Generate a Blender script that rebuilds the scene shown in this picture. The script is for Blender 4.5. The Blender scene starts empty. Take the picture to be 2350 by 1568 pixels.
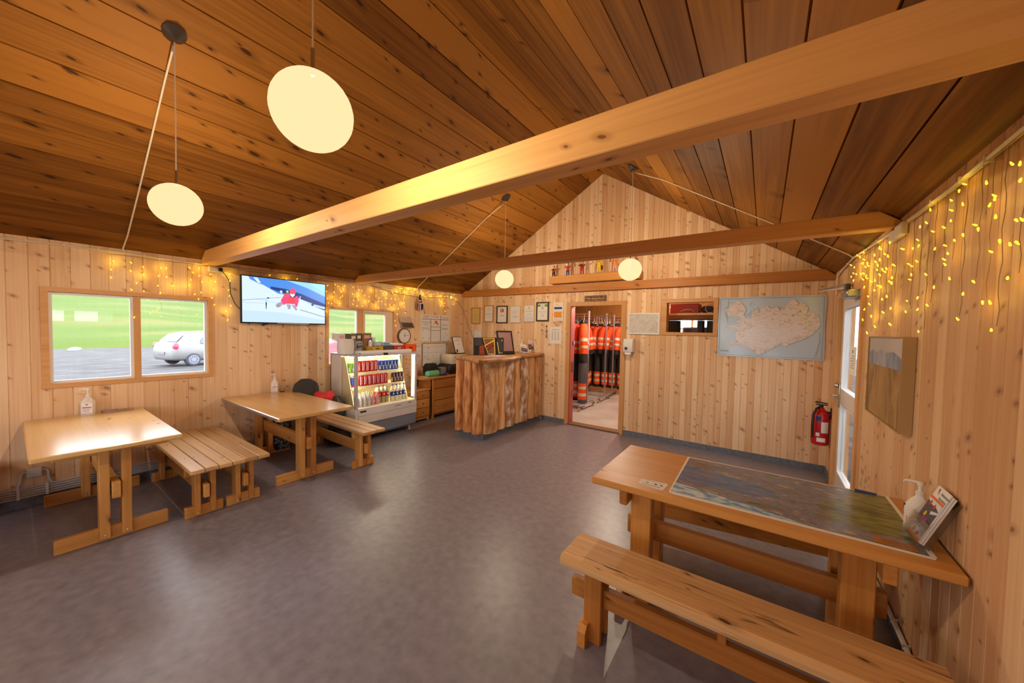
import bpy, bmesh, math, random
from mathutils import Vector, Matrix
random.seed(7)
SC = bpy.context.scene
COL = SC.collection
PI = math.pi
XL, XR, YB, YF = -5.095, 0.636, 5.484, -3.4      # left, right, back wall and the wall behind the camera
ZE, XRG, ZR = 2.298, -2.17, 4.088                 # eaves height, ridge x, ridge height
def s2l(c):
    c = c / 255.0
    return c / 12.92 if c <= .04045 else ((c + .055) / 1.055) ** 2.4
def rgb(r, g, b): return (s2l(r), s2l(g), s2l(b), 1.0)
# ---------------------------------------------------------------- materials
MATS = {}
def mat(name, col, rough=.5, metal=0., emit=None, es=0., spec=.5, alpha=None, trans=0.):
    if name in MATS: return MATS[name]
    m = bpy.data.materials.new(name); m.use_nodes = True
    b = m.node_tree.nodes['Principled BSDF']
    if len(col) == 3: col = (*col, 1)
    b.inputs['Base Color'].default_value = col
    b.inputs['Roughness'].default_value = rough
    b.inputs['Metallic'].default_value = metal
    b.inputs['Specular IOR Level'].default_value = spec
    if emit: b.inputs['Emission Color'].default_value = (*emit[:3], 1); b.inputs['Emission Strength'].default_value = es
    if trans: b.inputs['Transmission Weight'].default_value = trans
    MATS[name] = m
    return m
def N(nt, t, **kw):
    n = nt.nodes.new(t)
    for k, v in kw.items():
        if k == 'inp':
            for a, b in v.items(): n.inputs[a].default_value = b
        else: setattr(n, k, v)
    return n
def noisy(name, c0, c1, scale=(8, 8, 8), rough=.5, detail=3, lo=.35, hi=.65, spec=.5, bump=0., obj=False, rvar=0., metal=0.):
    """two colours mixed by a noise in world (or object) space"""
    m = bpy.data.materials.new(name); m.use_nodes = True; nt = m.node_tree; b = nt.nodes['Principled BSDF']; L = nt.links.new
    if obj: co = N(nt, 'ShaderNodeTexCoord').outputs['Object']
    else: co = N(nt, 'ShaderNodeNewGeometry').outputs['Position']
    mp = N(nt, 'ShaderNodeMapping'); mp.inputs['Scale'].default_value = scale; L(co, mp.inputs['Vector'])
    nz = N(nt, 'ShaderNodeTexNoise'); nz.inputs['Scale'].default_value = 1; nz.inputs['Detail'].default_value = detail; L(mp.outputs[0], nz.inputs['Vector'])
    cr = N(nt, 'ShaderNodeValToRGB'); e = cr.color_ramp.elements
    e[0].position = lo; e[0].color = c0; e[1].position = hi; e[1].color = c1
    L(nz.outputs['Fac'], cr.inputs[0]); L(cr.outputs[0], b.inputs['Base Color'])
    b.inputs['Roughness'].default_value = rough; b.inputs['Specular IOR Level'].default_value = spec; b.inputs['Metallic'].default_value = metal
    if rvar:
        ma = N(nt, 'ShaderNodeMath', operation='MULTIPLY_ADD'); ma.inputs[1].default_value = rvar; ma.inputs[2].default_value = rough - rvar / 2
        L(nz.outputs['Fac'], ma.inputs[0]); L(ma.outputs[0], b.inputs['Roughness'])
    if bump:
        bp = N(nt, 'ShaderNodeBump'); bp.inputs['Strength'].default_value = bump; bp.inputs['Distance'].default_value = .01
        L(nz.outputs['Fac'], bp.inputs['Height']); L(bp.outputs[0], b.inputs['Normal'])
    MATS[name] = m
    return m
def ramp_tex(name, stops, scale, detail=3, rough=.5, dist=0., emit=0., spec=.5):
    """noise through a many-stop ramp, world space"""
    m = bpy.data.materials.new(name); m.use_nodes = True; nt = m.node_tree; b = nt.nodes['Principled BSDF']; L = nt.links.new
    mp = N(nt, 'ShaderNodeMapping'); mp.inputs['Scale'].default_value = scale; L(N(nt, 'ShaderNodeNewGeometry').outputs['Position'], mp.inputs['Vector'])
    nz = N(nt, 'ShaderNodeTexNoise'); nz.inputs['Scale'].default_value = 1; nz.inputs['Detail'].default_value = detail; nz.inputs['Distortion'].default_value = dist; L(mp.outputs[0], nz.inputs['Vector'])
    cr = N(nt, 'ShaderNodeValToRGB'); el = cr.color_ramp.elements
    el[0].position, el[0].color = stops[0]; el[1].position, el[1].color = stops[-1]
    for p, c in stops[1:-1]:
        q = el.new(p); q.color = c
    L(nz.outputs['Fac'], cr.inputs[0]); L(cr.outputs[0], b.inputs['Base Color']); b.inputs['Roughness'].default_value = rough
    b.inputs['Specular IOR Level'].default_value = spec
    if emit: L(cr.outputs[0], b.inputs['Emission Color']); b.inputs['Emission Strength'].default_value = emit
    MATS[name] = m
    return m
def wood(name, axis, dark, light, knot, thr=.8, krad=.13, kscale=(9, 9, 4), rough=.5, board=False, flat=None, contrast=1., fine=55, spec=.4, tint=.45, cracks=0., kstr=.9):
    """pine: stretched grain, broad streaks, a tint per board (or per piece) and knots"""
    m = bpy.data.materials.new(name); m.use_nodes = True; nt = m.node_tree; b = nt.nodes['Principled BSDF']; L = nt.links.new
    pos = N(nt, 'ShaderNodeNewGeometry').outputs['Position']
    if board:
        at = N(nt, 'ShaderNodeAttribute'); at.attribute_name = 'rnd'; rnd = at.outputs['Fac']
    else: rnd = N(nt, 'ShaderNodeObjectInfo').outputs['Random']
    off = N(nt, 'ShaderNodeVectorMath', operation='SCALE'); off.inputs[0].default_value = (13.1, 7.7, 5.3); L(rnd, off.inputs['Scale'])
    ad = N(nt, 'ShaderNodeVectorMath', operation='ADD'); L(pos, ad.inputs[0]); L(off.outputs[0], ad.inputs[1])
    def mapped(ac, al, fl=None):
        s = [ac, ac, ac]; s[axis] = al
        if fl is not None: s[fl] = 0.0
        mp = N(nt, 'ShaderNodeMapping'); mp.inputs['Scale'].default_value = s; L(ad.outputs[0], mp.inputs['Vector']); return mp.outputs[0]
    n1 = N(nt, 'ShaderNodeTexNoise'); n1.inputs['Scale'].default_value = 1; n1.inputs['Detail'].default_value = 2; L(mapped(fine, 1.4), n1.inputs['Vector'])
    n2 = N(nt, 'ShaderNodeTexNoise'); n2.inputs['Scale'].default_value = 1; n2.inputs['Detail'].default_value = 1.5; n2.inputs['Distortion'].default_value = .6; L(mapped(11, .7), n2.inputs['Vector'])
    mx = N(nt, 'ShaderNodeMath', operation='MULTIPLY_ADD'); mx.inputs[1].default_value = .5; L(n1.outputs['Fac'], mx.inputs[0])
    h = N(nt, 'ShaderNodeMath', operation='MULTIPLY'); h.inputs[1].default_value = .5; L(n2.outputs['Fac'], h.inputs[0]); L(h.outputs[0], mx.inputs[2])
    t = N(nt, 'ShaderNodeMath', operation='MULTIPLY_ADD'); t.inputs[1].default_value = tint; t.inputs[2].default_value = -tint / 2; L(rnd, t.inputs[0])
    f = N(nt, 'ShaderNodeMath', operation='ADD'); L(mx.outputs[0], f.inputs[0]); L(t.outputs[0], f.inputs[1])
    cr = N(nt, 'ShaderNodeValToRGB'); e = cr.color_ramp.elements
    e[0].position = .5 - .26 / contrast; e[0].color = dark; e[1].position = .5 + .26 / contrast; e[1].color = light
    L(f.outputs[0], cr.inputs[0])
    vo = N(nt, 'ShaderNodeTexVoronoi', voronoi_dimensions='2D'); vo.inputs['Scale'].default_value = 1
    ks = list(kscale); sx = N(nt, 'ShaderNodeSeparateXYZ'); L(ad.outputs[0], sx.inputs[0]); ac = [i for i in range(3) if i != axis]
    su = N(nt, 'ShaderNodeMath', operation='ADD'); L(sx.outputs[ac[0]], su.inputs[0]); L(sx.outputs[ac[1]], su.inputs[1])
    cb = N(nt, 'ShaderNodeCombineXYZ'); mu1 = N(nt, 'ShaderNodeMath', operation='MULTIPLY'); mu1.inputs[1].default_value = ks[0]; L(su.outputs[0], mu1.inputs[0])
    mu2 = N(nt, 'ShaderNodeMath', operation='MULTIPLY'); mu2.inputs[1].default_value = ks[2]; L(sx.outputs[axis], mu2.inputs[0]); L(mu1.outputs[0], cb.inputs[0]); L(mu2.outputs[0], cb.inputs[1])
    wv = N(nt, 'ShaderNodeVectorMath', operation='MULTIPLY_ADD'); wv.inputs[1].default_value = (.16, .34, 0); L(n2.outputs['Color'], wv.inputs[0]); L(cb.outputs[0], wv.inputs[2]); 
    sk = N(nt, 'ShaderNodeVectorMath', operation='DOT_PRODUCT'); sk.inputs[1].default_value = (.55, 1, 0); L(wv.outputs[0], sk.inputs[0]); s3 = N(nt, 'ShaderNodeSeparateXYZ'); L(wv.outputs[0], s3.inputs[0])
    c4 = N(nt, 'ShaderNodeCombineXYZ'); L(s3.outputs[0], c4.inputs[0]); L(sk.outputs['Value'], c4.inputs[1]); L(c4.outputs[0], vo.inputs['Vector'])
    sp = N(nt, 'ShaderNodeSeparateColor'); L(vo.outputs['Color'], sp.inputs[0])
    gt = N(nt, 'ShaderNodeMath', operation='GREATER_THAN'); gt.inputs[1].default_value = thr; L(sp.outputs[0], gt.inputs[0])
    rs_ = N(nt, 'ShaderNodeMath', operation='MULTIPLY_ADD'); rs_.inputs[1].default_value = 2.2; rs_.inputs[2].default_value = .75; L(sp.outputs[1], rs_.inputs[0])
    dv = N(nt, 'ShaderNodeMath', operation='MULTIPLY'); L(vo.outputs['Distance'], dv.inputs[0]); L(rs_.outputs[0], dv.inputs[1])
    k1 = N(nt, 'ShaderNodeMapRange'); k1.inputs['From Min'].default_value = krad * .55; k1.inputs['From Max'].default_value = krad; k1.inputs['To Min'].default_value = kstr; k1.inputs['To Max'].default_value = 0; L(dv.outputs[0], k1.inputs['Value'])
    k2 = N(nt, 'ShaderNodeMapRange'); k2.inputs['From Min'].default_value = krad; k2.inputs['From Max'].default_value = krad * 2.4; k2.inputs['To Min'].default_value = .35; k2.inputs['To Max'].default_value = 0; L(dv.outputs[0], k2.inputs['Value'])
    km = N(nt, 'ShaderNodeMath', operation='MAXIMUM'); L(k1.outputs[0], km.inputs[0]); L(k2.outputs[0], km.inputs[1])
    kf = N(nt, 'ShaderNodeMath', operation='MULTIPLY'); L(km.outputs[0], kf.inputs[0]); L(gt.outputs[0], kf.inputs[1])
    mc = N(nt, 'ShaderNodeMix', data_type='RGBA'); L(kf.outputs[0], mc.inputs['Factor']); L(cr.outputs[0], mc.inputs['A']); mc.inputs['B'].default_value = knot
    res = mc.outputs['Result']
    if cracks:
        n3 = N(nt, 'ShaderNodeTexNoise'); n3.inputs['Scale'].default_value = 1; n3.inputs['Detail'].default_value = 3; n3.inputs['Distortion'].default_value = .8; L(mapped(34, 2.6), n3.inputs['Vector'])
        c3 = N(nt, 'ShaderNodeMapRange'); c3.inputs['From Min'].default_value = .60; c3.inputs['From Max'].default_value = .68; c3.inputs['To Max'].default_value = cracks; L(n3.outputs['Fac'], c3.inputs['Value'])
        m3 = N(nt, 'ShaderNodeMix', data_type='RGBA'); L(c3.outputs[0], m3.inputs['Factor']); L(res, m3.inputs['A']); m3.inputs['B'].default_value = knot; res = m3.outputs['Result']
    L(res, b.inputs['Base Color'])
    b.inputs['Roughness'].default_value = rough; b.inputs['Specular IOR Level'].default_value = spec
    MATS[name] = m
    return m
def glass(name, tint=(1, 1, 1, 1), refl=.09, rough=0.):
    """thin pane: sees through, mirrors a little"""
    m = bpy.data.materials.new(name); m.use_nodes = True; nt = m.node_tree; nt.nodes.clear(); L = nt.links.new
    o = N(nt, 'ShaderNodeOutputMaterial'); tr = N(nt, 'ShaderNodeBsdfTransparent'); tr.inputs[0].default_value = tint
    gl = N(nt, 'ShaderNodeBsdfGlossy'); gl.inputs['Roughness'].default_value = rough
    mx = N(nt, 'ShaderNodeMixShader'); fr = N(nt, 'ShaderNodeLayerWeight'); fr.inputs['Blend'].default_value = .12
    mu = N(nt, 'ShaderNodeMath', operation='MULTIPLY_ADD'); mu.inputs[1].default_value = .6; mu.inputs[2].default_value = refl * .4
    L(fr.outputs['Fresnel'], mu.inputs[0]); L(mu.outputs[0], mx.inputs[0]); L(tr.outputs[0], mx.inputs[1]); L(gl.outputs[0], mx.inputs[2]); L(mx.outputs[0], o.inputs[0])
    MATS[name] = m
    return m
# ---------------------------------------------------------------- mesh builder
class MB:
    def __init__(s): s.v = []; s.f = []; s.m = []; s.r = []
    def add(s, vs, fs, mi=0, r=0.):
        o = len(s.v); s.v += [tuple(p) for p in vs]
        for f in fs: s.f.append(tuple(i + o for i in f)); s.m.append(mi); s.r.append(r)
        return s
    def box(s, x0, x1, y0, y1, z0, z1, mi=0, r=0.):
        if x0 > x1: x0, x1 = x1, x0
        if y0 > y1: y0, y1 = y1, y0
        if z0 > z1: z0, z1 = z1, z0
        return s.add([(x0, y0, z0), (x1, y0, z0), (x1, y1, z0), (x0, y1, z0), (x0, y0, z1), (x1, y0, z1), (x1, y1, z1), (x0, y1, z1)],
              [(0, 3, 2, 1), (4, 5, 6, 7), (0, 1, 5, 4), (1, 2, 6, 5), (2, 3, 7, 6), (3, 0, 4, 7)], mi, r)
    def bbox(s, x0, x1, y0, y1, z0, z1, c=.004, mi=0):
        """box with chamfered edges"""
        if x0 > x1: x0, x1 = x1, x0
        if y0 > y1: y0, y1 = y1, y0
        if z0 > z1: z0, z1 = z1, z0
        c = min(c, (x1 - x0) * .45, (y1 - y0) * .45, (z1 - z0) * .45)
        V = []; X = (x0, x1); Y = (y0, y1); Z = (z0, z1)
        sg = (1, -1)
        ix = {}
        for i in (0, 1):
            for j in (0, 1):
                for k in (0, 1):
                    for a, p in enumerate(((X[i], Y[j] + sg[j] * c, Z[k] + sg[k] * c), (X[i] + sg[i] * c, Y[j], Z[k] + sg[k] * c), (X[i] + sg[i] * c, Y[j] + sg[j] * c, Z[k]))):
                        ix[i, j, k, a] = len(V); V.append(p)
        F = []
        for i in (0, 1):
            F.append([ix[i, 0, 0, 0], ix[i, 1, 0, 0], ix[i, 1, 1, 0], ix[i, 0, 1, 0]])
            F.append([ix[0, i, 0, 1], ix[1, i, 0, 1], ix[1, i, 1, 1], ix[0, i, 1, 1]])
            F.append([ix[0, 0, i, 2], ix[1, 0, i, 2], ix[1, 1, i, 2], ix[0, 1, i, 2]])
        for a in (0, 1):
            for b in (0, 1):
                F.append([ix[a, b, 0, 0], ix[a, b, 0, 1], ix[a, b, 1, 1], ix[a, b, 1, 0]])
                F.append([ix[a, 0, b, 0], ix[a, 0, b, 2], ix[a, 1, b, 2], ix[a, 1, b, 0]])
                F.append([ix[0, a, b, 1], ix[0, a, b, 2], ix[1, a, b, 2], ix[1, a, b, 1]])
                for k in (0, 1): F.append([ix[a, b, k, 0], ix[a, b, k, 1], ix[a, b, k, 2]])
        cx = Vector(((x0 + x1) / 2, (y0 + y1) / 2, (z0 + z1) / 2))
        G = []
        for f in F:
            p = [Vector(V[i]) for i in f]; n = (p[1] - p[0]).cross(p[2] - p[0])
            if n.dot(sum(p, Vector()) / len(p) - cx) < 0: f = f[::-1]
            G.append(tuple(f))
        return s.add(V, G, mi)
    def prism(s, poly, axis, a, b, mi=0):
        """polygon in the plane across axis, extruded a..b. axis x: poly=(y,z); y: (x,z); z: (x,y)"""
        def P(u, v, w): return (w, u, v) if axis == 0 else (u, w, v) if axis == 1 else (u, v, w)
        n = len(poly); V = [P(u, v, a) for u, v in poly] + [P(u, v, b) for u, v in poly]
        F = [tuple(range(n))[::-1], tuple(range(n, 2 * n))] + [(i, (i + 1) % n, n + (i + 1) % n, n + i) for i in range(n)]
        return s.add(V, F, mi)
    def face(s, pts, mi=0): return s.add(pts, [tuple(range(len(pts)))], mi)
    def rings(s, rs, mi=0, cap=True, close=True, mis=None):
        n = len(rs[0]); V = [p for r in rs for p in r]; o = len(s.v); s.v += [tuple(p) for p in V]
        for k in range(len(rs) - 1):
            mm = mis[k] if mis else mi
            for i in range(n if close else n - 1):
                j = (i + 1) % n; s.f.append((o + k * n + i, o + k * n + j, o + (k + 1) * n + j, o + (k + 1) * n + i)); s.m.append(mm); s.r.append(0.)
        if cap:
            s.f.append(tuple(o + i for i in range(n))[::-1]); s.m.append(mis[0] if mis else mi); s.r.append(0.)
            s.f.append(tuple(o + (len(rs) - 1) * n + i for i in range(n))); s.m.append(mis[-1] if mis else mi); s.r.append(0.)
        return s
    def lathe(s, prof, c=(0, 0, 0), n=14, mi=0, mis=None, sx=1., sy=1., axis=2):
        R = []
        for r, z in prof:
            ring = []
            for i in range(n):
                a = 2 * PI * i / n; u, v = r * math.cos(a) * sx, r * math.sin(a) * sy
                p = (u, v, z) if axis == 2 else (z, u, v) if axis == 0 else (v, z, u)
                ring.append((c[0] + p[0], c[1] + p[1], c[2] + p[2]))
            R.append(ring)
        return s.rings(R, mi, mis=mis)
    def cyl(s, p0, p1, r0, r1=None, n=10, mi=0):
        return s.tube([p0, p1], [r0, r0 if r1 is None else r1], n, mi)
    def tube(s, pts, r, n=6, mi=0, mis=None, fl=1.):
        pts = [Vector(p) for p in pts]; k = len(pts); rr = r if isinstance(r, (list, tuple)) else [r] * k
        t0 = (pts[1] - pts[0]).normalized(); up = Vector((0, 0, 1)) if abs(t0.z) < .9 else Vector((1, 0, 0))
        u = t0.cross(up).normalized(); R = []
        for i in range(k):
            t = (pts[min(i + 1, k - 1)] - pts[max(i - 1, 0)]).normalized()
            u = (u - t * u.dot(t)).normalized(); w = t.cross(u)
            R.append([pts[i] + (u * math.cos(2 * PI * j / n) + w * math.sin(2 * PI * j / n) * fl) * rr[i] for j in range(n)])
        return s.rings(R, mi, mis=mis)
    def ball(s, c, r, nu=16, nv=10, mi=0, sc=(1, 1, 1)):
        R = []
        for k in range(nv + 1):
            t = PI * k / nv; q = max(math.sin(t), 1e-4)
            R.append([(c[0] + r * sc[0] * q * math.cos(2 * PI * i / nu), c[1] + r * sc[1] * q * math.sin(2 * PI * i / nu), c[2] - r * sc[2] * math.cos(t)) for i in range(nu)])
        return s.rings(R, mi)
    def text(s, txt, org, ux, uy, size, mi=0, align='CENTER', depth=.0, bold=0.):
        """lettering as flat faces: ux = reading direction, uy = up"""
        cu = bpy.data.curves.new('lettering', 'FONT'); cu.body = txt; cu.size = size; cu.align_x = align; cu.align_y = 'CENTER'; cu.resolution_u = 2; cu.offset = bold
        ob = bpy.data.objects.new('lettering', cu); COL.objects.link(ob)
        dg = bpy.context.evaluated_depsgraph_get(); me = bpy.data.meshes.new_from_object(ob.evaluated_get(dg))
        ux, uy, og = Vector(ux).normalized(), Vector(uy).normalized(), Vector(org)
        V = [og + ux * v.co.x + uy * v.co.y for v in me.vertices]
        s.add(V, [tuple(p.vertices) for p in me.polygons], mi)
        bpy.data.objects.remove(ob); bpy.data.meshes.remove(me); bpy.data.curves.remove(cu)
        return s
    def build(s, name, mats, parent=None, smooth=False, base=None, bev=0., angle=40):
        me = bpy.data.meshes.new(name)
        if parent is not None: org = ORG[parent.name]
        elif base is not None: org = Vector(base)
        else:
            xs, ys, zs = zip(*s.v); org = Vector(((min(xs) + max(xs)) / 2, (min(ys) + max(ys)) / 2, min(zs)))
        me.from_pydata([(v[0] - org.x, v[1] - org.y, v[2] - org.z) for v in s.v], [], s.f)
        if not isinstance(mats, (list, tuple)): mats = [mats]
        for m in mats: me.materials.append(MATS[m] if isinstance(m, str) else m)
        me.polygons.foreach_set('material_index', s.m)
        if any(s.r):
            at = me.attributes.new('rnd', 'FLOAT', 'FACE'); at.data.foreach_set('value', s.r)
        me.update()
        bm = bmesh.new(); bm.from_mesh(me); bmesh.ops.recalc_face_normals(bm, faces=bm.faces) if smooth else None; bm.to_mesh(me); bm.free()
        o = bpy.data.objects.new(name, me); COL.objects.link(o)
        if smooth:
            me.polygons.foreach_set('use_smooth', [True] * len(me.polygons))
            try: me.set_sharp_from_angle(angle=math.radians(angle))
            except Exception: pass
        if parent is not None: o.parent = parent
        else: o.location = org
        ORG[o.name] = org.copy()
        if bev:
            b = o.modifiers.new('bevel', 'BEVEL'); b.width = bev; b.segments = 1; b.limit_method = 'ANGLE'
        return o
ORG = {}
def tag(o, label, cat, group=None, kind=None):
    o['label'] = label; o['category'] = cat
    if group: o['group'] = group
    if kind: o['kind'] = kind
    return o
def struct(o): o['kind'] = 'structure'; return o
def thing(name, loc, label, cat, group=None):
    e = bpy.data.objects.new(name, None); COL.objects.link(e); e.location = loc; e.empty_display_size = .05
    ORG[e.name] = Vector(loc)
    return tag(e, label, cat, group)
def dup(o, loc=None, label=None, group=None, rotz=None, parent=None):
    c = o.copy(); COL.objects.link(c)
    if parent is not None: c.parent = parent
    for ch in list(o.children): dup(ch, parent=c)
    if loc is not None: c.location = loc
    if rotz is not None: c.rotation_euler = (0, 0, rotz)
    if label: c['label'] = label
    if group: c['group'] = group
    return c
def M1(*bx, c=0.):
    m = MB()
    for b in bx: (m.bbox(*b, c=c) if c else m.box(*b))
    return m
# ---------------------------------------------------------------- palette
K = rgb(70, 38, 18)
wood('wall pine', 2, rgb(220, 174, 128), rgb(248, 217, 178), rgb(136, 88, 56), thr=.62, krad=.15, kstr=.75, kscale=(7, 7, 11), rough=.55, board=True, spec=.3)
wood('wall pine shaded', 2, rgb(206, 156, 110), rgb(236, 198, 152), rgb(118, 72, 42), thr=.62, krad=.15, kstr=.75, kscale=(7, 7, 11), rough=.55, board=True, spec=.3)  # same pine; the right wall's dimmer light is put into a darker colour
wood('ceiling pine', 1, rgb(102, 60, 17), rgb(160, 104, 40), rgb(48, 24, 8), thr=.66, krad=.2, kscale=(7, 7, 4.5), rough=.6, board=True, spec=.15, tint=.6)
wood('dark beam pine', 0, rgb(168, 102, 46), rgb(206, 140, 74), rgb(100, 52, 22), thr=.78, krad=.13, kscale=(8, 8, 5), rough=.5, spec=.3)
wood('beam pine', 0, rgb(216, 148, 78), rgb(248, 196, 124), rgb(130, 70, 34), thr=.78, krad=.13, kscale=(8, 8, 5), rough=.5, spec=.3)
for ax, nm in ((0, 'x'), (1, 'y'), (2, 'z')):
    wood('honey pine ' + nm, ax, rgb(186, 122, 56), rgb(222, 164, 92), rgb(92, 48, 18), thr=.8, krad=.12, rough=.42)
    wood('red pine ' + nm, ax, rgb(172, 106, 42), rgb(220, 154, 76), rgb(72, 34, 12), thr=.74, krad=.12, rough=.4)
    wood('trim pine ' + nm, ax, rgb(206, 150, 92), rgb(228, 176, 118), rgb(120, 70, 32), thr=.86, krad=.1, rough=.5)
wood('table top pine', 0, rgb(206, 158, 96), rgb(228, 186, 124), rgb(130, 84, 40), thr=.84, krad=.1, rough=.24, spec=.9)
wood('bench plank pine', 0, rgb(186, 140, 88), rgb(218, 178, 126), rgb(88, 54, 26), thr=.66, krad=.1, rough=.38, spec=.5)
wood('worn plank pine', 0, rgb(186, 138, 86), rgb(236, 192, 136), rgb(70, 42, 22), thr=.62, krad=.1, rough=.5, contrast=1.2, fine=80, cracks=.85)
wood('worktable top pine', 0, rgb(190, 128, 58), rgb(216, 156, 82), rgb(84, 44, 18), thr=.86, krad=.1, rough=.38)
noisy('bark', rgb(168, 114, 72), rgb(228, 182, 132), (14, 14, 5), .8, 5, .34, .62, bump=.5)
noisy('bark pale', rgb(184, 132, 94), rgb(246, 230, 208), (16, 16, 7), .8, 5, .42, .66, bump=.6)
noisy('stripped log', rgb(218, 156, 92), rgb(250, 206, 146), (18, 18, 3), .6, 4, .35, .65)
noisy('red log', rgb(176, 100, 52), rgb(242, 180, 112), (20, 20, 4), .65, 5, .36, .64, bump=.3)
noisy('vinyl floor', rgb(108, 105, 119), rgb(142, 138, 150), (16, 16, 16), .36, 8, .2, .8, spec=.9, rvar=.03)
noisy('skirting', rgb(96, 106, 122), rgb(118, 126, 140), (30, 30, 30), .5, 3)
mat('white plastic', rgb(232, 230, 226), .4); mat('ivory plastic', rgb(226, 214, 190), .45)
mat('white paint', rgb(236, 236, 236), .4); mat('paper', rgb(236, 232, 226), .8); mat('black', rgb(24, 23, 24), .45); mat('dark grey', rgb(56, 56, 60), .5)
mat('soft black', rgb(34, 33, 34), .85); mat('grey metal', rgb(170, 172, 176), .35, .9); mat('steel', rgb(200, 202, 206), .25, 1.); mat('lamp grey', rgb(84, 80, 78), .5)
mat('blue ink', rgb(60, 70, 140), .6); mat('black ink', rgb(40, 38, 40), .7); mat('grey ink', rgb(150, 146, 146), .8); mat('orange', rgb(240, 110, 30), .6); mat('red', rgb(206, 40, 34), .5)
mat('green', rgb(120, 160, 50), .6); mat('navy', rgb(34, 60, 124), .6); mat('signal red', rgb(190, 24, 28), .28); mat('brown', rgb(120, 84, 52), .7); mat('gold', rgb(226, 196, 84), .35, .3)
glass('window glass'); glass('case glass', refl=.05); glass('acrylic', (.975, .97, .965, 1), .15)
GLOBE, LAMP, LED, SKY, BACK, EXPO, GLOW = 0.95, 62.0, 2.0, 5.2, 50.0, 0.5, 0.11
# ================================================================ the setting
def roof_z(x): return ZR - abs(x - XRG) * ((ZR - ZE) / (XRG - XL if x < XRG else XR - XRG))
def board_wall(name, place, a0, a1, ztop, holes, width, m, g=.0035, dep=.005, knee=None):
    """tongue-and-groove boards: place(a, z, d) -> point; d is out of the wall face into the room"""
    mb = MB(); cuts = []; a = a0
    while a < a1 - 1e-6:
        b = min(a + width * random.choice((1, 1, 1, .98, 1.02)), a1); cuts.append((a, b)); a = b
    hs = sorted({h for q in holes for h in q[:2]} | ({knee} if knee is not None else set()))
    for a, b in cuts:
        r = random.uniform(.02, 1); pts = [a] + [h for h in hs if a + 1e-6 < h < b - 1e-6] + [b]
        for s, e in zip(pts, pts[1:]):
            c = (s + e) / 2; zs = [(0., 0., None, None)]
            iv = []; z = 0.
            for q in sorted((q for q in holes if q[0] - 1e-6 <= c <= q[1] + 1e-6), key=lambda q: q[2]):
                if q[2] > z + 1e-6: iv.append((z, q[2]))
                z = q[3]
            iv.append((z, None))
            gs = g if s == a else 0.; ge = g if e == b else 0.
            for z0, z1 in iv:
                t = lambda x: ztop(x) if z1 is None else z1
                mb.face([place(s + gs, z0, 0), place(e - ge, z0, 0), place(e - ge, t(e - ge), 0), place(s + gs, t(s + gs), 0)]); mb.r[-1] = r
                if gs: mb.face([place(s, z0, -dep), place(s + gs, z0, 0), place(s + gs, t(s + gs), 0), place(s, t(s), -dep)]); mb.r[-1] = r
                if ge: mb.face([place(e - ge, z0, 0), place(e, z0, -dep), place(e, t(e), -dep), place(e - ge, t(e - ge), 0)]); mb.r[-1] = r
    return struct(mb.build(name, m, base=(0, 0, 0)))
W1 = (.208, 1.297, 1.04, 1.85); W2 = (2.653, 3.75, 1.039, 1.851)
DOORB = (-2.671, -1.808, 0, 2.006); HATCH = (-1.155, -.566, 1.603, 2.022)
DOORR = (3.97, 5.0, 0, 1.985); TR1 = (.15, .633, 1.59, 1.785); TR2 = (.753, 1.243, 1.59, 1.785); BIG_FILL = (-2.6, -.9, .95, 1.9)  # the widest opening is unseen, added to let in fill daylight
board_wall('wall_left', lambda a, z, d: (XL + d, a, z), YF, YB + .02, lambda a: ZE + .01, [W1, W2], .113, 'wall pine')
board_wall('wall_right', lambda a, z, d: (XR - d, a, z), YF, YB + .02, lambda a: ZE + .01, [DOORR, TR1, TR2, BIG_FILL], .092, 'wall pine shaded')
board_wall('wall_back', lambda a, z, d: (a, YB - d, z), XL - .02, XR + .02, lambda a: roof_z(a) + .02, [DOORB, HATCH], .072, 'wall pine', knee=XRG)
FILL_RW1 = (-4.4, -3.0, .95, 2.0); FILL_RW2 = (-1.6, -.2, .95, 2.0)  # two unseen rear openings, added so daylight fills the room
board_wall('wall_front', lambda a, z, d: (a, YF + d, z), XL - .02, XR + .02, lambda a: roof_z(a) + .02, [FILL_RW1, FILL_RW2], .1, 'wall pine', knee=XRG)
# ceiling boards run along the room, with open shadow gaps between them
cl = MB()
def slope_boards(x0, z0, x1, z1, w, gap, dp):
    L = math.hypot(x1 - x0, z1 - z0); u = ((x1 - x0) / L, (z1 - z0) / L); n = (u[1], -u[0]) if u[1] > 0 else (-u[1], u[0])
    if n[1] > 0: n = (-n[0], -n[1])
    t = 0.
    while t < L - 1e-4:
        e = min(t + w * random.uniform(.97, 1.03), L); r = random.uniform(.02, 1)
        if L - e < w * .3: e = L
        P = lambda q, y, d: (x0 + u[0] * q - n[0] * d, y, z0 + u[1] * q - n[1] * d)
        ys = [YF - .02, YB + .02]
        cl.face([P(t + gap, ys[0], 0), P(e - gap, ys[0], 0), P(e - gap, ys[1], 0), P(t + gap, ys[1], 0)]); cl.r[-1] = r
        cl.face([P(t + gap, ys[0], 0), P(t + gap, ys[1], 0), P(t, ys[1], dp), P(t, ys[0], dp)]); cl.r[-1] = r
        cl.face([P(e - gap, ys[0], 0), P(e, ys[0], dp), P(e, ys[1], dp), P(e - gap, ys[1], 0)]); cl.r[-1] = r
        t = e
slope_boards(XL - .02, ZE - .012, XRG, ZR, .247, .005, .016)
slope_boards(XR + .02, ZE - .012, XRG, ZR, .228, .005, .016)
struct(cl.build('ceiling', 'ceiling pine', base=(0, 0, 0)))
rf = MB()   # outer roof skin keeps the sky out above the boards
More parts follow.
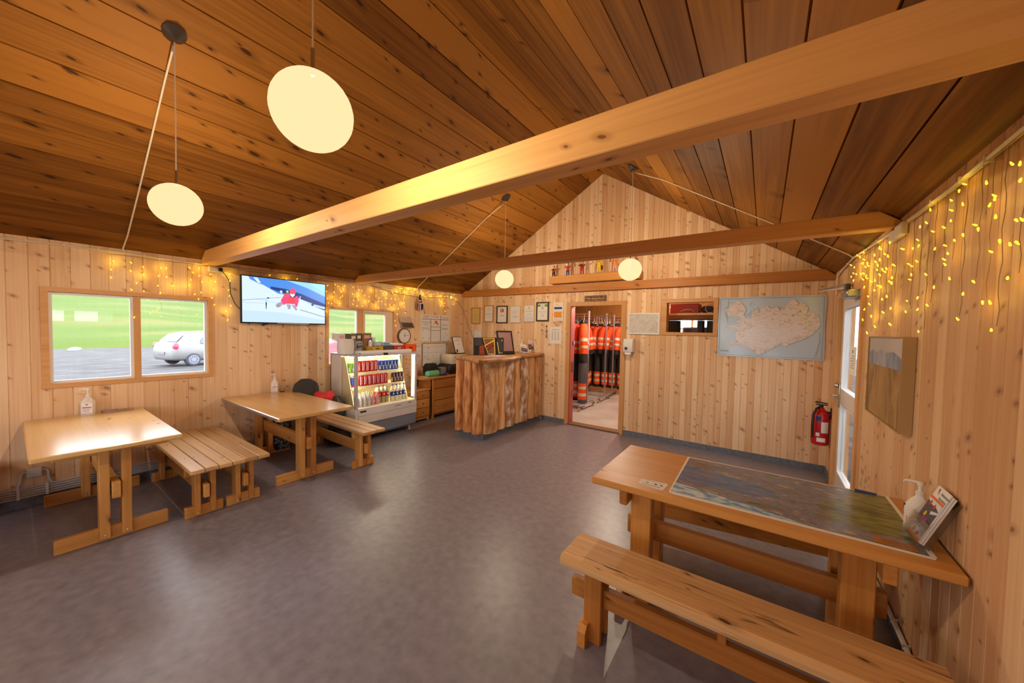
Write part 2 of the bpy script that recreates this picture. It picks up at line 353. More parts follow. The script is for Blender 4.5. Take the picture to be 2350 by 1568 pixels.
rf.face([(XL - .25, YF - .3, ZE - .1), (XRG, YF - .3, ZR + .16), (XRG, YB + 4.6, ZR + .16), (XL - .25, YB + 4.6, ZE - .1)])
rf.face([(XRG, YF - .3, ZR + .16), (XR + .25, YF - .3, ZE - .1), (XR + .25, YB + 4.6, ZE - .1), (XRG, YB + 4.6, ZR + .16)])
struct(rf.build('roof', 'dark grey', base=(0, 0, 0)))
struct(M1((XL - .02, XR + .02, YF - .02, YB + .01, -.06, 0)).build('floor', 'vinyl floor'))
# skirting of grey coved vinyl
def skirt(name, *bx): struct(M1(*bx).build(name, 'skirting'))
skirt('baseboard_left', (XL, XL + .008, YF, 2.66, 0, .075))
skirt('baseboard_back', (-3.2, -2.745, YB - .008, YB, 0, .075), (-1.735, XR, YB - .008, YB, 0, .075))
skirt('baseboard_right', (XR - .008, XR, 5.08, YB, 0, .075), (XR - .008, XR, 1.0, 3.89, 0, .06))
# tie beams
def beam(nm, y0, y1, z0, z1, m='beam pine'):
    mb = MB(); sl = (ZR - ZE) / (XRG - XL); dl = max(z1 - ZE, 0) / sl; dr = max(z1 - ZE, 0) / ((ZR - ZE) / (XR - XRG))
    mb.prism([(XL, z0), (XR, z0), (XR, ZE - .012), (XR - dr, z1), (XL + dl, z1), (XL, ZE - .012)], 1, y0, y1)
    struct(mb.build(nm, m, bev=.004))
beam('beam_front', 1.245, 1.365, 2.24, 2.385); beam('beam_middle', 3.051, 3.16, 2.252, 2.357); beam('beam_back', 5.387, YB, 2.238, 2.357, 'dark beam pine')
beam('beam_rear', -.95, -.83, 2.24, 2.385)
# window frames
def casing(mb, pl, o, i, t, mi=0):
    """flat wooden casing: o, i = (a0,a1,z0,z1) outer and inner; pl(a,z,d)"""
    def bx(a0, a1, z0, z1):
        V = [pl(a, z, d) for d in (0, t) for a, z in ((a0, z0), (a1, z0), (a1, z1), (a0, z1))]
        mb.add(V, [(0, 1, 2, 3), (7, 6, 5, 4), (0, 4, 5, 1), (1, 5, 6, 2), (2, 6, 7, 3), (3, 7, 4, 0)], mi)
    bx(o[0], i[0], o[2], o[3]); bx(i[1], o[1], o[2], o[3]); bx(i[0], i[1], i[3], o[3])
    if o[2] < i[2] - 1e-6: bx(i[0], i[1], o[2], i[2])
PLL = lambda a, z, d: (XL + d, a, z); PLR = lambda a, z, d: (XR - d, a, z); PLB = lambda a, z, d: (a, YB - d, z); PLF = lambda a, z, d: (a, YF + d, z)
mat('sash glare tone', rgb(226, 206, 178), .5)  # tan wood sash; overexposed daylight is put into this pale colour
def window(nm, pl, w, outer, mull, sash=None):
    mb = MB(); casing(mb, pl, outer, w, .014)
    casing(mb, lambda a, z, d: pl(a, z, -d), (w[0] - .03, w[1] + .03, w[2] - .03, w[3] + .03), w, .1)
    o = struct(mb.build(nm, 'trim pine y'))
    fr = MB(); inner = (w[0] + .022, w[1] - .022, w[2] + .022, w[3] - .022)
    casing(fr, lambda a, z, d: pl(a, z, d - .06), w, inner, .04)
    casing(fr, lambda a, z, d: pl(a, z, d - .06), (mull[0] - .022, mull[1], inner[2] - .001, inner[3] + .001), (mull[0], mull[1], inner[2], inner[3]), .04) if 0 else None
    for a0, a1, t0, t1 in ((mull[0] - .022, mull[0], -.06, -.02),):
        V = [pl(a, z, d) for d in (t0, t1) for a, z in ((a0, inner[2]), (a1, inner[2]), (a1, inner[3]), (a0, inner[3]))]
        fr.add(V, [(0, 1, 2, 3), (7, 6, 5, 4), (0, 4, 5, 1), (1, 5, 6, 2), (2, 6, 7, 3), (3, 7, 4, 0)])
    fr.build('window_frame', 'white paint', o)
    mu = MB(); V = [pl(a, z, d) for d in (-.07, -.004) for a, z in ((mull[0], w[2]), (mull[1], w[2]), (mull[1], w[3]), (mull[0], w[3]))]
    mu.add(V, [(0, 1, 2, 3), (7, 6, 5, 4), (0, 4, 5, 1), (1, 5, 6, 2), (2, 6, 7, 3), (3, 7, 4, 0)]); mu.build('mullion', 'trim pine z', o)
    if sash:
        sb = MB(); casing(sb, lambda a, z, d: pl(a, z, d - .055), (mull[1] + .005, inner[1], inner[2], inner[3]), sash, .045); sb.build('sash', 'sash glare tone', o)
    for a0, a1 in ((inner[0], mull[0] - .022), (mull[1], inner[1])):
        gp = MB(); V = [pl(a, z, d) for d in (-.046, -.042) for a, z in ((a0, inner[2]), (a1, inner[2]), (a1, inner[3]), (a0, inner[3]))]
        gp.add(V, [(0, 1, 2, 3), (7, 6, 5, 4), (0, 4, 5, 1), (1, 5, 6, 2), (2, 6, 7, 3), (3, 7, 4, 0)]); gp.build('pane', 'window glass', o)
    return o
window('window_1', PLL, W1, (.165, 1.339, 1.0, 1.89), (.724, .773))
window('window_2', PLL, W2, (2.614, 3.783, 1.0, 1.883), (3.115, 3.2), (3.235, 3.6, 1.075, 1.79))
def plain_window(nm, pl, w):
    mb = MB(); casing(mb, pl, (w[0] - .05, w[1] + .05, w[2] - .05, w[3] + .05), w, .014); casing(mb, lambda a, z, d: pl(a, z, -d), (w[0] - .03, w[1] + .03, w[2] - .03, w[3] + .03), w, .1)
    o = struct(mb.build(nm, 'trim pine y'))
    gp = MB(); V = [pl(a, z, d) for d in (-.06, -.056) for a, z in ((w[0], w[2]), (w[1], w[2]), (w[1], w[3]), (w[0], w[3]))]
    gp.add(V, [(0, 1, 2, 3), (7, 6, 5, 4), (0, 4, 5, 1), (1, 5, 6, 2), (2, 6, 7, 3), (3, 7, 4, 0)]); gp.build('pane', 'window glass', o)
plain_window('window_3', PLR, TR1); plain_window('window_4', PLR, TR2); plain_window('window_fill_5', PLR, BIG_FILL); plain_window('window_fill_6', PLF, FILL_RW1); plain_window('window_fill_7', PLF, FILL_RW2)  # the last three are added behind the camera as daylight fill
# hatch to the changing room
mb = MB(); casing(mb, PLB, (-1.222, -.512, 1.562, 2.074), HATCH, .016); casing(mb, lambda a, z, d: PLB(a, z, -d), (HATCH[0] - .03, HATCH[1] + .03, HATCH[2] - .03, HATCH[3] + .03), HATCH, .14)
struct(mb.build('window_8', 'trim pine x'))
# back doorway: casing, linings, red steel jamb on its left, threshold
mb = MB(); casing(mb, PLB, (-2.742, -1.738, 0, 2.072), DOORB, .018); o = struct(mb.build('door_1', 'trim pine z'))
lin = MB(); lin.box(DOORB[1], DOORB[1] + .03, YB, YB + .14, 0, 2.03); lin.box(DOORB[0] - .03, DOORB[1] + .03, YB, YB + .14, DOORB[3], DOORB[3] + .03); lin.build('lining', 'trim pine z', o)
mat('door red', rgb(196, 86, 84), .5)
jm = MB(); jm.box(DOORB[0] - .03, DOORB[0] + .012, YB, YB + .14, 0, 2.03); jm.build('jamb', 'door red', o)
hg = MB(); hg.box(DOORB[0] + .012, DOORB[0] + .026, YB + .09, YB + .12, 1.35, 1.42); hg.box(DOORB[0] + .012, DOORB[0] + .026, YB + .09, YB + .12, .5, .57); hg.box(DOORB[0] + .012, DOORB[0] + .02, YB + .05, YB + .13, .9, 1.06); hg.build('strike_plate', 'steel', o)
th = MB(); th.box(DOORB[0] - .02, DOORB[1] + .02, YB - .02, YB + .15, -.01, .022); th.build('threshold', 'brown', o)
# right outer door: white leaf with two panes, closer, lever
mb = MB(); casing(mb, PLR, (3.885, 5.06, 0, 2.06), DOORR, .016); casing(mb, lambda a, z, d: PLR(a, z, -d), (3.93, 5.04, 0, 2.03), DOORR, .12)
o = struct(mb.build('door_2', 'trim pine z'))
lf = MB(); LX = (XR + .022, XR + .066)
def leaf(y0, y1, z0, z1): lf.bbox(LX[0], LX[1], y0, y1, z0, z1, c=.003)
leaf(4.885, 4.995, .01, 1.98); leaf(3.975, 4.085, .01, 1.98); leaf(4.085, 4.885, 1.885, 1.98); leaf(4.085, 4.885, .915, 1.05); leaf(4.085, 4.885, .01, .2)
mat('door paint', rgb(228, 220, 212), .4); lf.build('leaf', 'door paint', o)
bd = MB()
for z0, z1 in ((.2, .915), (1.05, 1.885)):
    for a, b in ((.0, .016),):
        bd.box(LX[0] - .004, LX[1], 4.869, 4.885, z0, z1); bd.box(LX[0] - .004, LX[1], 4.085, 4.101, z0, z1); bd.box(LX[0] - .004, LX[1], 4.101, 4.869, z0, z0 + .016); bd.box(LX[0] - .004, LX[1], 4.101, 4.869, z1 - .016, z1)
bd.build('glazing_bead', 'white paint', o)
for z0, z1 in ((.216, .899), (1.066, 1.869)): M1((XR + .042, XR + .046, 4.101, 4.869, z0, z1)).build('pane', 'window glass', o)
hd = MB(); hd.bbox(XR + .012, XR + .024, 4.92, 4.96, .86, 1.12, c=.004); hd.tube([(XR + .02, 4.94, .98), (XR - .04, 4.94, .98), (XR - .045, 4.91, .98), (XR - .045, 4.83, .978)], .009, 8); hd.ball((XR - .005, 4.94, 1.085), .022, 10, 8); hd.build('lever_handle', 'steel', o, smooth=True)
hb = MB(); hb.bbox(XR + .012, XR + .024, 4.985, 5.03, .87, .93, c=.003); hb.bbox(XR + .012, XR + .024, 4.985, 5.03, .98, 1.05, c=.003); hb.build('strike_plate', 'gold', o)
nt = MB(); nt.box(XR + .038, XR + .041, 4.36, 4.64, 1.24, 1.5); nt.text('Welcome', (XR + .037, 4.5, 1.38), (0, -1, 0), (0, 0, 1), .05, 1) if 0 else None
for k in range(6): nt.box(XR + .0372, XR + .038, 4.42, 4.58 - .02 * (k % 3), 1.3 + .022 * k, 1.306 + .022 * k, 1)
nt.box(XR + .0372, XR + .038, 4.475, 4.525, 1.44, 1.47, 1)
tag(nt.build('notice', ['paper', 'grey ink']), 'small notice sheet taped inside the upper pane of the glazed outer door', 'notice')
cz = thing('door_closer', (XR, 4.3, 1.98), 'grey overhead closer with thin folding arms above the glazed outer door', 'door closer')
c = MB(); c.bbox(XR - .075, XR + .02, 4.12, 4.42, 1.93, 1.995, c=.008); c.build('body', 'grey metal', cz, smooth=True)
c = MB(); c.cyl((XR - .05, 4.3, 1.995), (XR - .05, 4.3, 2.06), .022); c.build('spindle', 'dark grey', cz)
c = MB(); c.box(XR - .07, XR - .035, 4.3, 4.33, 2.045, 2.058); c.tube([(XR - .05, 4.3, 2.055), (XR - .17, 5.05, 2.08)], .008); c.build('arm', 'grey metal', cz)
c = MB(); c.tube([(XR - .17, 5.05, 2.075), (XR - .02, 4.42, 2.04)], .007); c.build('arm', 'white plastic', cz)
# ---------------------------------------------------------------- changing room behind
BR = (XL, XR, YB + .14, 9.6)
noisy('concrete floor', rgb(176, 170, 168), rgb(200, 196, 194), (2, 2, 2), .4, 4)
struct(M1((BR[0], BR[1], YB + .01, BR[3], -.06, -.002)).build('floor.001', 'concrete floor'))
mb = MB(); mb.face([(BR[0], BR[2], 0), (BR[1], BR[2], 0), (BR[1], BR[2], 3), (BR[0], BR[2], 3)])
wb = MB(); FW = (-2.0, -.9, 1.25, 1.93)
for a0, a1, z0, z1 in ((BR[0], FW[0], 0, 3), (FW[1], BR[1], 0, 3), (FW[0], FW[1], 0, FW[2]), (FW[0], FW[1], FW[3], 3)): wb.box(a0, a1, BR[3], BR[3] + .1, z0, z1)
wood('back room pine', 2, rgb(170, 110, 52), rgb(206, 150, 84), rgb(90, 50, 20), thr=.8)
struct(wb.build('wall_far', 'back room pine')); struct(M1((BR[0] - .1, BR[0], BR[2], BR[3], 0, 3)).build('wall_far_left', 'back room pine')); struct(M1((BR[1], BR[1] + .1, BR[2], BR[3], 0, 3)).build('wall_far_right', 'back room pine'))
cb = MB()
for k in range(24): cb.box(BR[0], BR[1], BR[2] + k * .166, BR[2] + k * .166 + .16, 2.42, 2.46)
struct(cb.build('ceiling.001', 'trim pine x'))
struct(M1((BR[0], BR[1], 7.35, 7.47, 2.2, 2.42)).build('beam_changing_room', 'beam pine'))
wf = MB(); casing(wf, lambda a, z, d: (a, BR[3] - d, z), (FW[0] - .06, FW[1] + .06, FW[2] - .06, FW[3] + .06), FW, .02); wf.box(FW[0], FW[1], BR[3] + .02, BR[3] + .06, 1.68, 1.71); wf.box(-1.46, -1.42, BR[3] + .02, BR[3] + .06, FW[2], FW[3])
o = struct(wf.build('window_9', 'trim pine x')); M1((FW[0], FW[1], BR[3] + .05, BR[3] + .054, FW[2], FW[3])).build('pane', 'window glass', o)
# ---------------------------------------------------------------- outdoors
def ramp_ground(name, xa, xb, y0, y1, nx, ny, zf, m):
    g = MB(); V = []; F = []
    for i in range(nx + 1):
        for j in range(ny + 1):
            x = xa + (xb - xa) * (i / nx) ** 1.6; y = y0 + (y1 - y0) * j / ny; V.append((x, y, zf(x, y)))
    for i in range(nx):
        for j in range(ny): a = i * (ny + 1) + j; F.append((a, a + ny + 1, a + ny + 2, a + 1))
    g.add(V, F); return struct(g.build(name, m, base=(0, 0, 0), smooth=True))
ramp_tex('gravel', [(.3, (.03, .031, .036, 1)), (.45, (.05, .052, .06, 1)), (.6, (.068, .07, .08, 1)), (.75, (.1, .1, .11, 1))], (3.2, 1.1, 1), 8, .9, spec=.2)
ramp_tex('meadow', [(.28, (.034, .068, .012, 1)), (.42, (.052, .092, .015, 1)), (.55, (.068, .104, .02, 1)), (.66, (.1, .108, .034, 1)), (.78, (.068, .1, .02, 1))], (.14, .05, .3), 9, .9, dist=.4, spec=.1)
ramp_ground('ground_gravel', XL - .12, -42, -60, 70, 20, 30, lambda x, y: -.3 + .03 * math.sin(x * .7 + y * .4), 'gravel')
def hill(x, y):
    d = -38 - x + 1.2 * math.sin(y * .23) + .6 * math.sin(y * .71)
    return -.42 + max(d, 0) * .105 + .22 * math.sin(y * .3 + x * .2) * min(1, max(d, 0) / 8) + (min(d, 2.) * .16 if d > 0 else d * .02)
ramp_ground('field_grass', -37, -150, -130, 150, 40, 60, hill, 'meadow')
struct(M1((XR + .12, 40, -30, 40, -.36, -.3)).build('ground_porch', 'gravel'))
struct(M1((XL - .12, XR + .12, 9.7, 60, -.36, -.3), (XL - .12, XR + .12, -60, YF - .12, -.36, -.3)).build('ground_yard', 'gravel'))
mat('porch white', rgb(160, 168, 172), .6)
pw = MB()
for k in range(46): pw.box(XR + 1.5, XR + 1.53 + .006 * (k % 2), 1.2 + k * .12, 1.2 + k * .12 + .114, -.3, 2.6)
struct(pw.build('wall_porch', 'porch white'))
# rock and cars
noisy('lava rock', rgb(120, 128, 150), rgb(170, 178, 196), (9, 9, 9), .9, 4)
rk = MB(); rk.ball((-35.2, 2.35, -.22), .2, 12, 8, sc=(1, 1.5, .8)); rk.v = [(x + .07 * math.sin(9 * y + 3 * z), y + .08 * math.sin(7 * z + x), z) for x, y, z in rk.v]
tag(rk.build('rock', 'lava rock', smooth=True), 'pale bluish rock at the far edge of the gravel yard', 'rock')
mat('tyre', rgb(58, 62, 72), .8); mat('hubcap', rgb(130, 136, 150), .35, .3); mat('car glass', rgb(96, 112, 134), .2, spec=.25); mat('tail light', rgb(200, 60, 80), .2); mat('car white', (.2, .204, .21), .3); mat('car red', (.2, .03, .055), .3); mat('plate', (.18, .18, .19), .5)
def make_car(name, body_mat, label):
    t = thing(name, (0, 0, 0), label, 'car')
    st = [(-.02, .62, .34, .60, .62, .42, .72), (.06, .76, .28, .86, .95, .62, 1.0), (.22, .80, .26, .90, .97, .66, 1.06), (.55, .82, .24, .92, .98, .62, 1.40), (.95, .83, .22, .93, .97, .60, 1.50), (1.7, .835, .22, .93, .96, .60, 1.53), (2.35, .835, .22, .93, .96, .60, 1.46), (2.85, .83, .22, .92, .95, .66, 1.12), (3.0, .82, .22, .90, .93, .70, .98), (3.45, .76, .26, .80, .84, .66, .88), (3.7, .6, .34, .62, .64, .5, .68)]
    R = []
    for y, w, zb, zm, zt, wr, zr in st:
        h = [(w * .82, zb), (w * .97, zb + .1), (w, (zb + zm) * .52), (w * .985, zm), (w * .95, zt), (wr + .04, max(zt + .005, zr - .07)), (wr * .9, zr - .012), (wr * .4, zr)]
        R.append([(x, y, z) for x, z in h] + [(-x, y, z) for x, z in h[::-1]])
    b = MB(); b.rings(R, 0); b.build('body', body_mat, t, smooth=True, angle=50)
    for sx in (1, -1):
        q = lambda y, z, w: (sx * w, y, z)
        for P in ([q(.98, .99, .825), q(1.85, .99, .83), q(1.85, 1.40, .67), q(1.25, 1.40, .665), q(1.05, 1.2, .75)], [q(1.92, .99, .83), q(2.72, .99, .82), q(2.42, 1.36, .68), q(1.92, 1.40, .67)]):
            gl = MB(); gl.face(P); gl.build('side_window', 'car glass', t)
    g = MB(); g.face([(-.62, .19, 1.075), (.62, .19, 1.075), (.55, .505, 1.40), (-.55, .505, 1.40)]); g.build('rear_window', 'car glass', t)
    g = MB(); g.face([(-.66, 2.9, 1.07), (.66, 2.9, 1.07), (.58, 2.4, 1.43), (-.58, 2.4, 1.43)]); g.build('windscreen', 'car glass', t)
    for sx in (1, -1):
        l = MB(); l.ball((sx * .71, .14, .86), .15, 10, 8, sc=(.6, .8, 1.15)); l.build('tail_light', 'tail light', t, smooth=True)
        for y in (.72, 3.05):
            w = MB(); w.lathe([(.18, -.1), (.28, -.09), (.29, 0), (.29, .06), (.27, .1), (.18, .105)], (sx * .72, y, .29), 24, axis=0); wr = w.build('tyre', 'tyre', t, smooth=True)
            r = MB(); xx = sx * .83
            for k in range(12):
                a0, a1 = 2 * PI * k / 12, 2 * PI * (k + .62) / 12
                r.face([(xx, y + .07 * math.cos(a0), .29 + .07 * math.sin(a0)), (xx, y + .185 * math.cos(a0), .29 + .185 * math.sin(a0)), (xx, y + .185 * math.cos(a1), .29 + .185 * math.sin(a1)), (xx, y + .07 * math.cos(a1), .29 + .07 * math.sin(a1))])
            r.lathe([(.085, xx - .01), (.085, xx + .004)], (0, y, .29), 12, axis=0); r.rings([[(xx + .002, y + q * math.cos(2 * PI * i / 24), .29 + q * math.sin(2 * PI * i / 24)) for i in range(24)] for q in (.165, .2)], cap=False); r.build('hubcap', 'hubcap', wr)
    p = MB(); p.bbox(-.24, .24, -.05, -.03, .52, .63); p.build('number_plate', 'plate', t)
    for y in (1.72, 2.6):
        for sx in (1, -1): h = MB(); h.bbox(sx * .83, sx * .86, y - .1, y + .05, .87, .9); h.build('door_handle', body_mat, t)
    return t
car = make_car('car', 'car white', 'small white hatchback parked on the gravel outside the larger window')
ang = math.atan2(.26, .963); car.rotation_euler = (0, 0, ang)
fx, fy = -.26, .963; rx, ry = .963, .26
car.location = (-20.5 - .72 * fx - .8 * rx, 4.72 - .72 * fy - .8 * ry, -.3)
car2 = make_car('car', 'car red', 'red hatchback parked outside the window behind the drinks fridge')
car2.location = (-9.9, 4.1, -.3)
# ================================================================ trestle tables and benches
def bolt_heads(pts, parent, r=.006):
    b = MB()
    for x, y, z, ax in pts: b.lathe([(r, -.002), (r, .003), (r * .5, .005)], (x, y, z), 6, axis=ax)
    b.build('bolt', 'steel', parent)
def trestle_table(name, x0, x1, y0, y1, zt, label, rear_x, front_x):
    cy = (y0 + y1) / 2 + .025; t = thing(name, ((x0 + x1) / 2, cy, 0), label, 'table')
    m = MB(); m.bbox(x0, x1, y0, y1, zt - .034, zt, c=.006); m.build('tabletop', 'table top pine', t)
    m = MB(); m.bbox(x0 + .02, x1 - .03, y0 - .003, y0 + .0005, zt - .03, zt - .004, c=.002); m.build('edge_strip', 'grey metal' if y0 > 1 else 'trim pine x', t)
    for fx, s in ((front_x, 1), (rear_x, 1)):
        m = MB(); m.bbox(fx - .045, fx, cy - .285, cy + .285, 0, .098, c=.005); m.build('foot', 'honey pine y', t)
        m = MB(); m.bbox(fx - .045, fx, cy - .285, cy + .285, zt - .105, zt - .034, c=.004); m.build('bearer', 'honey pine y', t)
        for dy in (-.055, .055):
            m = MB(); m.bbox(fx - .075, fx + .03, cy + dy - .026, cy + dy + .026, .025, zt - .036, c=.004); m.build('leg', 'honey pine z', t)
        bolt_heads([(fx + .031, cy + d, z, 0) for d in (-.055, .055) for z in (.05,)], t)
    m = MB(); m.bbox(rear_x - .06, front_x + .06, cy - .022, cy + .022, .315, .435, c=.004); m.build('stretcher', 'honey pine x', t)
    return t
trestle_table('trestle_table', -5.065, -3.63, .062, .768, .745, 'pine trestle table under the larger window with a hand sanitiser and a folded pouch', -4.93, -3.862)
trestle_table('trestle_table', -5.065, -3.555, 1.405, 2.125, .745, 'pine trestle table under the wall television, metal strip along its edge', -4.93, -3.862)
def trestle_bench(x0, x1, y0, zt, label, name='plank_bench'):
    w = .268; cy = y0 + w / 2; t = thing(name, ((x0 + x1) / 2, cy, 0), label, 'bench')
    for k in range(3):
        m = MB(); m.bbox(x0 + (.004 if k == 1 else 0), x1 - (.006 if k == 1 else 0), y0 + k * .0905, y0 + k * .0905 + .087, zt - .032, zt, c=.004); m.build('plank', 'bench plank pine', t)
    for fx in (x0 + .06, x1 - .2):
        m = MB(); m.bbox(fx - .045, fx, cy - .125, cy + .125, 0, .088, c=.005); m.build('foot', 'honey pine y', t)
        m = MB(); m.bbox(fx - .045, fx, cy - .125, cy + .125, zt - .105, zt - .034, c=.004); m.build('bearer', 'honey pine y', t)
        for dy in (-.05, .05):
            m = MB(); m.bbox(fx - .075, fx + .03, cy + dy - .018, cy + dy + .018, .02, zt - .036, c=.004); m.build('leg', 'honey pine z', t)
    m = MB(); m.bbox(x0 + .03, x1 - .14, cy - .018, cy + .018, .16, .27, c=.004); m.build('stretcher', 'honey pine x', t)
    bolt_heads([(x1 - .169, cy + d, z, 0) for d in (-.05, .05) for z in (.04,)], t, .005)
    return t
b0 = trestle_bench(-4.98, -3.57, .797, .45, 'plank bench pushed against its twin, the one touching the table under the larger window')
dup(b0, (b0.location.x, b0.location.y + .273, 0), 'plank bench pushed against its twin, on the side towards the television table')
dup(b0, (b0.location.x + .095, 2.325, 0), 'plank bench beside the drinks fridge with bags on its wall end')
dup(b0, (b0.location.x - .055, -.215, 0), 'plank bench cut off by the left picture edge, before the first table')
# ---------------------------------------------------------------- the big worktable on the right and its benches
t = thing('worktable', (-.08, 2.32, 0), 'long honey-brown pine table with a painted landscape map on top, against the right wall', 'table')
m = MB(); m.bbox(-.792, XR - .008, 1.952, 2.692, .712, .75, c=.006); m.build('tabletop', 'worktable top pine', t)
for px, bx in ((-.607, -.652), (.318, .428)):
    for y0 in (2.118, 2.40):
        m = MB(); m.bbox(px, px + .112, y0, y0 + .09, .0, .712, c=.005); m.build('leg', 'red pine z', t)
    m = MB(); m.bbox(bx, bx + .045, 2.03, 2.6, .6, .712, c=.005); m.build('bearer', 'red pine y', t)
    m = MB(); m.bbox(bx, bx + .045, 2.0, 2.64, 0, .1, c=.008); m.build('foot', 'red pine y', t)
m = MB(); m.bbox(-.668, .497, 2.26, 2.31, .325, .44, c=.005); m.build('stretcher', 'red pine x', t)
m = MB()
for px in (-.607, .318): m.prism([(2.208, .5), (2.208, .7), (2.26, .7)], 0, px + .02, px + .09)
m.build('brace', 'red pine z', t)
t = thing('pine_bench', (-.1, 1.75, 0), 'long worn pine bench nearest the camera, in front of the map table', 'bench')
sh = [(1.612, .408), (1.624, .398), (1.878, .398), (1.89, .41), (1.888, .438), (1.87, .45), (1.632, .45), (1.614, .44)]
m = MB(); m.prism(sh, 0, -.812, .56); m.build('seat', 'worn plank pine', t, smooth=True, angle=25)
for px in (-.714, .44):
    for y0 in (1.70, 1.79):
        m = MB(); m.bbox(px, px + .092, y0, y0 + .028, 0 if y0 < 1.75 else .0, .4, c=.004); m.build('leg', 'red pine z', t)
    m = MB(); m.prism([(1.645, .0), (1.87, .0), (1.87, .085), (1.855, .105), (1.668, .105), (1.645, .075)], 0, px - .008 if px < 0 else px + .01, px + .034); m.build('foot', 'red pine y', t)
m = MB(); m.bbox(-.80, .53, 1.735, 1.78, .178, .275, c=.006); m.build('stretcher', 'red pine x', t)
m = MB(); m.bbox(-.118, -.084, 1.74, 1.775, .27, .4, c=.003); m.build('peg', 'red pine z', t)
fb = dup(t, (-.13, 2.955, 0), 'pine bench tucked behind the map table on its far side', rotz=math.radians(7))
fb.rotation_euler = (0, 0, math.radians(7.5))
# ---------------------------------------------------------------- things on the worktable
# landscape map: laminated panorama print
pv = thing('panorama_map', (.1, 2.36, .75), 'painted panorama map of mountains and lakes lying flat on the long table', 'map')
ramp_tex('panorama paint', [(.28, rgb(60, 68, 46)), (.36, rgb(112, 126, 76)), (.42, rgb(132, 92, 92)), (.47, rgb(112, 126, 150)), (.52, rgb(150, 146, 144)), (.56, rgb(92, 116, 156)), (.6, rgb(140, 112, 108)), (.66, rgb(186, 164, 146)), (.74, rgb(214, 222, 228))], (9, 34, 1), 6, .22, dist=1.4, spec=.6)
ramp_tex('panorama sea', [(.25, rgb(84, 130, 190)), (.42, rgb(112, 164, 210)), (.52, rgb(176, 214, 234)), (.62, rgb(230, 238, 242)), (.78, rgb(120, 88, 104))], (11, 24, 1), 6, .22, dist=1.2, spec=.6)
ramp_tex('panorama lake', [(.25, rgb(64, 92, 142)), (.45, rgb(88, 116, 166)), (.58, rgb(110, 130, 170)), (.7, rgb(150, 124, 116)), (.85, rgb(100, 112, 80))], (10, 38, 1), 6, .22, dist=.8, spec=.6)
ramp_tex('panorama meadow', [(.25, rgb(64, 66, 40)), (.45, rgb(100, 104, 52)), (.58, rgb(142, 146, 70)), (.75, rgb(84, 74, 62))], (8, 36, 1), 6, .22, dist=.9, spec=.6)
ramp_tex('panorama snow', [(.3, rgb(120, 124, 130)), (.45, rgb(190, 194, 198)), (.6, rgb(228, 228, 228)), (.78, rgb(140, 136, 130))], (7, 7, 1), 6, .22, dist=.8, spec=.6)
q = [(-.385, 2.02), (-.36, 2.006), (.565, 2.03), (.575, 2.05), (.568, 2.71 - .03), (-.395, 2.668)]
m = MB(); m.prism(q, 2, .7505, .7525); m.build('sheet', 'paper', pv)
Z = .7528
m = MB(); m.face([(-.378, 2.03, Z), (.555, 2.045, Z), (.553, 2.672, Z), (-.382, 2.655, Z)], 0)
m.face([(-.378, 2.03, Z + .0002), (.2, 2.039, Z + .0002), (.1, 2.07, Z + .0002), (-.02, 2.10, Z + .0002), (-.18, 2.13, Z + .0002), (-.379, 2.17, Z + .0002)], 1)
m.face([(-.379, 2.2, Z + .0002), (-.2, 2.22, Z + .0002), (.0, 2.24, Z + .0002), (.1, 2.3, Z + .0002), (.05, 2.38, Z + .0002), (-.1, 2.44, Z + .0002), (-.25, 2.46, Z + .0002), (-.381, 2.5, Z + .0002)], 2)
m.face([(.28, 2.2, Z + .0002), (.42, 2.16, Z + .0002), (.555, 2.14, Z + .0002), (.553, 2.66, Z + .0002), (.42, 2.668, Z + .0002), (.36, 2.5, Z + .0002), (.24, 2.32, Z + .0002)], 3)
mat('map legend', rgb(176, 112, 62), .3); m.face([(.40, 2.05, Z + .0006), (.53, 2.052, Z + .0006), (.535, 2.11, Z + .0006), (.41, 2.12, Z + .0006)], 5)
for k in range(3): m.face([(.43, 2.068 + k * .014, Z + .0008), (.505, 2.07 + k * .014, Z + .0008), (.505, 2.074 + k * .014, Z + .0008), (.43, 2.072 + k * .014, Z + .0008)], 6)
m.build('print', ['panorama paint', 'panorama sea', 'panorama lake', 'panorama meadow', 'panorama snow', 'map legend', 'brown'], pv)
m = MB(); m.prism([(-.55, 2.10), (-.54, 2.112), (-.415, 2.118), (-.406, 2.108), (-.413, 2.016), (-.425, 2.012), (-.538, 2.028), (-.55, 2.04)], 2, .7502, .7512)
for k, (x, c) in enumerate(((-.515, 1), (-.47, 2), (-.44, 3))): m.face([(x, 2.064, .7514), (x + .014, 2.064, .7514), (x + .014, 2.078, .7514), (x, 2.078, .7514)], c)
for k in range(3): m.face([(-.53, 2.036 + k * .008 + .05 * (k == 2), .7514), (-.43, 2.034 + k * .008 + .05 * (k == 2), .7514), (-.43, 2.037 + k * .008 + .05 * (k == 2), .7514), (-.53, 2.039 + k * .008 + .05 * (k == 2), .7514)], 4)
tag(m.build('sticker', ['paper', 'green', 'black ink', 'navy', 'grey ink']), 'white paper label stuck on the bare left end of the map table', 'sticker')
m = MB(); m.tube([(.435, 2.722 - .055, .758), (.475, 2.716 - .055, .758), (.52, 2.69 - .03, .758)], [.006, .007, .004], 8); tag(m.build('pen', 'blue ink', smooth=True), 'blue pen lying at the far edge of the map table', 'pen')
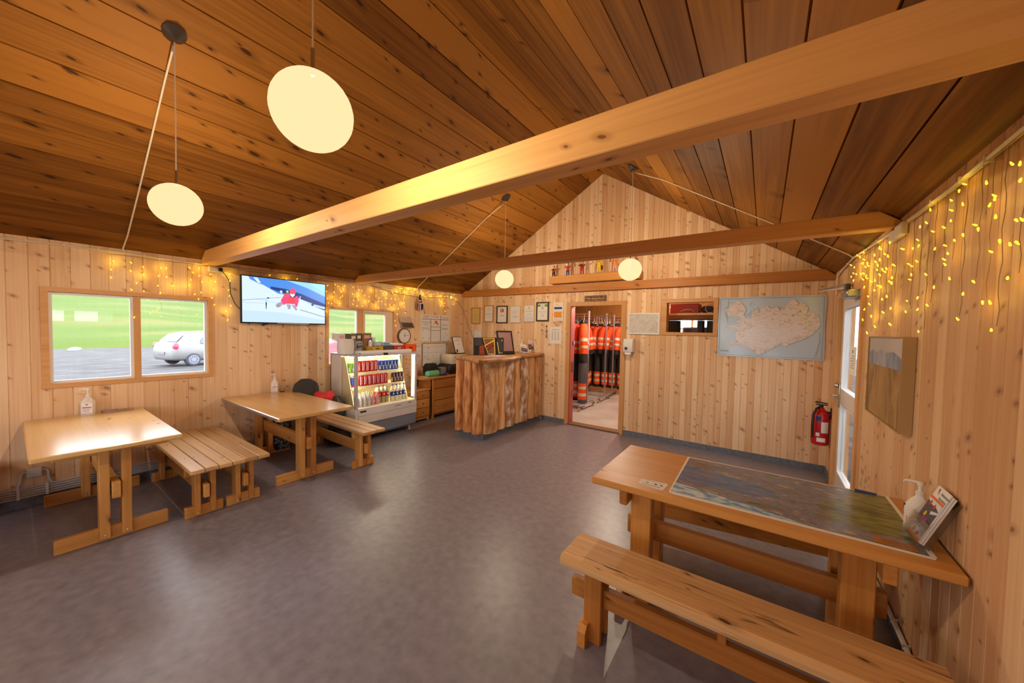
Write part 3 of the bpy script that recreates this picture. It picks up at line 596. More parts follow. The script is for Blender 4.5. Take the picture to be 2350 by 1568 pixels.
# pump bottles
mat('bottle clear', rgb(226, 214, 200), .25, spec=.6); mat('bottle white', rgb(236, 226, 212), .35); mat('label white', rgb(240, 238, 236), .5); mat('pink ink', rgb(206, 60, 110), .5)
def pump_bottle(x, y, z, w, h, label, body, lab=True, face=0., slim=.6):
    t = thing('pump_bottle', (x, y, z), label, 'bottle'); hb = h * .72
    rs = []
    for f, zz in ((.96, .0), (1, .02), (1, .62), (.94, .70), (.62, .86), (.36, .94), (.30, 1.0)):
        rx, ry = w / 2 * f, w / 2 * max(f * slim, .26 if f < .5 else 0)
        ring = []
        for i in range(20):
            a = 2 * PI * i / 20; c, s_ = math.cos(a), math.sin(a)
            e = .7
            u = rx * math.copysign(abs(c) ** e, c); v = ry * math.copysign(abs(s_) ** e, s_)
            ring.append((u, v, zz * hb))
        rs.append(ring)
    R = Matrix.Rotation(face, 3, 'Z')
    P = lambda p: tuple(R @ Vector(p) + Vector((x, y, z)))
    m = MB(); m.rings([[P(p) for p in r] for r in rs]); m.build('body', body, t, smooth=True)
    m = MB(); m.lathe([(w * .17, hb), (w * .17, hb + h * .07), (w * .09, hb + h * .09), (w * .07, hb + h * .2), (w * .12, hb + h * .2), (w * .12, hb + h * .27), (w * .05, hb + h * .28)], (x, y, z), 12)
    m.tube([P((0, 0, hb + h * .25)), P((-w * .3, 0, hb + h * .26)), P((-w * .52, 0, hb + h * .24)), P((-w * .56, 0, hb + h * .21))], [w * .08, w * .06, w * .05, w * .04], 8)
    m.build('pump', 'bottle white', t, smooth=True)
    if lab:
        yy = -w / 2 * slim - .0012; m = MB()
        def rect(u0, u1, z0, z1, mi, k=0): m.face([P((u0 * w, yy - k, z0 * hb)), P((u1 * w, yy - k, z0 * hb)), P((u1 * w, yy - k, z1 * hb)), P((u0 * w, yy - k, z1 * hb))], mi)
        rect(-.36, .36, .06, .62, 0); rect(-.07, .07, .53, .57, 1, .0004); rect(-.3, .3, .37, .42, 2, .0004)
        for k in range(4): rect(-.28, .26 - .04 * k, .32 - .05 * k, .335 - .05 * k, 3, .0004)
        rect(-.3, .3, .08, .095, 2, .0004)
        m.build('label', ['label white', 'black ink', 'pink ink', 'grey ink'], t)
    return t
pump_bottle(-5.02, .415, .745, .095, .235, 'clear hand sanitiser bottle with pump on the table under the larger window', 'bottle clear', face=1.2)
pump_bottle(-5.03, 1.94, .745, .085, .235, 'clear hand sanitiser bottle with pump on the table under the television', 'bottle clear', face=1.1)
b = pump_bottle(.585, 2.305, .75, .09, .215, 'large cream pump bottle on the map table behind the brochure holder', 'bottle white', lab=False, face=-.35, slim=.72)
m = MB(); R = Matrix.Rotation(-.35 - .9, 3, 'Z'); P = lambda u, z, d=0: tuple(R @ Vector((u, -.0425 - d, z * .72)) + Vector((.585, 2.305, .75)))
for k, (u, z0, z1, mi) in enumerate(((-.02, .12, .15, 0), (-.016, .085, .11, 1), (-.01, .05, .08, 1))): m.face([P(u, z0), P(u + .012, z0), P(u + .012, z1), P(u, z1)], mi)
m.build('label', ['navy', 'signal red'], b)
# folded pouch, pens
noisy('pouch cloth', rgb(150, 118, 104), rgb(172, 140, 122), (40, 40, 40), .85, 3)
m = MB(); R = []
for k in range(9):
    u = k / 8; y = .49 + .19 * u; w = .055 * (1 - .3 * abs(u - .4)); h = .026 * (1 - .5 * u) + .004 * math.sin(k * 2.1)
    R.append([(-5.0 - w * .5, y, .746), (-5.0 + w * .6, y + .02, .746), (-5.0 + w * .55, y + .02, .746 + h * .6), (-5.0 + w * .1, y, .746 + h), (-5.0 - w * .4, y, .746 + h * .8)])
m.rings(R); tag(m.build('pouch', 'pouch cloth', smooth=True), 'folded brown cloth pouch on the table under the larger window', 'pouch')
m = MB(); m.tube([(-4.985, 1.985, .75), (-4.95, 2.02, .75)], .006, 8); tag(m.build('marker_pen', 'black', smooth=True), 'short black marker lying beside the sanitiser on the television table', 'pen')
# brochure holder with brochures, leaning acrylic pocket on the worktable corner
hl = thing('brochure_holder', (.53, 2.18, .7530), 'clear acrylic brochure holder standing on the corner of the map table', 'brochure holder')
def HP(u, v, w):
    """u across the holder, v up its sloping back, w out of the back"""
    a = math.radians(21); X = Vector((.0, -1, 0)); Nn = Vector((-1, 0, 0))
    up = Vector((0, 0, 1)) * math.cos(a) - Nn * math.sin(a); out = Nn * math.cos(a) + Vector((0, 0, 1)) * math.sin(a)
    return tuple(Vector((.553, 2.238, .7545)) + X * u + up * v + out * w)
def hbox(mb, u0, u1, v0, v1, w0, w1, mi=0):
    V = [HP(u, v, w) for w in (w0, w1) for u, v in ((u0, v0), (u1, v0), (u1, v1), (u0, v1))]
    mb.add(V, [(0, 3, 2, 1), (4, 5, 6, 7), (0, 1, 5, 4), (1, 2, 6, 5), (2, 3, 7, 6), (3, 0, 4, 7)], mi)
m = MB(); hbox(m, -.002, .168, 0.012, .24, -.003, 0); m.build('back', 'acrylic', hl)
m = MB(); hbox(m, -.002, .168, .012, .10, .035, .038); m.build('front', 'acrylic', hl)
m = MB(); hbox(m, -.002, .168, .009, .012, -.003, .038); m.build('floor', 'acrylic', hl)
for u in (-.002, .165):
    m = MB(); V = [HP(uu, v, w) for uu in (u, u + .003) for v, w in ((.012, 0), (.012, .036), (.10, .036), (.24, 0))]
    m.add(V, [(0, 1, 2, 3), (7, 6, 5, 4), (0, 4, 5, 1), (1, 5, 6, 2), (2, 6, 7, 3), (3, 7, 4, 0)]); m.build('side', 'acrylic', hl)
mat('snow white', rgb(214, 220, 228), .5); mat('sky blue', rgb(120, 160, 205), .5); mat('slate', rgb(74, 70, 76), .5); mat('magenta', rgb(190, 60, 140), .5); mat('purple', rgb(110, 70, 150), .5); mat('yellow', rgb(236, 200, 40), .5)
BRO = ['paper', 'orange', 'black ink', 'snow white', 'slate', 'sky blue', 'magenta', 'signal red', 'yellow', 'purple', 'grey ink']
def brochure(name, F, w, h, label, words=True):
    """printed leaflet; F(u, v, d) maps across, up, out"""
    m = MB(); V = [F(u, v, d) for d in (0, .004) for u, v in ((0, 0), (w, 0), (w, h), (0, h))]
    m.add(V, [(0, 3, 2, 1), (4, 5, 6, 7), (0, 1, 5, 4), (1, 2, 6, 5), (2, 3, 7, 6), (3, 0, 4, 7)])
    def r(u0, u1, v0, v1, mi, k=1): m.face([F(u0 * w, v0 * h, .004 + .0003 * k), F(u1 * w, v0 * h, .004 + .0003 * k), F(u1 * w, v1 * h, .004 + .0003 * k), F(u0 * w, v1 * h, .004 + .0003 * k)], mi)
    def pg(pts, mi, k=2): m.face([F(u * w, v * h, .004 + .0003 * k) for u, v in pts], mi)
    r(0, 1, .745, .79, 1); r(0, 1, .25, .745, 4); r(0, 1, .06, .25, 3); r(0, 1, 0, .055, 1)
    pg([(0, .745), (1, .745), (1, .62), (.75, .66), (.3, .66), (0, .70)], 3); pg([(.55, .56), (1, .62), (1, .58), (.6, .5)], 3); pg([(0, .19), (.2, .25), (1, .25), (1, .12), (.5, .2)], 5)
    for c, a, b in ((7, .25, .68), (7, .6, .66), (8, .33, .47), (6, .36, .38), (9, .62, .40), (6, .52, .36), (4, .3, .13), (4, .62, .11), (7, .68, .13)):
        pg([(a - .07, b - .045), (a + .05, b - .05), (a + .08, b), (a + .02, b + .045), (a - .05, b + .03)], c, 3)
    pg([(.12, .86), (.2, .95), (.24, .9), (.34, .84), (.25, .93), (.2, .97)], 1, 2); pg([(.2, .95), (.27, .97), (.34, .86), (.26, .92)], 7, 3)
    if words:
        o = Vector(F(.46 * w, .905 * h, .0046)); ux = Vector(F(w, 0, 0)) - Vector(F(0, 0, 0)); uy = Vector(F(0, h, 0)) - Vector(F(0, 0, 0))
        m.text('Adventure', o, ux, uy, w * .15, 2, 'LEFT'); m.text('Activities', o - uy.normalized() * w * .16, ux, uy, w * .15, 2, 'LEFT')
    else: r(.2, .9, .86, .89, 10, 2)
    return tag(m.build(name, BRO), label, 'brochure')
for k in range(3):
    F = lambda u, v, d, k=k: HP(.024 + u, .014 + v, .024 + d)
    if k == 0: brochure('brochure', F, .12, .228, 'front brochure with orange stripe in the acrylic holder on the map table')
    else:
        m = MB(); hbox(m, .026 + .003 * k, .146 + .003 * k, .014, .240 - .003 * k, .024 - .0065 * k, .029 - .0065 * k); tag(m.build('brochure', 'paper'), 'one of the brochures stacked behind the front one in the acrylic holder', 'brochure', 'brochures behind the front one')
# ================================================================ drinks fridge
FX, FY0, FY1 = -4.43, 2.672, 3.705
mat('fridge white', rgb(238, 238, 242), .35); mat('fridge side', rgb(222, 214, 206), .4); mat('fridge grey', rgb(140, 148, 168), .4); mat('fridge post', rgb(190, 190, 202), .4)
mat('fridge cream', rgb(244, 232, 186), .5); mat('tube light', (1, .95, .8), .5, emit=(1, .9, .66), es=12.); mat('strip light', (1, .95, .8), .5, emit=(1, .88, .6), es=26.)
fr = thing('drinks_fridge', (-4.75, 3.19, 0), 'lit white display fridge full of cans and bottles beside the small window', 'fridge')
m = MB(); m.bbox(-5.07, FX, FY0, FY1, .262, .478, c=.006); m.box(-5.07, FX - .1, FY0, FY0 + .012, .1, .27, 0); m.build('base_cabinet', 'fridge white', fr)
m = MB(); m.box(FX - .002, FX + .0012, FY0 + .04, FY1 - .008, .372, .376); m.box(FX - .002, FX + .0012, FY0 + .036, FY0 + .04, .27, .475)
m.build('panel_seam', 'grey ink', fr)
m = MB(); m.bbox(-5.05, FX - .012, FY0 + .01, FY1 - .005, .10, .262, c=.004); m.bbox(-5.02, FX - .1, FY0 + .05, FY1 - .08, .045, .1, c=.004); m.build('kick_panel', 'fridge grey', fr)
for x, y in ((FX - .09, FY1 - .07), (FX - .09, FY0 + .08), (-4.98, FY0 + .08), (-4.98, FY1 - .07)):
    m = MB(); m.cyl((x, y, 0), (x, y, .06), .012, n=8); m.cyl((x, y, 0), (x, y, .008), .028, n=10); m.build('foot', 'white plastic', fr)
m = MB(); m.box(FX, FX + .0015, FY0 + .07, FY0 + .16, .42, .445, 0); m.box(FX, FX + .002, 3.30, 3.40, .4275, .434, 0); m.face([(FX + .0015, 3.52, .437), (FX + .0015, 3.62, .437), (FX + .0015, 3.57, .455)], 1)
m.text('INTER', (FX + .002, FY0 + .115, .4325), (0, 1, 0), (0, 0, 1), .024, 1, bold=.002) if 0 else None
m.build('badge', ['dark grey', 'grey ink'], fr)
m = MB(); m.box(-5.07, -5.05, FY0, FY1, .47, 1.195); m.build('back_wall', 'fridge cream', fr)
m = MB(); m.bbox(-5.07, -4.79, FY0, FY0 + .02, .47, 1.195, c=.003); m.build('side_wall', 'fridge side', fr)
m = MB(); m.bbox(-5.07, -4.79, FY1 - .02, FY1, .47, 1.195, c=.003); m.build('side_wall', 'fridge side', fr)
for y in (FY0 + .022, FY1 - .125):
    m = MB(); m.prism([(-5.05, .48), (-4.49, .48), (-4.75, 1.165), (-5.05, 1.165)] if 0 else [(-5.05, .48), (-4.5, .48), (-4.735, 1.165), (-5.05, 1.165)], 1, y, y + .012); m.build('side_liner', 'fridge cream', fr)
m = MB(); m.bbox(-5.07, FX, FY0 - .004, FY1 + .004, 1.185, 1.212, c=.006); m.build('top_panel', 'fridge post', fr)
m = MB(); m.lathe([(.02, 2.76), (.03, 2.762), (.03, 3.61), (.02, 3.612)], (-4.475, 0, 1.234), 14, axis=1); m.bbox(-4.53, -4.45, 2.76, 3.612, 1.206, 1.236, c=.004); m.build('blind_housing', 'fridge white', fr, smooth=True)
m = MB(); m.bbox(-4.44, -4.425, 3.1, 3.17, 1.19, 1.225, c=.002); m.build('latch', 'black', fr)
for y in (FY0, FY1 - .038):
    m = MB(); m.bbox(FX - .045, FX, y, y + .038, .47, 1.19, c=.004); m.build('corner_post', 'fridge post', fr)
m = MB(); m.box(-4.79, FX - .045, FY0 + .006, FY0 + .01, .478, 1.186); m.build('side_glass', 'case glass', fr)
m = MB(); m.box(-4.79, FX - .045, FY1 - .01, FY1 - .006, .478, 1.186); m.build('side_glass', 'case glass', fr)
for z, x in ((.945, -4.63), (.755, -4.575)):
    m = MB(); m.box(-5.05, x, FY0 + .034, FY1 - .125, z - .008, z); m.bbox(x, x + .012, FY0 + .034, FY1 - .125, z - .04, z + .004, c=.002); m.build('shelf', 'fridge cream', fr)
m = MB(); m.box(-5.05, FX - .04, FY0 + .012, FY1 - .012, .476, .482); m.build('floor_tray', 'fridge cream', fr)
m = MB(); m.box(-4.72, -4.69, FY0 + .05, FY1 - .13, 1.155, 1.185); m.build('light_strip', 'strip light', fr)
for z, x in ((.936, -4.66), (.746, -4.6)):  # strips under the shelves, added to brighten the fridge interior
    m = MB(); m.box(x - .02, x, FY0 + .05, FY1 - .14, z - .006, z); m.build('light_strip', 'strip light', fr)
m = MB(); m.cyl((FX - .06, FY0 + .046, .52), (FX - .06, FY0 + .046, 1.16), .009, n=8); m.build('light_tube', 'tube light', fr)
m = MB(); m.cyl((FX - .06, FY1 - .045, .52), (FX - .06, FY1 - .045, 1.16), .011, n=8); m.build('light_tube', 'tube light', fr)
m = MB()
for z in (.942, .752):
    x = -4.63 if z > .9 else -4.575
    m.tube([(x + .004, FY1 - .11, z), (x + .004, FY1 - .02, z)], .003, 5)
m.build('shelf_rail', 'steel', fr)
# cans and bottles, each kind built once
mat('can red', rgb(206, 38, 34), .3, .3); mat('can green', rgb(120, 190, 30), .3, .3); mat('can blue', rgb(40, 70, 160), .3, .3); mat('can silver', rgb(206, 210, 220), .3, .5); mat('can black', rgb(40, 30, 26), .35, .3)
mat('bottle pink', rgb(226, 160, 164), .4); mat('bottle pale', rgb(206, 206, 210), .4); mat('cola', rgb(178, 170, 148), .2); mat('water', rgb(222, 220, 200), .15, spec=.7)
def can(name, x, y, z, r, h, m0, m1, label, grp, stripe='v'):
    t = thing(name, (x, y, z), label, 'can', grp)
    b = MB(); b.lathe([(r * .8, 0), (r, h * .04), (r, h * .9), (r * .82, h * .965)], (x, y, z), 14); b.build('body', m0, t, smooth=True)
    b = MB(); b.lathe([(r * .82, h * .965), (r * .84, h), (r * .74, h), (r * .72, h * .975)], (x, y, z), 14); b.build('lid', 'can silver', t, smooth=True)
    b = MB(); R = r + .0006
    def patch(a0, a1, z0, z1, n=4):
        for k in range(n):
            p, q = a0 + (a1 - a0) * k / n, a0 + (a1 - a0) * (k + 1) / n
            b.face([(x + R * math.cos(p), y + R * math.sin(p), z + z0 * h), (x + R * math.cos(q), y + R * math.sin(q), z + z0 * h), (x + R * math.cos(q), y + R * math.sin(q), z + z1 * h), (x + R * math.cos(p), y + R * math.sin(p), z + z1 * h)])
    if stripe == 'v':
        for k in range(6): patch(-.9 + .08 * math.sin(k), -.62 + .08 * math.sin(k), .12 + .125 * k, .22 + .125 * k, 2)
        patch(-.3, -.1, .15, .8, 2)
    elif stripe == 'block': patch(-1.3, -.5, .1, .5); patch(.1, .7, .45, .86)
    else: patch(-1.2, .6, .05, .2)
    b.build('label_print', m1, t)
    return t
def bottle(name, x, y, z, r, h, body, cap, lab, label, grp, l0=.3, l1=.55):
    t = thing(name, (x, y, z), label, 'bottle', grp)
    b = MB(); b.lathe([(r * .85, 0), (r, h * .03), (r, h * .6), (r * .93, h * .68), (r * .42, h * .86), (r * .38, h * .91)], (x, y, z), 14); b.build('body', body, t, smooth=True)
    b = MB(); b.lathe([(r * .46, h * .91), (r * .46, h * .99), (r * .4, h)], (x, y, z), 12); b.build('cap', cap, t, smooth=True)
    b = MB(); b.lathe([(r + .0006, h * l0), (r + .001, h * l0 + .001), (r + .001, h * l1 - .001), (r + .0006, h * l1)], (x, y, z), 14); b.build('label', lab, t, smooth=True)
    b = MB(); b.lathe([(r * .4, r + .0012), (r * .4, r + .0016)], (0, 0, 0), 10, axis=0); b.v = [(x + p[0], y + p[1], z + p[2] + h * (l0 + l1) / 2) for p in b.v]; b.build('emblem', 'paper', t)
    return t
def row(o, n, y0, dy, rows=1, dx=-.075, jit=.004, skip=0):
    x0, z0 = o.location.x, o.location.z
    for j in range(rows):
        for k in range(n):
            if j == 0 and k == 0: o.location.y = y0; continue
            dup(o, (x0 + dx * j + random.uniform(-jit, jit), y0 + dy * k + random.uniform(-.002, .002) + (.012 if j else 0), z0))
ZS1, ZS2, ZS3 = .9455, .7555, .4825
row(can('drink_can', -4.69, 2.74, ZS1, .0255, .135, 'can green', 'can silver', 'lime green slim can at the left end of the fridge\'s upper shelf', 'lime green cans on the upper shelf', 'block'), 2, 2.742, .055, 2)
row(can('drink_can', -4.68, 2.9, ZS1, .0325, .165, 'can red', 'paper', 'red soda can in the row on the fridge\'s upper shelf', 'red cans on the upper shelf'), 5, 2.868, .068, 2, -.072)
row(can('drink_can', -4.675, 3.2, ZS1, .0265, .150, 'can blue', 'can silver', 'blue and silver slim can in the row on the fridge\'s upper shelf', 'blue and silver cans on the upper shelf', 'block'), 6, 3.218, .058, 2)
row(can('drink_can', -4.63, 2.74, ZS2, .026, .135, 'can blue', 'can red', 'blue, red and white slim can at the left end of the fridge\'s middle shelf', 'blue, red and white cans on the middle shelf', 'base'), 2, 2.742, .056, 1)
row(can('drink_can', -4.625, 2.9, ZS2, .0325, .158, 'can red', 'can silver', 'red soda can in the long row on the fridge\'s middle shelf', 'red cans on the middle shelf'), 7, 2.872, .0675, 2, -.072)
row(can('drink_can', -4.62, 3.4, ZS2, .027, .150, 'can black', 'bottle pink', 'dark brown can with pale lettering at the right end of the fridge\'s middle shelf', 'dark cans on the middle shelf', 'block'), 4, 3.392, .0565, 1)
row(bottle('drink_bottle', -4.52, 2.75, ZS3, .029, .185, 'bottle pale', 'water', 'bottle pale', 'small bottle with a pale grey label at the front left of the fridge floor', 'small pale bottles on the fridge floor', .12, .5), 4, 2.735, .064, 2, -.07)
row(bottle('drink_bottle', -4.525, 3.0, ZS3, .029, .185, 'bottle pink', 'water', 'bottle pink', 'small bottle with a pink label on the fridge floor', 'small pink bottles on the fridge floor', .12, .5), 2, 2.995, .064, 1)
row(bottle('drink_bottle', -4.575, 3.13, ZS3, .032, .255, 'cola', 'can red', 'can red', 'clear plastic bottle with red label and red cap on the fridge floor', 'red labelled bottles on the fridge floor', .36, .62), 3, 3.12, .068, 2, -.07)
row(bottle('drink_bottle', -4.57, 3.35, ZS3, .033, .25, 'water', 'can blue', 'can blue', 'clear water bottle with blue label and blue cap on the fridge floor', 'blue labelled water bottles on the fridge floor', .3, .56), 4, 3.352, .0685, 1)
# ---- on top of the fridge
def carton(name, x0, x1, y0, y1, z0, z1, m0, label, m1=None, cat='box', face=None, word=None, wcol=2, rot=0.):
    t = thing(name, ((x0 + x1) / 2, (y0 + y1) / 2, z0), label, cat)
    b = MB(); b.bbox(x0, x1, y0, y1, z0, z1, c=.003); b.build('carton', m0, t)
    if m1:
        b = MB(); d = .0008; b.face([(x1 + d, y0 + .15 * (y1 - y0), z0 + .25 * (z1 - z0)), (x1 + d, y0 + .85 * (y1 - y0), z0 + .25 * (z1 - z0)), (x1 + d, y0 + .85 * (y1 - y0), z0 + .7 * (z1 - z0)), (x1 + d, y0 + .15 * (y1 - y0), z0 + .7 * (z1 - z0))], 0); b.build('printed_panel', m1, t)
    if rot: t.rotation_euler = (0, 0, rot)
    return t
ZT = 1.213
mat('coffee silver', rgb(150, 150, 154), .35, .4); mat('card brown', rgb(150, 112, 70), .8); mat('card grey', rgb(96, 90, 86), .7); mat('crate yellow', rgb(214, 170, 40), .6); mat('crate dark', rgb(84, 78, 76), .6); mat('crate red', rgb(196, 60, 66), .6); mat('crate orange', rgb(240, 90, 20), .6); mat('pale blue', rgb(176, 206, 224), .5); mat('pink print', rgb(236, 170, 180), .6)
# white plastic sack: soft upright bag
def sack(name, c, w, d, h, m0, label, cat, fl=.04, logo=None):
    t = thing(name, c, label, cat); b = MB(); R = []
    for k in range(7):
        f = k / 6; ww = w * (.46 + .06 * math.sin(3 * f)); dd = d * (.5 - .12 * f); ring = []
        for i in range(16):
            a = 2 * PI * i / 16; cu, sv = math.cos(a), math.sin(a)
            ring.append((c[0] + dd * math.copysign(abs(cu) ** .6, cu), c[1] + ww * math.copysign(abs(sv) ** .6, sv), c[2] + h * f + (fl * h * math.sin(2.3 * a + 1) if k == 6 else 0)))
        R.append(ring)
    b.rings(R); b.build('bag', m0, t, smooth=True)
    if logo:
        b = MB(); X = c[0] + d * .46; b.text(logo, (X, c[1] - .005, c[2] + h * .40), (0, 1, 0), (-.08, 0, 1), h * .36, 0, bold=.002)
        b.tube([(X, c[1] + .045 * math.cos(2 * PI * k / 20 + .9), c[2] + h * .45 + .045 * math.sin(2 * PI * k / 20 + .9)) for k in range(15)], .0025, 4); b.build('logo', 'black ink', t)
    return t
sack('plastic_sack', (-4.72, 2.70, ZT), .205, .18, .2, 'white plastic', 'white plastic sack standing at the left end of the fridge top', 'sack')
sack('coffee_bag', (-4.74, 2.89, ZT + .04), .145, .12, .13, 'coffee silver', 'silver coffee bag with a dark round logo on top of the fridge', 'coffee bag', logo='ASTI')
sack('paper_bag', (-4.77, 3.01, ZT), .11, .14, .185, 'card brown', 'brown paper bag beside the silver coffee bag on the fridge', 'paper bag')
carton('carton_box', -4.83, -4.66, 2.80, 2.97, ZT, ZT + .038, 'white plastic', 'flat white box lying under the coffee bag on the fridge top')
ZB2 = 1.395
carton('carton_box', -4.93, -4.76, 2.615, 2.715, ZB2 + .005, ZB2 + .10, 'white plastic', 'white and pink carton at the left of the row of boxes by the window', 'pink print')
carton('carton_box', -4.93, -4.76, 2.720, 2.795, ZB2, ZB2 + .095, 'card grey', 'dark grey carton beside the white and pink one in the window row')
carton('carton_box', -4.93, -4.77, 2.800, 2.885, ZB2 + .0, ZB2 + .088, 'card brown', 'brown open carton in the middle of the window row of boxes', 'paper')
carton('carton_box', -4.92, -4.77, 2.890, 2.965, ZB2, ZB2 + .1, 'card grey', 'dull brown carton in the window row, second from its right end', 'paper')
carton('carton_box', -4.92, -4.75, 2.975, 3.115, ZB2, ZB2 + .105, 'card brown', 'brown carton with a pink strip at the right end of the window row', 'pink print')
sh = thing('box_shelf', (-4.9, 2.8, ZT), 'low white wire rack carrying the row of small cartons above the fridge', 'rack')
m = MB(); m.box(-4.94, -4.80, 2.605, 3.125, ZB2 - .008, ZB2 - .0005); m.build('deck', 'white plastic', sh)
for x in (-4.935, -4.81):
    for y in (2.70, 3.115):
        m = MB(); m.cyl((x, y, ZT), (x, y, ZB2 - .004), .006, n=6); m.build('post', 'white plastic', sh)
jr = thing('beaker', (-4.72, 3.125, ZT), 'white plastic beaker holding packets, standing on the fridge', 'cup')
m = MB(); m.lathe([(.030, 0), (.041, .17), (.038, .17), (.028, .004)], (-4.72, 3.125, ZT), 16); m.build('cup', 'bottle pale', jr, smooth=True)
for k, (c, dy, a) in enumerate((('gold', .02, .3), ('sky blue', -.015, -.2), ('paper', .0, .1))):
    m = MB(); m.box(-4.735 + .01 * k, -4.732 + .01 * k, 3.125 + dy - .02, 3.125 + dy + .02, ZT + .1, ZT + .225); tag(m.build('packet', c), ('gold', 'pale blue', 'white')[k] + ' packet sticking out of the white beaker on the fridge', 'packet')
m = MB(); m.lathe([(.03, 0), (.032, .15), (.027, .165)], (-4.69, 3.06, ZT), 14); tag(m.build('jar', 'bottle white', smooth=True), 'plain white jar between the paper bag and the beaker on the fridge', 'jar')
def crate(y0, y1, z0, z1, m0, label, slot=True, extra=None, x=(-4.78, -4.57)):
    t = thing('display_tray', ((x[0] + x[1]) / 2, (y0 + y1) / 2, z0), label, 'tray')
    b = MB(); b.box(x[0], x[1], y0, y1, z0, z0 + .006); b.bbox(x[1] - .006, x[1], y0, y1, z0, z1, c=.002); b.bbox(x[0], x[0] + .006, y0, y1, z0, z1, c=.002); b.box(x[0], x[1], y0, y0 + .006, z0, z1); b.box(x[0], x[1], y1 - .006, y1, z0, z1); b.build('tray', m0, t)
    if slot: b = MB(); c = (y0 + y1) / 2; b.box(x[1], x[1] + .001, c - .03, c + .03, z0 + (z1 - z0) * .45, z0 + (z1 - z0) * .62); b.build('hand_slot', 'black ink', t)
    if extra: b = MB(); c = (y0 + y1) / 2; b.text(extra[0], (x[1] + .001, c, (z0 + z1) / 2), (0, 1, 0), (0, 0, 1), (z1 - z0) * .5, 0, bold=.001); b.build('printing', extra[1], t)
    return t
crate(3.0, 3.195, ZT + .03, ZT + .098, 'crate yellow', 'yellow tray with a dark slot on the fridge, leftmost of the four trays')
crate(3.2, 3.365, ZT + .03, ZT + .1, 'crate dark', 'dark grey tray between the yellow and the red tray on the fridge', False)
crate(3.37, 3.575, ZT + .03, ZT + .1, 'crate red', 'red tray with a white emblem between the dark and the orange tray', False, ('OO', 'paper'))
crate(3.58, 3.80, ZT + .002, ZT + .112, 'crate orange', 'orange tray with dark printing at the right end of the fridge top', False, ('MARS', 'black ink')) if 0 else crate(3.58, 3.80, ZT + .002, ZT + .112, 'crate orange', 'orange tray with a dark panel at the right end of the fridge top', True)
carton('carton_box', -4.76, -4.62, 3.09, 3.2, ZT + .1, ZT + .165, 'pale blue', 'pale blue box resting on the yellow tray', 'snow white')
carton('carton_box', -4.76, -4.62, 3.21, 3.345, ZT + .102, ZT + .158, 'pale blue', 'pale blue box with a deep blue band on the dark grey tray', 'sky blue')
carton('paper_stack', -4.77, -4.6, 3.385, 3.57, ZT + .1, ZT + .128, 'paper', 'stack of white paper on the red tray', None, 'paper')
m = MB(); m.box(-4.79, -4.56, 2.995, 3.58, ZT, ZT + .028); tag(m.build('tray_board', 'grey metal'), 'flat grey board carrying the yellow, dark and red trays on the fridge', 'board')
# ================================================================ log-clad counter
ct = thing('reception_counter', (-3.45, 4.7, 0), 'reception counter clad in split logs with a rough slab top', 'counter')
m = MB(); m.box(-3.76, -3.235, 3.9, YB - .01, .0, .088); m.build('plinth', 'skirting', ct)
m = MB(); m.box(-3.755, -3.245, 3.91, YB - .01, .088, 1.125); m.build('carcass', 'red pine z', ct)
def slab(c0, c1, z0, z1, depth, face, m0, seed, burl=None):
    """half-round split log standing on end. face 'x': spans c0..c1 in y on the +x side; 'y': spans in x on the -y side"""
    rnd = random.Random(seed); b = MB(); R = []; n = 14; p1, p2, p3 = (rnd.uniform(0, 6) for _ in range(3))
    for k in range(n + 1):
        f = k / n; z = z0 + (z1 - z0) * f
        w = (c1 - c0) / 2 * (.95 + .06 * math.sin(5 * f + p1) + .04 * math.sin(11 * f + p2)); c = (c0 + c1) / 2 + .008 * math.sin(4 * f + p3); d = depth * (1.25 + .15 * math.sin(7 * f + p2))
        ring = []
        for i in range(11):
            a = PI * i / 10
            g = 1 + .05 * math.sin(9 * a + 13 * f + p1)
            if burl and abs(f - burl[0]) < .09: g += burl[2] * (1 - abs(f - burl[0]) / .09) * max(0, 1 - abs(a - burl[1]) / .9)
            u, v = c - w * math.cos(a) * g, d * math.sin(a) ** .8 * g if a not in (0, PI) else 0
            ring.append((-3.245 + v, u, z) if face == 'x' else (u, 3.91 - v, z))
        R.append(ring)
    b.rings(R, close=False, cap=True); return b.build('log_slab', m0, ct, smooth=True, angle=60)
for i, (a, b_, mm) in enumerate(((-3.752, -3.605, 'red log'), (-3.588, -3.428, 'red log'), (-3.41, -3.262, 'red log'))): slab(a, b_, .085, 1.13, .075, 'y', mm, 20 + i)
SL = [(3.905, 4.215, 'bark', .07, (.55, 2.9, .5)), (4.22, 4.40, 'stripped log', .045, None), (4.40, 4.63, 'bark pale', .06, (.22, 2.6, .4)), (4.66, 4.80, 'stripped log', .045, (.6, .5, .35)), (4.79, 5.045, 'bark pale', .06, (.64, 2.9, .4)), (5.05, 5.25, 'stripped log', .05, None), (5.25, 5.42, 'bark', .055, None), (5.41, 5.475, 'stripped log', .04, None)]
for i, (a, b_, mm, d, bl) in enumerate(SL): slab(a, b_, .085, 1.13, d, 'x', mm, 40 + i, bl)
top = [(-3.80, 5.47), (-3.78, 3.86), (-3.72, 3.835), (-3.58, 3.79), (-3.46, 3.775), (-3.30, 3.68), (-3.16, 3.60), (-3.05, 3.575), (-3.005, 3.64), (-3.01, 3.86), (-2.995, 4.2), (-3.05, 4.5), (-3.13, 4.78), (-3.145, 5.1), (-3.15, 5.47)]
m = MB(); cen = Vector((-3.45, 4.6))
def inset(p, q): v = Vector(p); d = (cen - v); return v + d.normalized() * q
R = []
for z, q in ((1.128, .05), (1.14, .015), (1.165, .0), (1.183, .012), (1.19, .035)):
    R.append([(*inset(p, q + .008 * math.sin(i * 2.7 + z * 60)), z) for i, p in enumerate(top)])
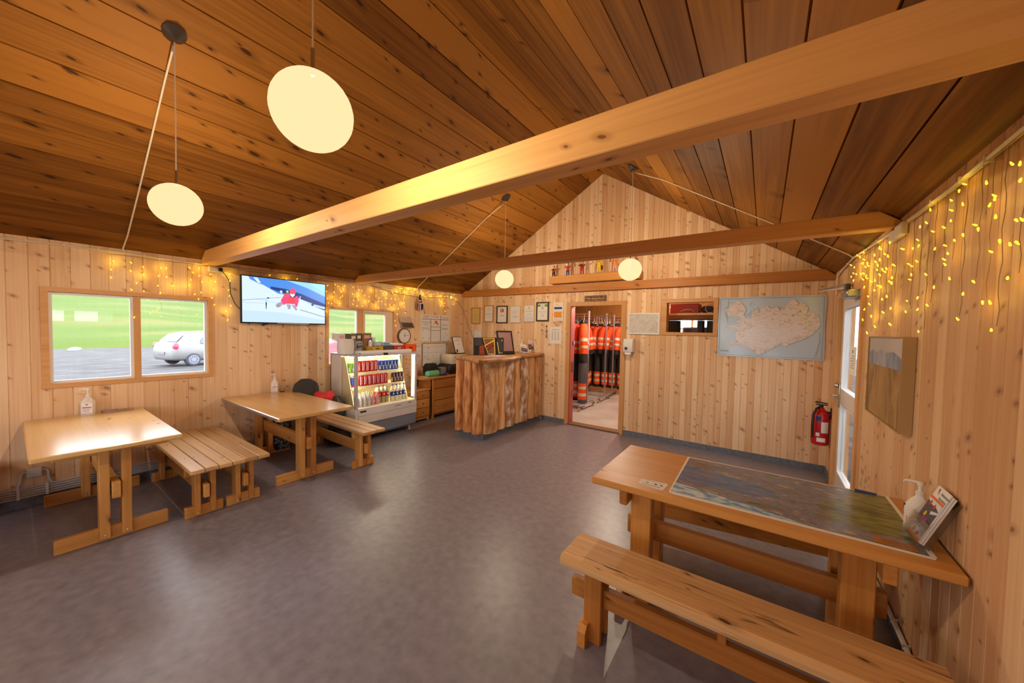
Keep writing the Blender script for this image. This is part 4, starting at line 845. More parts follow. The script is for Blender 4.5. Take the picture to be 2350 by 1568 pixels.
m.rings(R); noisy('counter slab', rgb(132, 84, 48), rgb(206, 156, 104), (20, 3.5, 20), .4, 4, .35, .65); m.build('countertop', 'counter slab', ct, smooth=True, angle=35)
ZC = 1.1905
# ---- on the counter
ds = thing('display_board', (-3.47, 4.28, ZC), 'black glossy display board with a gold and red sweet packet picture on the counter', 'display')
A, B2 = Vector((-3.583, 4.083, 0)), Vector((-3.36, 4.53, 0)); ux = (B2 - A).normalized(); nx = Vector((ux.y, -ux.x, 0))
DP = lambda u, z, d=0.: tuple(A + ux * u + nx * d + Vector((0, 0, ZC + z)))
Wd = (B2 - A).length; Hd = .27
m = MB(); V = [DP(u, z, d) for d in (-.04, 0) for u, z in ((0, 0), (Wd, 0), (Wd, Hd), (0, Hd))]; m.add(V, [(0, 3, 2, 1), (4, 5, 6, 7), (0, 1, 5, 4), (1, 2, 6, 5), (2, 3, 7, 6), (3, 0, 4, 7)]); m.build('panel', 'black', ds)
m = MB(); mat('choc', rgb(120, 42, 20), .4); mat('choc light', rgb(190, 96, 50), .4); mat('maroon', rgb(116, 28, 24), .4)
def dq(pts, mi, k=1): m.face([DP(u * Wd, z * Hd, .0006 * k) for u, z in pts], mi)
dq([(.02, .55), (.26, .55), (.24, .97), (.02, .97)], 0); dq([(.28, .97), (.68, .97), (.72, .03), (.46, .03)], 1); dq([(.31, .93), (.65, .93), (.68, .08), (.47, .08)], 2, 2)
dq([(.33, .55), (.66, .9), (.67, .62), (.44, .2)], 1, 3); dq([(.37, .52), (.65, .78), (.66, .52), (.45, .24)], 3, 4); dq([(.16, .5), (.30, .66), (.36, .02), (.16, .02)], 4, 1)
for k in range(8): u, z = .19 + .075 * (k % 2), .07 + .12 * (k // 2); dq([(u, z), (u + .05, z + .03), (u + .05, z + .085), (u, z + .055)], 5, 2)
dq([(.76, .95), (.97, .95), (.97, .08), (.82, .08)], 0, 1); dq([(.76, .75), (.79, .75), (.86, .1), (.83, .08)], 1, 2); dq([(.82, .06), (.97, .06), (.97, .13), (.83, .13)], 1, 2); dq([(.9, .8), (.96, .93), (.95, .8)], 1, 2)
m.build('picture', ['dark grey', 'gold', 'brown', 'maroon', 'choc', 'choc light'], ds)
m = MB()
for k in range(5): dq([(.42 + .045 * k, .46 + .055 * k), (.435 + .045 * k, .48 + .055 * k), (.455 + .04 * k, .36 + .06 * k), (.44 + .04 * k, .33 + .06 * k)], 0, 6)
m.build('lettering', 'choc light', ds)
st = thing('sign_stand', (-3.36, 4.62, ZC), 'tilted black-framed notice stand overlapping the display board on the counter', 'sign stand')
c0 = Vector((-3.40, 4.47, ZC + .02)); sx = Vector((.30, .954, 0)).normalized(); sn = Vector((.954, -.3, 0)); su = (Vector((0, 0, 1)) - sn * .26).normalized(); so = sx.cross(su).normalized(); so = so if so.dot(sn) > 0 else -so
SP = lambda u, v, d=0.: tuple(c0 + sx * u + su * v + so * d)
def sbox(mb, u0, u1, v0, v1, d0, d1, mi=0):
    V = [SP(u, v, d) for d in (d0, d1) for u, v in ((u0, v0), (u1, v0), (u1, v1), (u0, v1))]; mb.add(V, [(0, 3, 2, 1), (4, 5, 6, 7), (0, 1, 5, 4), (1, 2, 6, 5), (2, 3, 7, 6), (3, 0, 4, 7)], mi)
m = MB(); sbox(m, 0, .02, 0, .37, -.01, .012); sbox(m, .28, .30, 0, .37, -.01, .012); sbox(m, .02, .28, .35, .37, -.01, .012); sbox(m, .02, .28, 0, .035, -.01, .012); m.build('frame', 'black', st)
mat('mauve sheet', rgb(150, 118, 116), .35); m = MB(); sbox(m, .02, .28, .035, .35, -.006, .004)
m.build('sheet', 'mauve sheet', st)
m = MB(); m.tube([SP(.15, .3, -.012), (-3.50, 4.66, ZC + .02), (-3.52, 4.66, ZC + .003)], .008, 6); sbox(m, .0, .30, -.02, 0, -.03, .02); m.build('prop', 'black', st)
m = MB(); m.prism([(4.86, ZC), (5.0, ZC), (5.02, ZC + .1), (4.9, ZC + .19)], 0, -3.56, -3.52); tag(m.build('card_terminal', 'black'), 'black payment terminal behind the notice stand on the counter', 'terminal')
pump_bottle(-3.436, 5.154, ZC, .085, .23, 'cream sanitiser pump bottle on the counter beside the leaflets', 'bottle white', face=.9)
def leaf(px, py, ang, lean, w, h, label, words=False):
    X = Vector((math.cos(ang), math.sin(ang), 0)); Nn = Vector((X.y, -X.x, 0)); U = (Vector((0, 0, 1)) - Nn * lean).normalized(); O = X.cross(U); O = O if O.dot(Nn) > 0 else -O
    return brochure('leaflet', lambda u, v, d: tuple(Vector((px, py, ZC + .002)) + X * u + U * v + O * d), w, h, label, words)
leaf(-3.27, 4.97, 1.15, .28, .085, .14, 'leaflet with red top leaning against the pump bottle on the counter')
leaf(-3.36, 5.06, 1.15, .25, .09, .15, 'small leaflet with dark picture behind the red topped one')
leaf(-3.385, 5.32, 1.2, .2, .1, .215, 'tall leaflet standing at the wall end of the counter')
m = MB(); m.bbox(-3.345, -3.325, 5.2, 5.31, ZC, ZC + .06, c=.003); tag(m.build('card_block', 'paper'), 'small white card block in front of the tall leaflet on the counter', 'card')
m = MB(); m.prism([(-3.315, 3.99), (-3.16, 4.15), (-3.25, 4.5), (-3.45, 4.34)], 2, ZC, ZC + .004); mat('lilac paper', rgb(190, 176, 216), .7); tag(m.build('paper_sheet', 'lilac paper'), 'lilac paper sheets lying on the front edge of the counter', 'paper')
# ================================================================ desk and chest behind the counter
wood('desk pine', 1, rgb(176, 110, 48), rgb(212, 146, 74), rgb(90, 46, 16), thr=.9, krad=.1, rough=.4)
dk = thing('desk', (-4.87, 4.85, 0), 'pine office desk with three drawers against the wall behind the counter', 'desk')
m = MB(); m.bbox(-5.08, -4.65, 4.05, 5.46, .705, .735, c=.004); m.build('desktop', 'desk pine', dk)
m = MB(); m.box(-5.07, -4.69, 4.25, 4.275, .06, .705); m.bbox(-4.72, -4.672, 4.25, 4.29, 0, .705, c=.003); m.box(-5.07, -4.69, 5.4, 5.43, 0, .705); m.box(-5.07, -5.05, 4.25, 5.43, .06, .705); m.box(-5.07, -4.7, 4.275, 5.4, .06, .085); m.build('carcass', 'desk pine', dk)
for z0, z1 in ((.525, .695), (.32, .515), (.092, .31)):
    m = MB(); m.bbox(-4.70, -4.68, 4.295, 5.38, z0, z1, c=.003); d = m.build('drawer', 'desk pine', dk)
    m = MB(); z = (z0 + z1) / 2 + .02; m.tube([(-4.68, 4.5, z), (-4.66, 4.5, z), (-4.66, 4.6, z), (-4.68, 4.6, z)], .004, 6); m.build('handle', 'steel', d)
ch = thing('drawer_chest', (-4.9, 4.0, 0), 'small pine drawer chest squeezed between the fridge and the desk', 'chest of drawers')
m = MB(); m.box(-5.07, -4.71, 3.76, 4.215, .06, .52); m.prism([(3.76, 0), (3.80, 0), (3.83, .035), (4.145, .035), (4.175, 0), (4.215, 0), (4.215, .06), (3.76, .06)], 0, -4.73, -4.71); m.build('carcass', 'honey pine y', ch)
m = MB(); m.bbox(-5.075, -4.695, 3.745, 4.23, .52, .54, c=.004); m.build('top', 'trim pine y', ch)
for z0, z1 in ((.385, .505), (.235, .37), (.085, .22)):
    m = MB(); m.bbox(-4.71, -4.697, 3.78, 4.2, z0, z1, c=.003); d = m.build('drawer', 'honey pine y', ch)
    m = MB(); m.ball((-4.688, 4.06, (z0 + z1) / 2), .012, 8, 6); m.build('knob', 'brown', d, smooth=True)
# desk things
bg = thing('camera_bag', (-4.87, 4.4, .735), 'black padded bag standing on the desk behind a mint green speaker', 'bag')
m = MB(); m.bbox(-4.97, -4.8, 4.245, 4.53, .735, .955, c=.05); m.build('bag', 'soft black', bg, smooth=True, angle=80)
m = MB(); m.bbox(-4.8, -4.78, 4.28, 4.5, .76, .87, c=.012); m.build('front_pocket', 'soft black', bg, smooth=True, angle=80)
m = MB(); m.tube([(-4.86, 4.25, .9), (-4.84, 4.2, .86), (-4.8, 4.18, .78), (-4.78, 4.2, .742)], .008, 6); m.build('strap', 'soft black', bg)
mat('mint', rgb(110, 190, 140), .6)
sp = thing('speaker', (-4.74, 4.3, .736), 'mint green cylinder speaker lying on the desk', 'speaker')
m = MB(); m.lathe([(.03, 4.16), (.05, 4.175), (.055, 4.20), (.055, 4.40), (.05, 4.425), (.04, 4.43)], (-4.735, 0, .792), 18, axis=1); m.build('body', 'mint', sp, smooth=True)
m = MB(); m.lathe([(.034, 4.4305), (.034, 4.434)], (-4.735, 0, .792), 14, axis=1); m.build('end_cap', 'black', sp)
m = MB(); m.bbox(-4.93, -4.83, 4.59, 4.71, .7355, .87, c=.004); tag(m.build('small_box', 'grey ink'), 'small grey box on the desk between the black bag and a card box', 'box')
m = MB(); m.bbox(-4.92, -4.82, 4.715, 4.83, .77, .865, c=.003); tag(m.build('small_box', 'card brown'), 'small brown card box on the purple book on the desk', 'box')
m = MB(); m.bbox(-4.93, -4.76, 4.66, 4.84, .7355, .768, c=.003); tag(m.build('book', 'purple'), 'purple book lying under the small card box on the desk', 'book')
m = MB(); m.prism([(-4.89, 4.14), (-4.72, 4.14), (-4.70, 4.36), (-4.86, 4.41)], 2, .7355, .740); tag(m.build('note_pad', 'paper'), 'white note pad at the near corner of the desk', 'note pad')
m = MB(); m.bbox(-4.86, -4.7, 4.5, 4.64, .7355, .745, c=.003); tag(m.build('mouse_mat', 'black'), 'thin black mat on the desk beside the speaker', 'mat')
pr = thing('printer', (-4.85, 4.95, .735), 'white and black office printer at the far end of the desk', 'printer')
m = MB(); m.bbox(-5.06, -4.74, 4.72, 5.2, .7355, .915, c=.02); m.build('base', 'black', pr, smooth=True, angle=60)
m = MB(); m.bbox(-5.06, -4.76, 4.79, 5.2, .915, 1.105, c=.012); m.build('body', 'ivory plastic', pr, smooth=True, angle=60)
m = MB(); m.box(-4.7605, -4.7585, 4.82, 5.15, .985, .99); m.build('seam', 'grey ink', pr)
tb = thing('menu_board', (-4.85, 5.0, 1.106), 'small white board with rounded corners leaning on top of the printer', 'board')
def TP(u, v, d=0.): q = math.radians(12); return (-4.80 - v * math.sin(q) + d * math.cos(q), 4.90 + u + .04 * (1 - v / .33) , 1.108 + v * math.cos(q) + d * math.sin(q))
m = MB(); o_ = [(u, v) for u, v in ((.02, 0), (.235, 0), (.255, .02), (.255, .31), (.235, .33), (.02, .33), (0, .31), (0, .02))]; n = len(o_)
m.add([TP(u, v, d) for d in (-.014, 0) for u, v in o_], [tuple(range(n))[::-1], tuple(range(n, 2 * n))] + [(i, (i + 1) % n, n + (i + 1) % n, n + i) for i in range(n)]); m.build('frame', 'black', tb)
m = MB(); m.face([TP(u * .93 + .009, v * .94 + .01, .001) for u, v in o_], 0)
for k, (u0, u1, v) in enumerate(((.12, .2, .3), (.05, .2, .27), (.05, .22, .25), (.1, .16, .18))): m.face([TP(u0, v, .0015), TP(u1, v, .0015), TP(u1, v + .006, .0015), TP(u0, v + .006, .0015)], 1)
m.build('sheet', ['paper', 'grey ink'], tb)
m = MB(); m.tube([TP(.03, .02, .01), TP(.045, .05, .02), TP(.05, .08, .012)], .012, 8); m.build('clip', 'black', tb, smooth=True)
m = MB(); m.bbox(-5.0, -4.76, 4.86, 5.18, 1.105, 1.1075, c=.001); tag(m.build('tray_mat', 'black'), 'black flat mat on the printer under the leaning board', 'mat')
m = MB(); m.bbox(-4.93, -4.89, 4.06, 4.1, .7355, .965, c=.002); tag(m.build('folder', 'crate orange'), 'upright orange folder at the fridge end of the desk', 'folder')
# ---- bags by the second table
bp = thing('backpack', (-4.83, 2.25, .451), 'dark grey backpack standing on the wall end of the bench by the fridge', 'backpack')
m = MB(); R = []
for k in range(9):
    f = k / 8; w = .165 * (1 - .1 * f) * (1 if f < .75 else math.sqrt(max(.02, 1 - ((f - .75) / .27) ** 2))); d = .115 * (1 - .35 * f)
    R.append([(-4.86 + d * math.copysign(abs(math.cos(a)) ** .7, math.cos(a)), 2.24 + w * math.copysign(abs(math.sin(a)) ** .7, math.sin(a)), .451 + .44 * f) for a in (2 * PI * i / 18 for i in range(18))])
mat('pack cloth', rgb(58, 56, 54), .9); m.rings(R); m.build('body', 'pack cloth', bp, smooth=True)
m = MB(); m.bbox(-4.77, -4.735, 2.14, 2.35, .47, .70, c=.02); m.build('front_pocket', 'pack cloth', bp, smooth=True, angle=80)
m = MB(); m.tube([(-4.79, 2.33, .5), (-4.775, 2.335, .68), (-4.80, 2.31, .8), (-4.84, 2.27, .87)], .006, 5); m.tube([(-4.82, 2.21, .86), (-4.80, 2.24, .84), (-4.80, 2.27, .83)], .007, 5); m.build('zip', 'black', bp)
mat('jacket red', rgb(214, 40, 40), .7); m = MB(); R = []
for k in range(8):
    f = k / 7; y = 2.28 + .27 * f; h = .22 + .045 * math.sin(2.6 * f + .4) ; R.append([(-4.86, y, .46), (-4.68, y, .46), (-4.67, y, .46 + h * (.65 + .1 * math.sin(4 * f))), (-4.76, y, .46 + h + .02 * math.sin(9 * f)), (-4.85, y, .46 + h * .9)])
m.rings(R); tag(m.build('jacket', 'jacket red', smooth=True), 'crumpled red jacket heaped beside the dark backpack', 'jacket')
mat('bin bag', rgb(52, 52, 56), .35); m = MB(); R = []
for k in range(8):
    f = k / 7; w = .13 * math.sin(.5 + 2.3 * f) + .02; R.append([(-4.72 + (w * 1.0 + .012 * math.sin(5 * a + 3 * f)) * math.cos(a), 2.545 + (w * .82 + .01 * math.sin(7 * a)) * math.sin(a), .28 + .37 * f) for a in (2 * PI * i / 18 for i in range(18))])
R = [[(x, y, .012 if k == 0 else z) for x, y, z in r] for k, r in enumerate([R[0]] + R)]
m.rings(R); tag(m.build('bin_bag', 'bin bag', smooth=True), 'shiny black bag between the bench and the fridge side', 'bag')
ramp_tex('pack print', [(.35, rgb(40, 42, 48)), (.5, rgb(60, 66, 80)), (.58, rgb(170, 176, 184)), (.66, rgb(44, 46, 54)), (.8, rgb(30, 30, 34))], (14, 14, 14), 4, .7, dist=2)
rk2 = thing('rucksack', (-4.95, 1.98, 0), 'black and grey rucksack with a magenta edge on the floor under the television table', 'rucksack')
m = MB(); m.bbox(-5.06, -4.9, 1.87, 2.1, .0, .5, c=.05); m.build('body', 'pack print', rk2, smooth=True, angle=80)
m = MB(); m.bbox(-5.065, -4.93, 1.83, 1.875, .02, .47, c=.015); m.build('side_panel', 'magenta', rk2, smooth=True, angle=80)
m = MB(); m.bbox(-4.86, -4.5, 2.53 - .06, 2.655, .0, .2, c=.04); tag(m.build('duffel_bag', 'soft black', smooth=True, angle=80), 'black duffel bag on the floor behind the bench by the fridge', 'bag')
# ================================================================ things on the walls
def wall_frame(name, pl, a0, a1, z0, z1, fm, fw, sheet, label, cat, art=None, depth=.018, mats=()):
    """picture frame on a wall; art(m, q) draws with q(u0,u1,v0,v1,mi,k) in 0..1 of the sheet"""
    t = thing(name, pl((a0 + a1) / 2, z0, 0), label, cat)
    m = MB(); casing(m, lambda a, z, d: pl(a, z, d + .001), (a0, a1, z0, z1), (a0 + fw, a1 - fw, z0 + fw, z1 - fw), depth); m.build('frame', fm, t)
    m = MB(); A0, A1, Z0, Z1 = a0 + fw, a1 - fw, z0 + fw, z1 - fw; d0 = depth * .55
    V = [pl(a, z, d) for d in (.001, d0) for a, z in ((A0, Z0), (A1, Z0), (A1, Z1), (A0, Z1))]; m.add(V, [(0, 3, 2, 1), (4, 5, 6, 7), (0, 1, 5, 4), (1, 2, 6, 5), (2, 3, 7, 6), (3, 0, 4, 7)])
    def pg(pts, mi, k=1): m.face([pl(A0 + (A1 - A0) * u, Z0 + (Z1 - Z0) * v, d0 + .0005 * k) for u, v in pts], mi)
    def q(u0, u1, v0, v1, mi, k=1): pg([(u0, v0), (u1, v0), (u1, v1), (u0, v1)], mi, k)
    if art: art(m, q, pg)
    m.build('sheet', [sheet, *mats], t)
    return t
def lines(rows):
    def art(m, q, pg):
        for u0, u1, v, mi in rows: q(u0, u1, v, v + .018, mi)
    return art
def disc(cx, cy, r, asp, n=20, a0=0., a1=2 * PI): return [(cx + r * math.cos(a0 + (a1 - a0) * i / n), cy + r * asp * math.sin(a0 + (a1 - a0) * i / n)) for i in range(n)]
mat('parchment', rgb(226, 196, 120), .7); mat('frame oak', rgb(196, 140, 70), .5); mat('frame pale', rgb(214, 190, 150), .5); mat('frame dark', rgb(50, 36, 28), .45)
CM = ('grey ink', 'red', 'green', 'black ink', 'snow white')
wall_frame('certificate_frame', PLB, -4.89, -4.655, 1.693, 2.02, 'frame oak', .022, 'parchment', 'yellowish certificate in an oak frame, leftmost of the row on the back wall', 'certificate', lines([(.2, .8, .86, 1), (.3, .7, .8, 1)] + [(.12, .88 - .1 * (k % 3), .66 - .075 * k, 1) for k in range(8)]), mats=CM)
wall_frame('certificate_frame', PLB, -4.552, -4.318, 1.728, 2.056, 'frame oak', .018, 'paper', 'plain white certificate in an oak frame, second in the row from the corner', 'certificate', lines([(.2, .8, .84, 1), (.28, .72, .72, 1), (.12, .88, .5, 1), (.2, .8, .42, 1), (.3, .7, .28, 1)]), mats=CM)
def art3(m, q, pg):
    pg(disc(.5, .76, .2, .62), 2); pg(disc(.5, .76, .11, .62, 14, .6, 5.6) + [(.5, .76)], 5, 2); q(.2, .8, .44, .46, 1); q(.3, .7, .40, .42, 1)
wall_frame('certificate_frame', PLB, -4.242, -3.983, 1.708, 2.042, 'frame dark', .02, 'paper', 'white certificate with a round red emblem in a dark frame', 'certificate', art3, mats=CM)
def art4(m, q, pg):
    for k in range(9):
        a = PI * (.05 + .11 * k); pg(disc(.5 + .24 * math.cos(a), .56 + .15 * math.sin(a), .025, .62, 8), 1)
    q(.42, .58, .57, .6, 1); q(.2, .8, .36, .38, 1); q(.3, .7, .3, .315, 1)
wall_frame('certificate_frame', PLB, -3.927, -3.686, 1.717, 2.035, 'frame pale', .01, 'paper', 'white certificate with a grey laurel emblem in a thin pale frame', 'certificate', art4, mats=CM)
def art5(m, q, pg):
    pg([(.44, .9), (.56, .9), (.56, .84), (.5, .8), (.44, .84)], 1); q(.3, .7, .74, .755, 1); q(.12, .88, .62, .64, 1); q(.25, .75, .47, .49, 1); q(.12, .88, .37, .38, 4); q(.05, .95, .0, .3, 5)
wall_frame('certificate_frame', PLB, -3.614, -3.385, 1.735, 2.046, 'frame pale', .012, 'paper', 'white certificate with a small shield at the top in a thin pale frame', 'certificate', art5, mats=CM)
def art6(m, q, pg):
    q(0, 1, .80, .94, 3); pg(disc(.5, .86, .22, .58), 5, 2); q(.4, .6, .68, .73, 1); q(.3, .7, .62, .63, 1); q(.1, .9, .48, .5, 1); q(.3, .7, .36, .375, 1); q(.38, .62, .24, .26, 4)
wall_frame('certificate_frame', PLB, -3.345, -3.09, 1.75, 2.089, 'frame dark', .022, 'paper', 'certificate with a green band in a dark frame, rightmost of the row', 'certificate', art6, mats=CM)
def sheet_on(name, pl, a0, a1, z0, z1, label, cat, art=None, mats=(), base='paper', th=.0025):
    m = MB(); V = [pl(a, z, d) for d in (.001, th) for a, z in ((a0, z0), (a1, z0), (a1, z1), (a0, z1))]; m.add(V, [(0, 3, 2, 1), (4, 5, 6, 7), (0, 1, 5, 4), (1, 2, 6, 5), (2, 3, 7, 6), (3, 0, 4, 7)])
    def pg(pts, mi, k=1): m.face([pl(a0 + (a1 - a0) * u, z0 + (z1 - z0) * v, th + .0004 * k) for u, v in pts], mi)
    def q(u0, u1, v0, v1, mi, k=1): pg([(u0, v0), (u1, v0), (u1, v1), (u0, v1)], mi, k)
    if art: art(m, q, pg)
    return tag(m.build(name, [base, *mats]), label, cat)
mat('poster orange', rgb(240, 150, 40), .6)
def artp(m, q, pg):
    for k in range(6): pg(disc(.25 + .1 * k * .6, .88 + .02 * math.sin(k), .035, .55, 8), 1)
    q(.08, .9, .64, .76, 2); q(.08, .88, .17, .5, 1)
    for k in range(4): q(.12 + .2 * k, .19 + .2 * k, .05, .1, 3)
sheet_on('poster', PLB, -3.004, -2.82, 1.761, 2.07, 'white poster with a blue bar and an orange square beside the doorway', 'poster', artp, ('poster orange', 'navy', 'grey ink'))
def arts(m, q, pg):
    q(.2, .8, .80, .83, 1)
    for k in range(3):
        for j in range(14): q(.16 + .25 * k, .32 + .25 * k - .02 * (j % 3), .22 + .037 * j, .235 + .037 * j, 1)
sheet_on('paper_list', PLB, -3.064, -2.836, 1.363, 1.659, 'white printed list pinned under the poster beside the doorway', 'paper', arts, ('grey ink',))
sheet_on('paper_calendar', PLB, -4.823, -4.614, 1.385, 1.57, 'small white ruled sheet above the display board on the back wall', 'paper', lambda m, q, pg: (q(.06, .94, .3, .32, 1), q(.48, .5, .1, .92, 1), q(.06, .08, .1, .92, 1), q(.92, .94, .1, .92, 1), q(.06, .94, .9, .92, 1)), ('grey ink',))
m = MB()
for k, c in enumerate('PARTY' if 0 else 'PLOTS'[:0]): pass
lt = MB()
for k, ch_ in enumerate('PLOUU'): lt.text(ch_, (-3.13, YB - .006, 1.655 - .042 * k), (1, 0, 0), (0, 0, 1), .05, k % 2, bold=.003)
tag(lt.build('letter_stickers', ['navy', 'grey ink']), 'vertical column of small dark letters stuck between the certificates and the list', 'letters')
sg = thing('name_sign', (-2.24, YB, 2.07), 'dark carved wooden name sign above the doorway', 'sign')
m = MB(); m.bbox(-2.424, -2.06, YB - .022, YB - .002, 2.072, 2.168, c=.004); mat('sign brown', rgb(62, 42, 26), .6); m.build('board', 'sign brown', sg)
m = MB(); casing(m, lambda a, z, d: PLB(a, z, d + .022), (-2.416, -2.068, 2.08, 2.16), (-2.41, -2.074, 2.086, 2.154), .002); m.text('Mýrdalsjökull', (-2.242, YB - .0245, 2.119), (1, 0, 0), (0, 0, 1), .058, 0, bold=.0012); mat('sign letters', rgb(196, 150, 96), .5); m.build('lettering', 'sign letters', sg)
# small white-framed map
ramp_tex('pale map', [(.3, rgb(206, 204, 200)), (.45, rgb(214, 210, 202)), (.55, rgb(196, 190, 178)), (.65, rgb(222, 216, 206)), (.8, rgb(196, 202, 208))], (9, 9, 9), 8, .4, dist=1)
def artm(m, q, pg):
    for k in range(12): u, v = .12 + .8 * random.random(), .15 + .7 * random.random(); q(u, u + .03, v, v + .012, 1)
wall_frame('framed_map', PLB, -1.699, -1.244, 1.561, 1.878, 'white plastic', .022, 'pale map', 'small pale map in a white frame between the doorway and the hatch', 'map', artm, mats=('grey ink',))
td = thing('towel_dispenser', (-1.665, YB, 1.26), 'white paper towel dispenser under the small framed map', 'dispenser')
m = MB(); sec = [(YB - .001, 1.29), (YB - .10, 1.285), (YB - .118, 1.33), (YB - .118, 1.43), (YB - .09, 1.488), (YB - .001, 1.492)]; m.prism(sec, 0, -1.738, -1.594); m.build('cover', 'white plastic', td, smooth=True, angle=50, bev=.008)
m = MB(); m.lathe([(.022, YB - .124), (.022, YB - .117)], (0, 0, 0), 14, axis=1); m.v = [(x - 1.69, y, z + 1.345) for x, y, z in m.v]; m.build('window', 'dark grey', td)
m = MB(); m.prism([(YB - .09, 1.29), (YB - .094, 1.255), (YB - .05, 1.258), (YB - .05, 1.29)], 0, -1.715, -1.625); m.build('towel', 'paper', td)
# island relief map under a plastic sheet
mat('map sea', rgb(196, 218, 238), .2, spec=.7); mat('map edge', rgb(176, 190, 204), .2, spec=.7); mat('map sea light', rgb(160, 186, 204), .18, spec=.7)
ramp_tex('map land', [(.28, rgb(186, 158, 136)), (.42, rgb(222, 208, 198)), (.5, rgb(236, 228, 224)), (.62, rgb(240, 234, 234)), (.75, rgb(214, 194, 176))], (22, 22, 34), 8, .2, dist=1.2, spec=.6)
ramp_tex('map highland', [(.3, rgb(222, 210, 204)), (.5, rgb(242, 238, 240)), (.62, rgb(236, 230, 234)), (.8, rgb(222, 212, 210))], (22, 22, 34), 8, .2, dist=1, spec=.6)
mp = thing('island_map', (.03, YB, 1.30), 'large blue relief map of an island in a wrinkled clear sheet on the back wall', 'map')
MX0, MX1, MZ0, MZ1 = -.507, .575, 1.302, 2.072
MPx = lambda px, py: (MX0 + (px - 1031) / (2140 - 1031) * (MX1 - MX0), MZ1 - (py - (106 - (px - 1031) * .025)) / (598 + (px - 1031) * .08) * (MZ1 - MZ0))
m = MB(); nx_, nz_ = 18, 12; V = []; F = []
for i in range(nx_ + 1):
    for j in range(nz_ + 1):
        u, v = i / nx_, j / nz_; x = MX0 + (MX1 - MX0) * u; z = MZ0 + (MZ1 - MZ0) * v
        e = .004 + .006 * abs(math.sin(7 * u + 2 * v)) * (1 - math.sin(PI * min(1, 2.2 * min(u, v, 1 - u, 1 - v)) / 2)); V.append((x + .004 * math.sin(9 * v) * (u < .05 or u > .95), YB - e, z))
for i in range(nx_):
    for j in range(nz_): a = i * (nz_ + 1) + j; F.append((a, a + nz_ + 1, a + nz_ + 2, a + 1))
m.add(V, F); o_ = m.build('sheet', 'map sea', mp, smooth=True)
out = [(1100, 415), (1170, 395), (1250, 385), (1290, 370), (1240, 350), (1300, 325), (1215, 300), (1140, 290), (1130, 240), (1160, 200), (1150, 180), (1200, 175), (1220, 140), (1260, 135), (1300, 170), (1330, 200), (1345, 240), (1320, 285), (1345, 320), (1385, 300), (1400, 330), (1420, 250), (1440, 190), (1470, 210), (1492, 270), (1520, 200), (1570, 185), (1612, 230), (1640, 190), (1680, 200), (1700, 240), (1722, 190), (1760, 200), (1800, 140), (1850, 120), (1880, 170), (1940, 165), (1975, 215), (1960, 270), (2010, 258), (2060, 285), (2090, 330), (2095, 400), (2060, 450), (2000, 510), (1930, 545), (1860, 567), (1800, 595), (1770, 618), (1720, 582), (1690, 606), (1640, 640), (1560, 680), (1510, 702), (1440, 660), (1390, 620), (1300, 595), (1180, 590), (1180, 560), (1250, 545), (1235, 480), (1280, 440), (1230, 425), (1160, 422)]
m = MB(); m.face([(MPx(*p)[0], YB - .0125, MPx(*p)[1]) for p in out], 0)
inn = [(1380, 440), (1480, 380), (1600, 400), (1720, 350), (1850, 380), (1950, 400), (1940, 470), (1840, 530), (1740, 560), (1640, 600), (1540, 640), (1450, 610), (1380, 560), (1330, 500)]
m.face([(MPx(*p)[0], YB - .0128, MPx(*p)[1]) for p in inn], 1); m.build('land', ['map land', 'map highland'], mp)
m = MB(); m.text('ISLAND', (*(lambda p: (p[0], YB - .0125, p[1]))(MPx(1120, 655)),), (1, 0, 0), (0, 0, 1), .028, 0); casing(m, lambda a, z, d: PLB(a, z, d + .012), (MX0 + .018, MX1 - .018, MZ0 + .018, MZ1 - .018), (MX0 + .0205, MX1 - .0205, MZ0 + .0205, MZ1 - .0205), .0006)
mat('map ink', rgb(96, 120, 150), .4); m.build('lettering', 'map ink', mp)
m = MB(); mat('crease', rgb(226, 230, 234), .15, spec=.8)
for pts in (((1085, 215), (1125, 210), (1140, 180), (1132, 120)), ((1075, 245), (1110, 260), (1130, 310), (1135, 370)), ((1385, 205), (1382, 165), (1420, 140)), ((1350, 300), (1385, 260), (1395, 230)), ((2085, 470), (2088, 560), (2060, 680), (2040, 740)), ((1300, 320), (1325, 322), (1340, 312))):
    m.tube([(MPx(*p)[0], YB - .0145, MPx(*p)[1]) for p in pts], [.0016] + [.004] * (len(pts) - 2) + [.0012], 5, fl=.5)
m.build('crease', 'crease', mp)
# painting on the right wall: box frame, sky over blue hills over ochre ground
ramp_tex('ochre paint', [(.3, rgb(120, 92, 56)), (.45, rgb(158, 122, 74)), (.58, rgb(184, 148, 92)), (.72, rgb(132, 108, 76))], (4, 4, 2), 6, .7, dist=1.2)
ramp_tex('hill paint', [(.35, rgb(122, 132, 158)), (.5, rgb(150, 160, 184)), (.65, rgb(176, 178, 190))], (9, 9, 3), 4, .7, dist=.6)
ramp_tex('sky paint', [(.35, rgb(190, 184, 182)), (.65, rgb(206, 200, 196))], (3, 3, 3), 3, .7)
mat('frame champagne', rgb(176, 142, 92), .45)
pt = thing('painting', (XR, 3.04, 1.09), 'landscape painting of ochre ground and blue hills on the right wall', 'painting')
m = MB(); casing(m, lambda a, z, d: PLR(a, z, d + .002), (2.66, 3.40, 1.095, 1.60), (2.668, 3.392, 1.103, 1.592), .05); m.build('frame', 'frame champagne', pt)
m = MB()
def pq(pts, mi, k=0): m.face([PLR(a, z, .044 + .0005 * k) for a, z in pts], mi)
P0, P1, Q0, Q1 = 2.668, 3.392, 1.103, 1.592
pq([(P0, Q0), (P1, Q0), (P1, Q1), (P0, Q1)], 0)
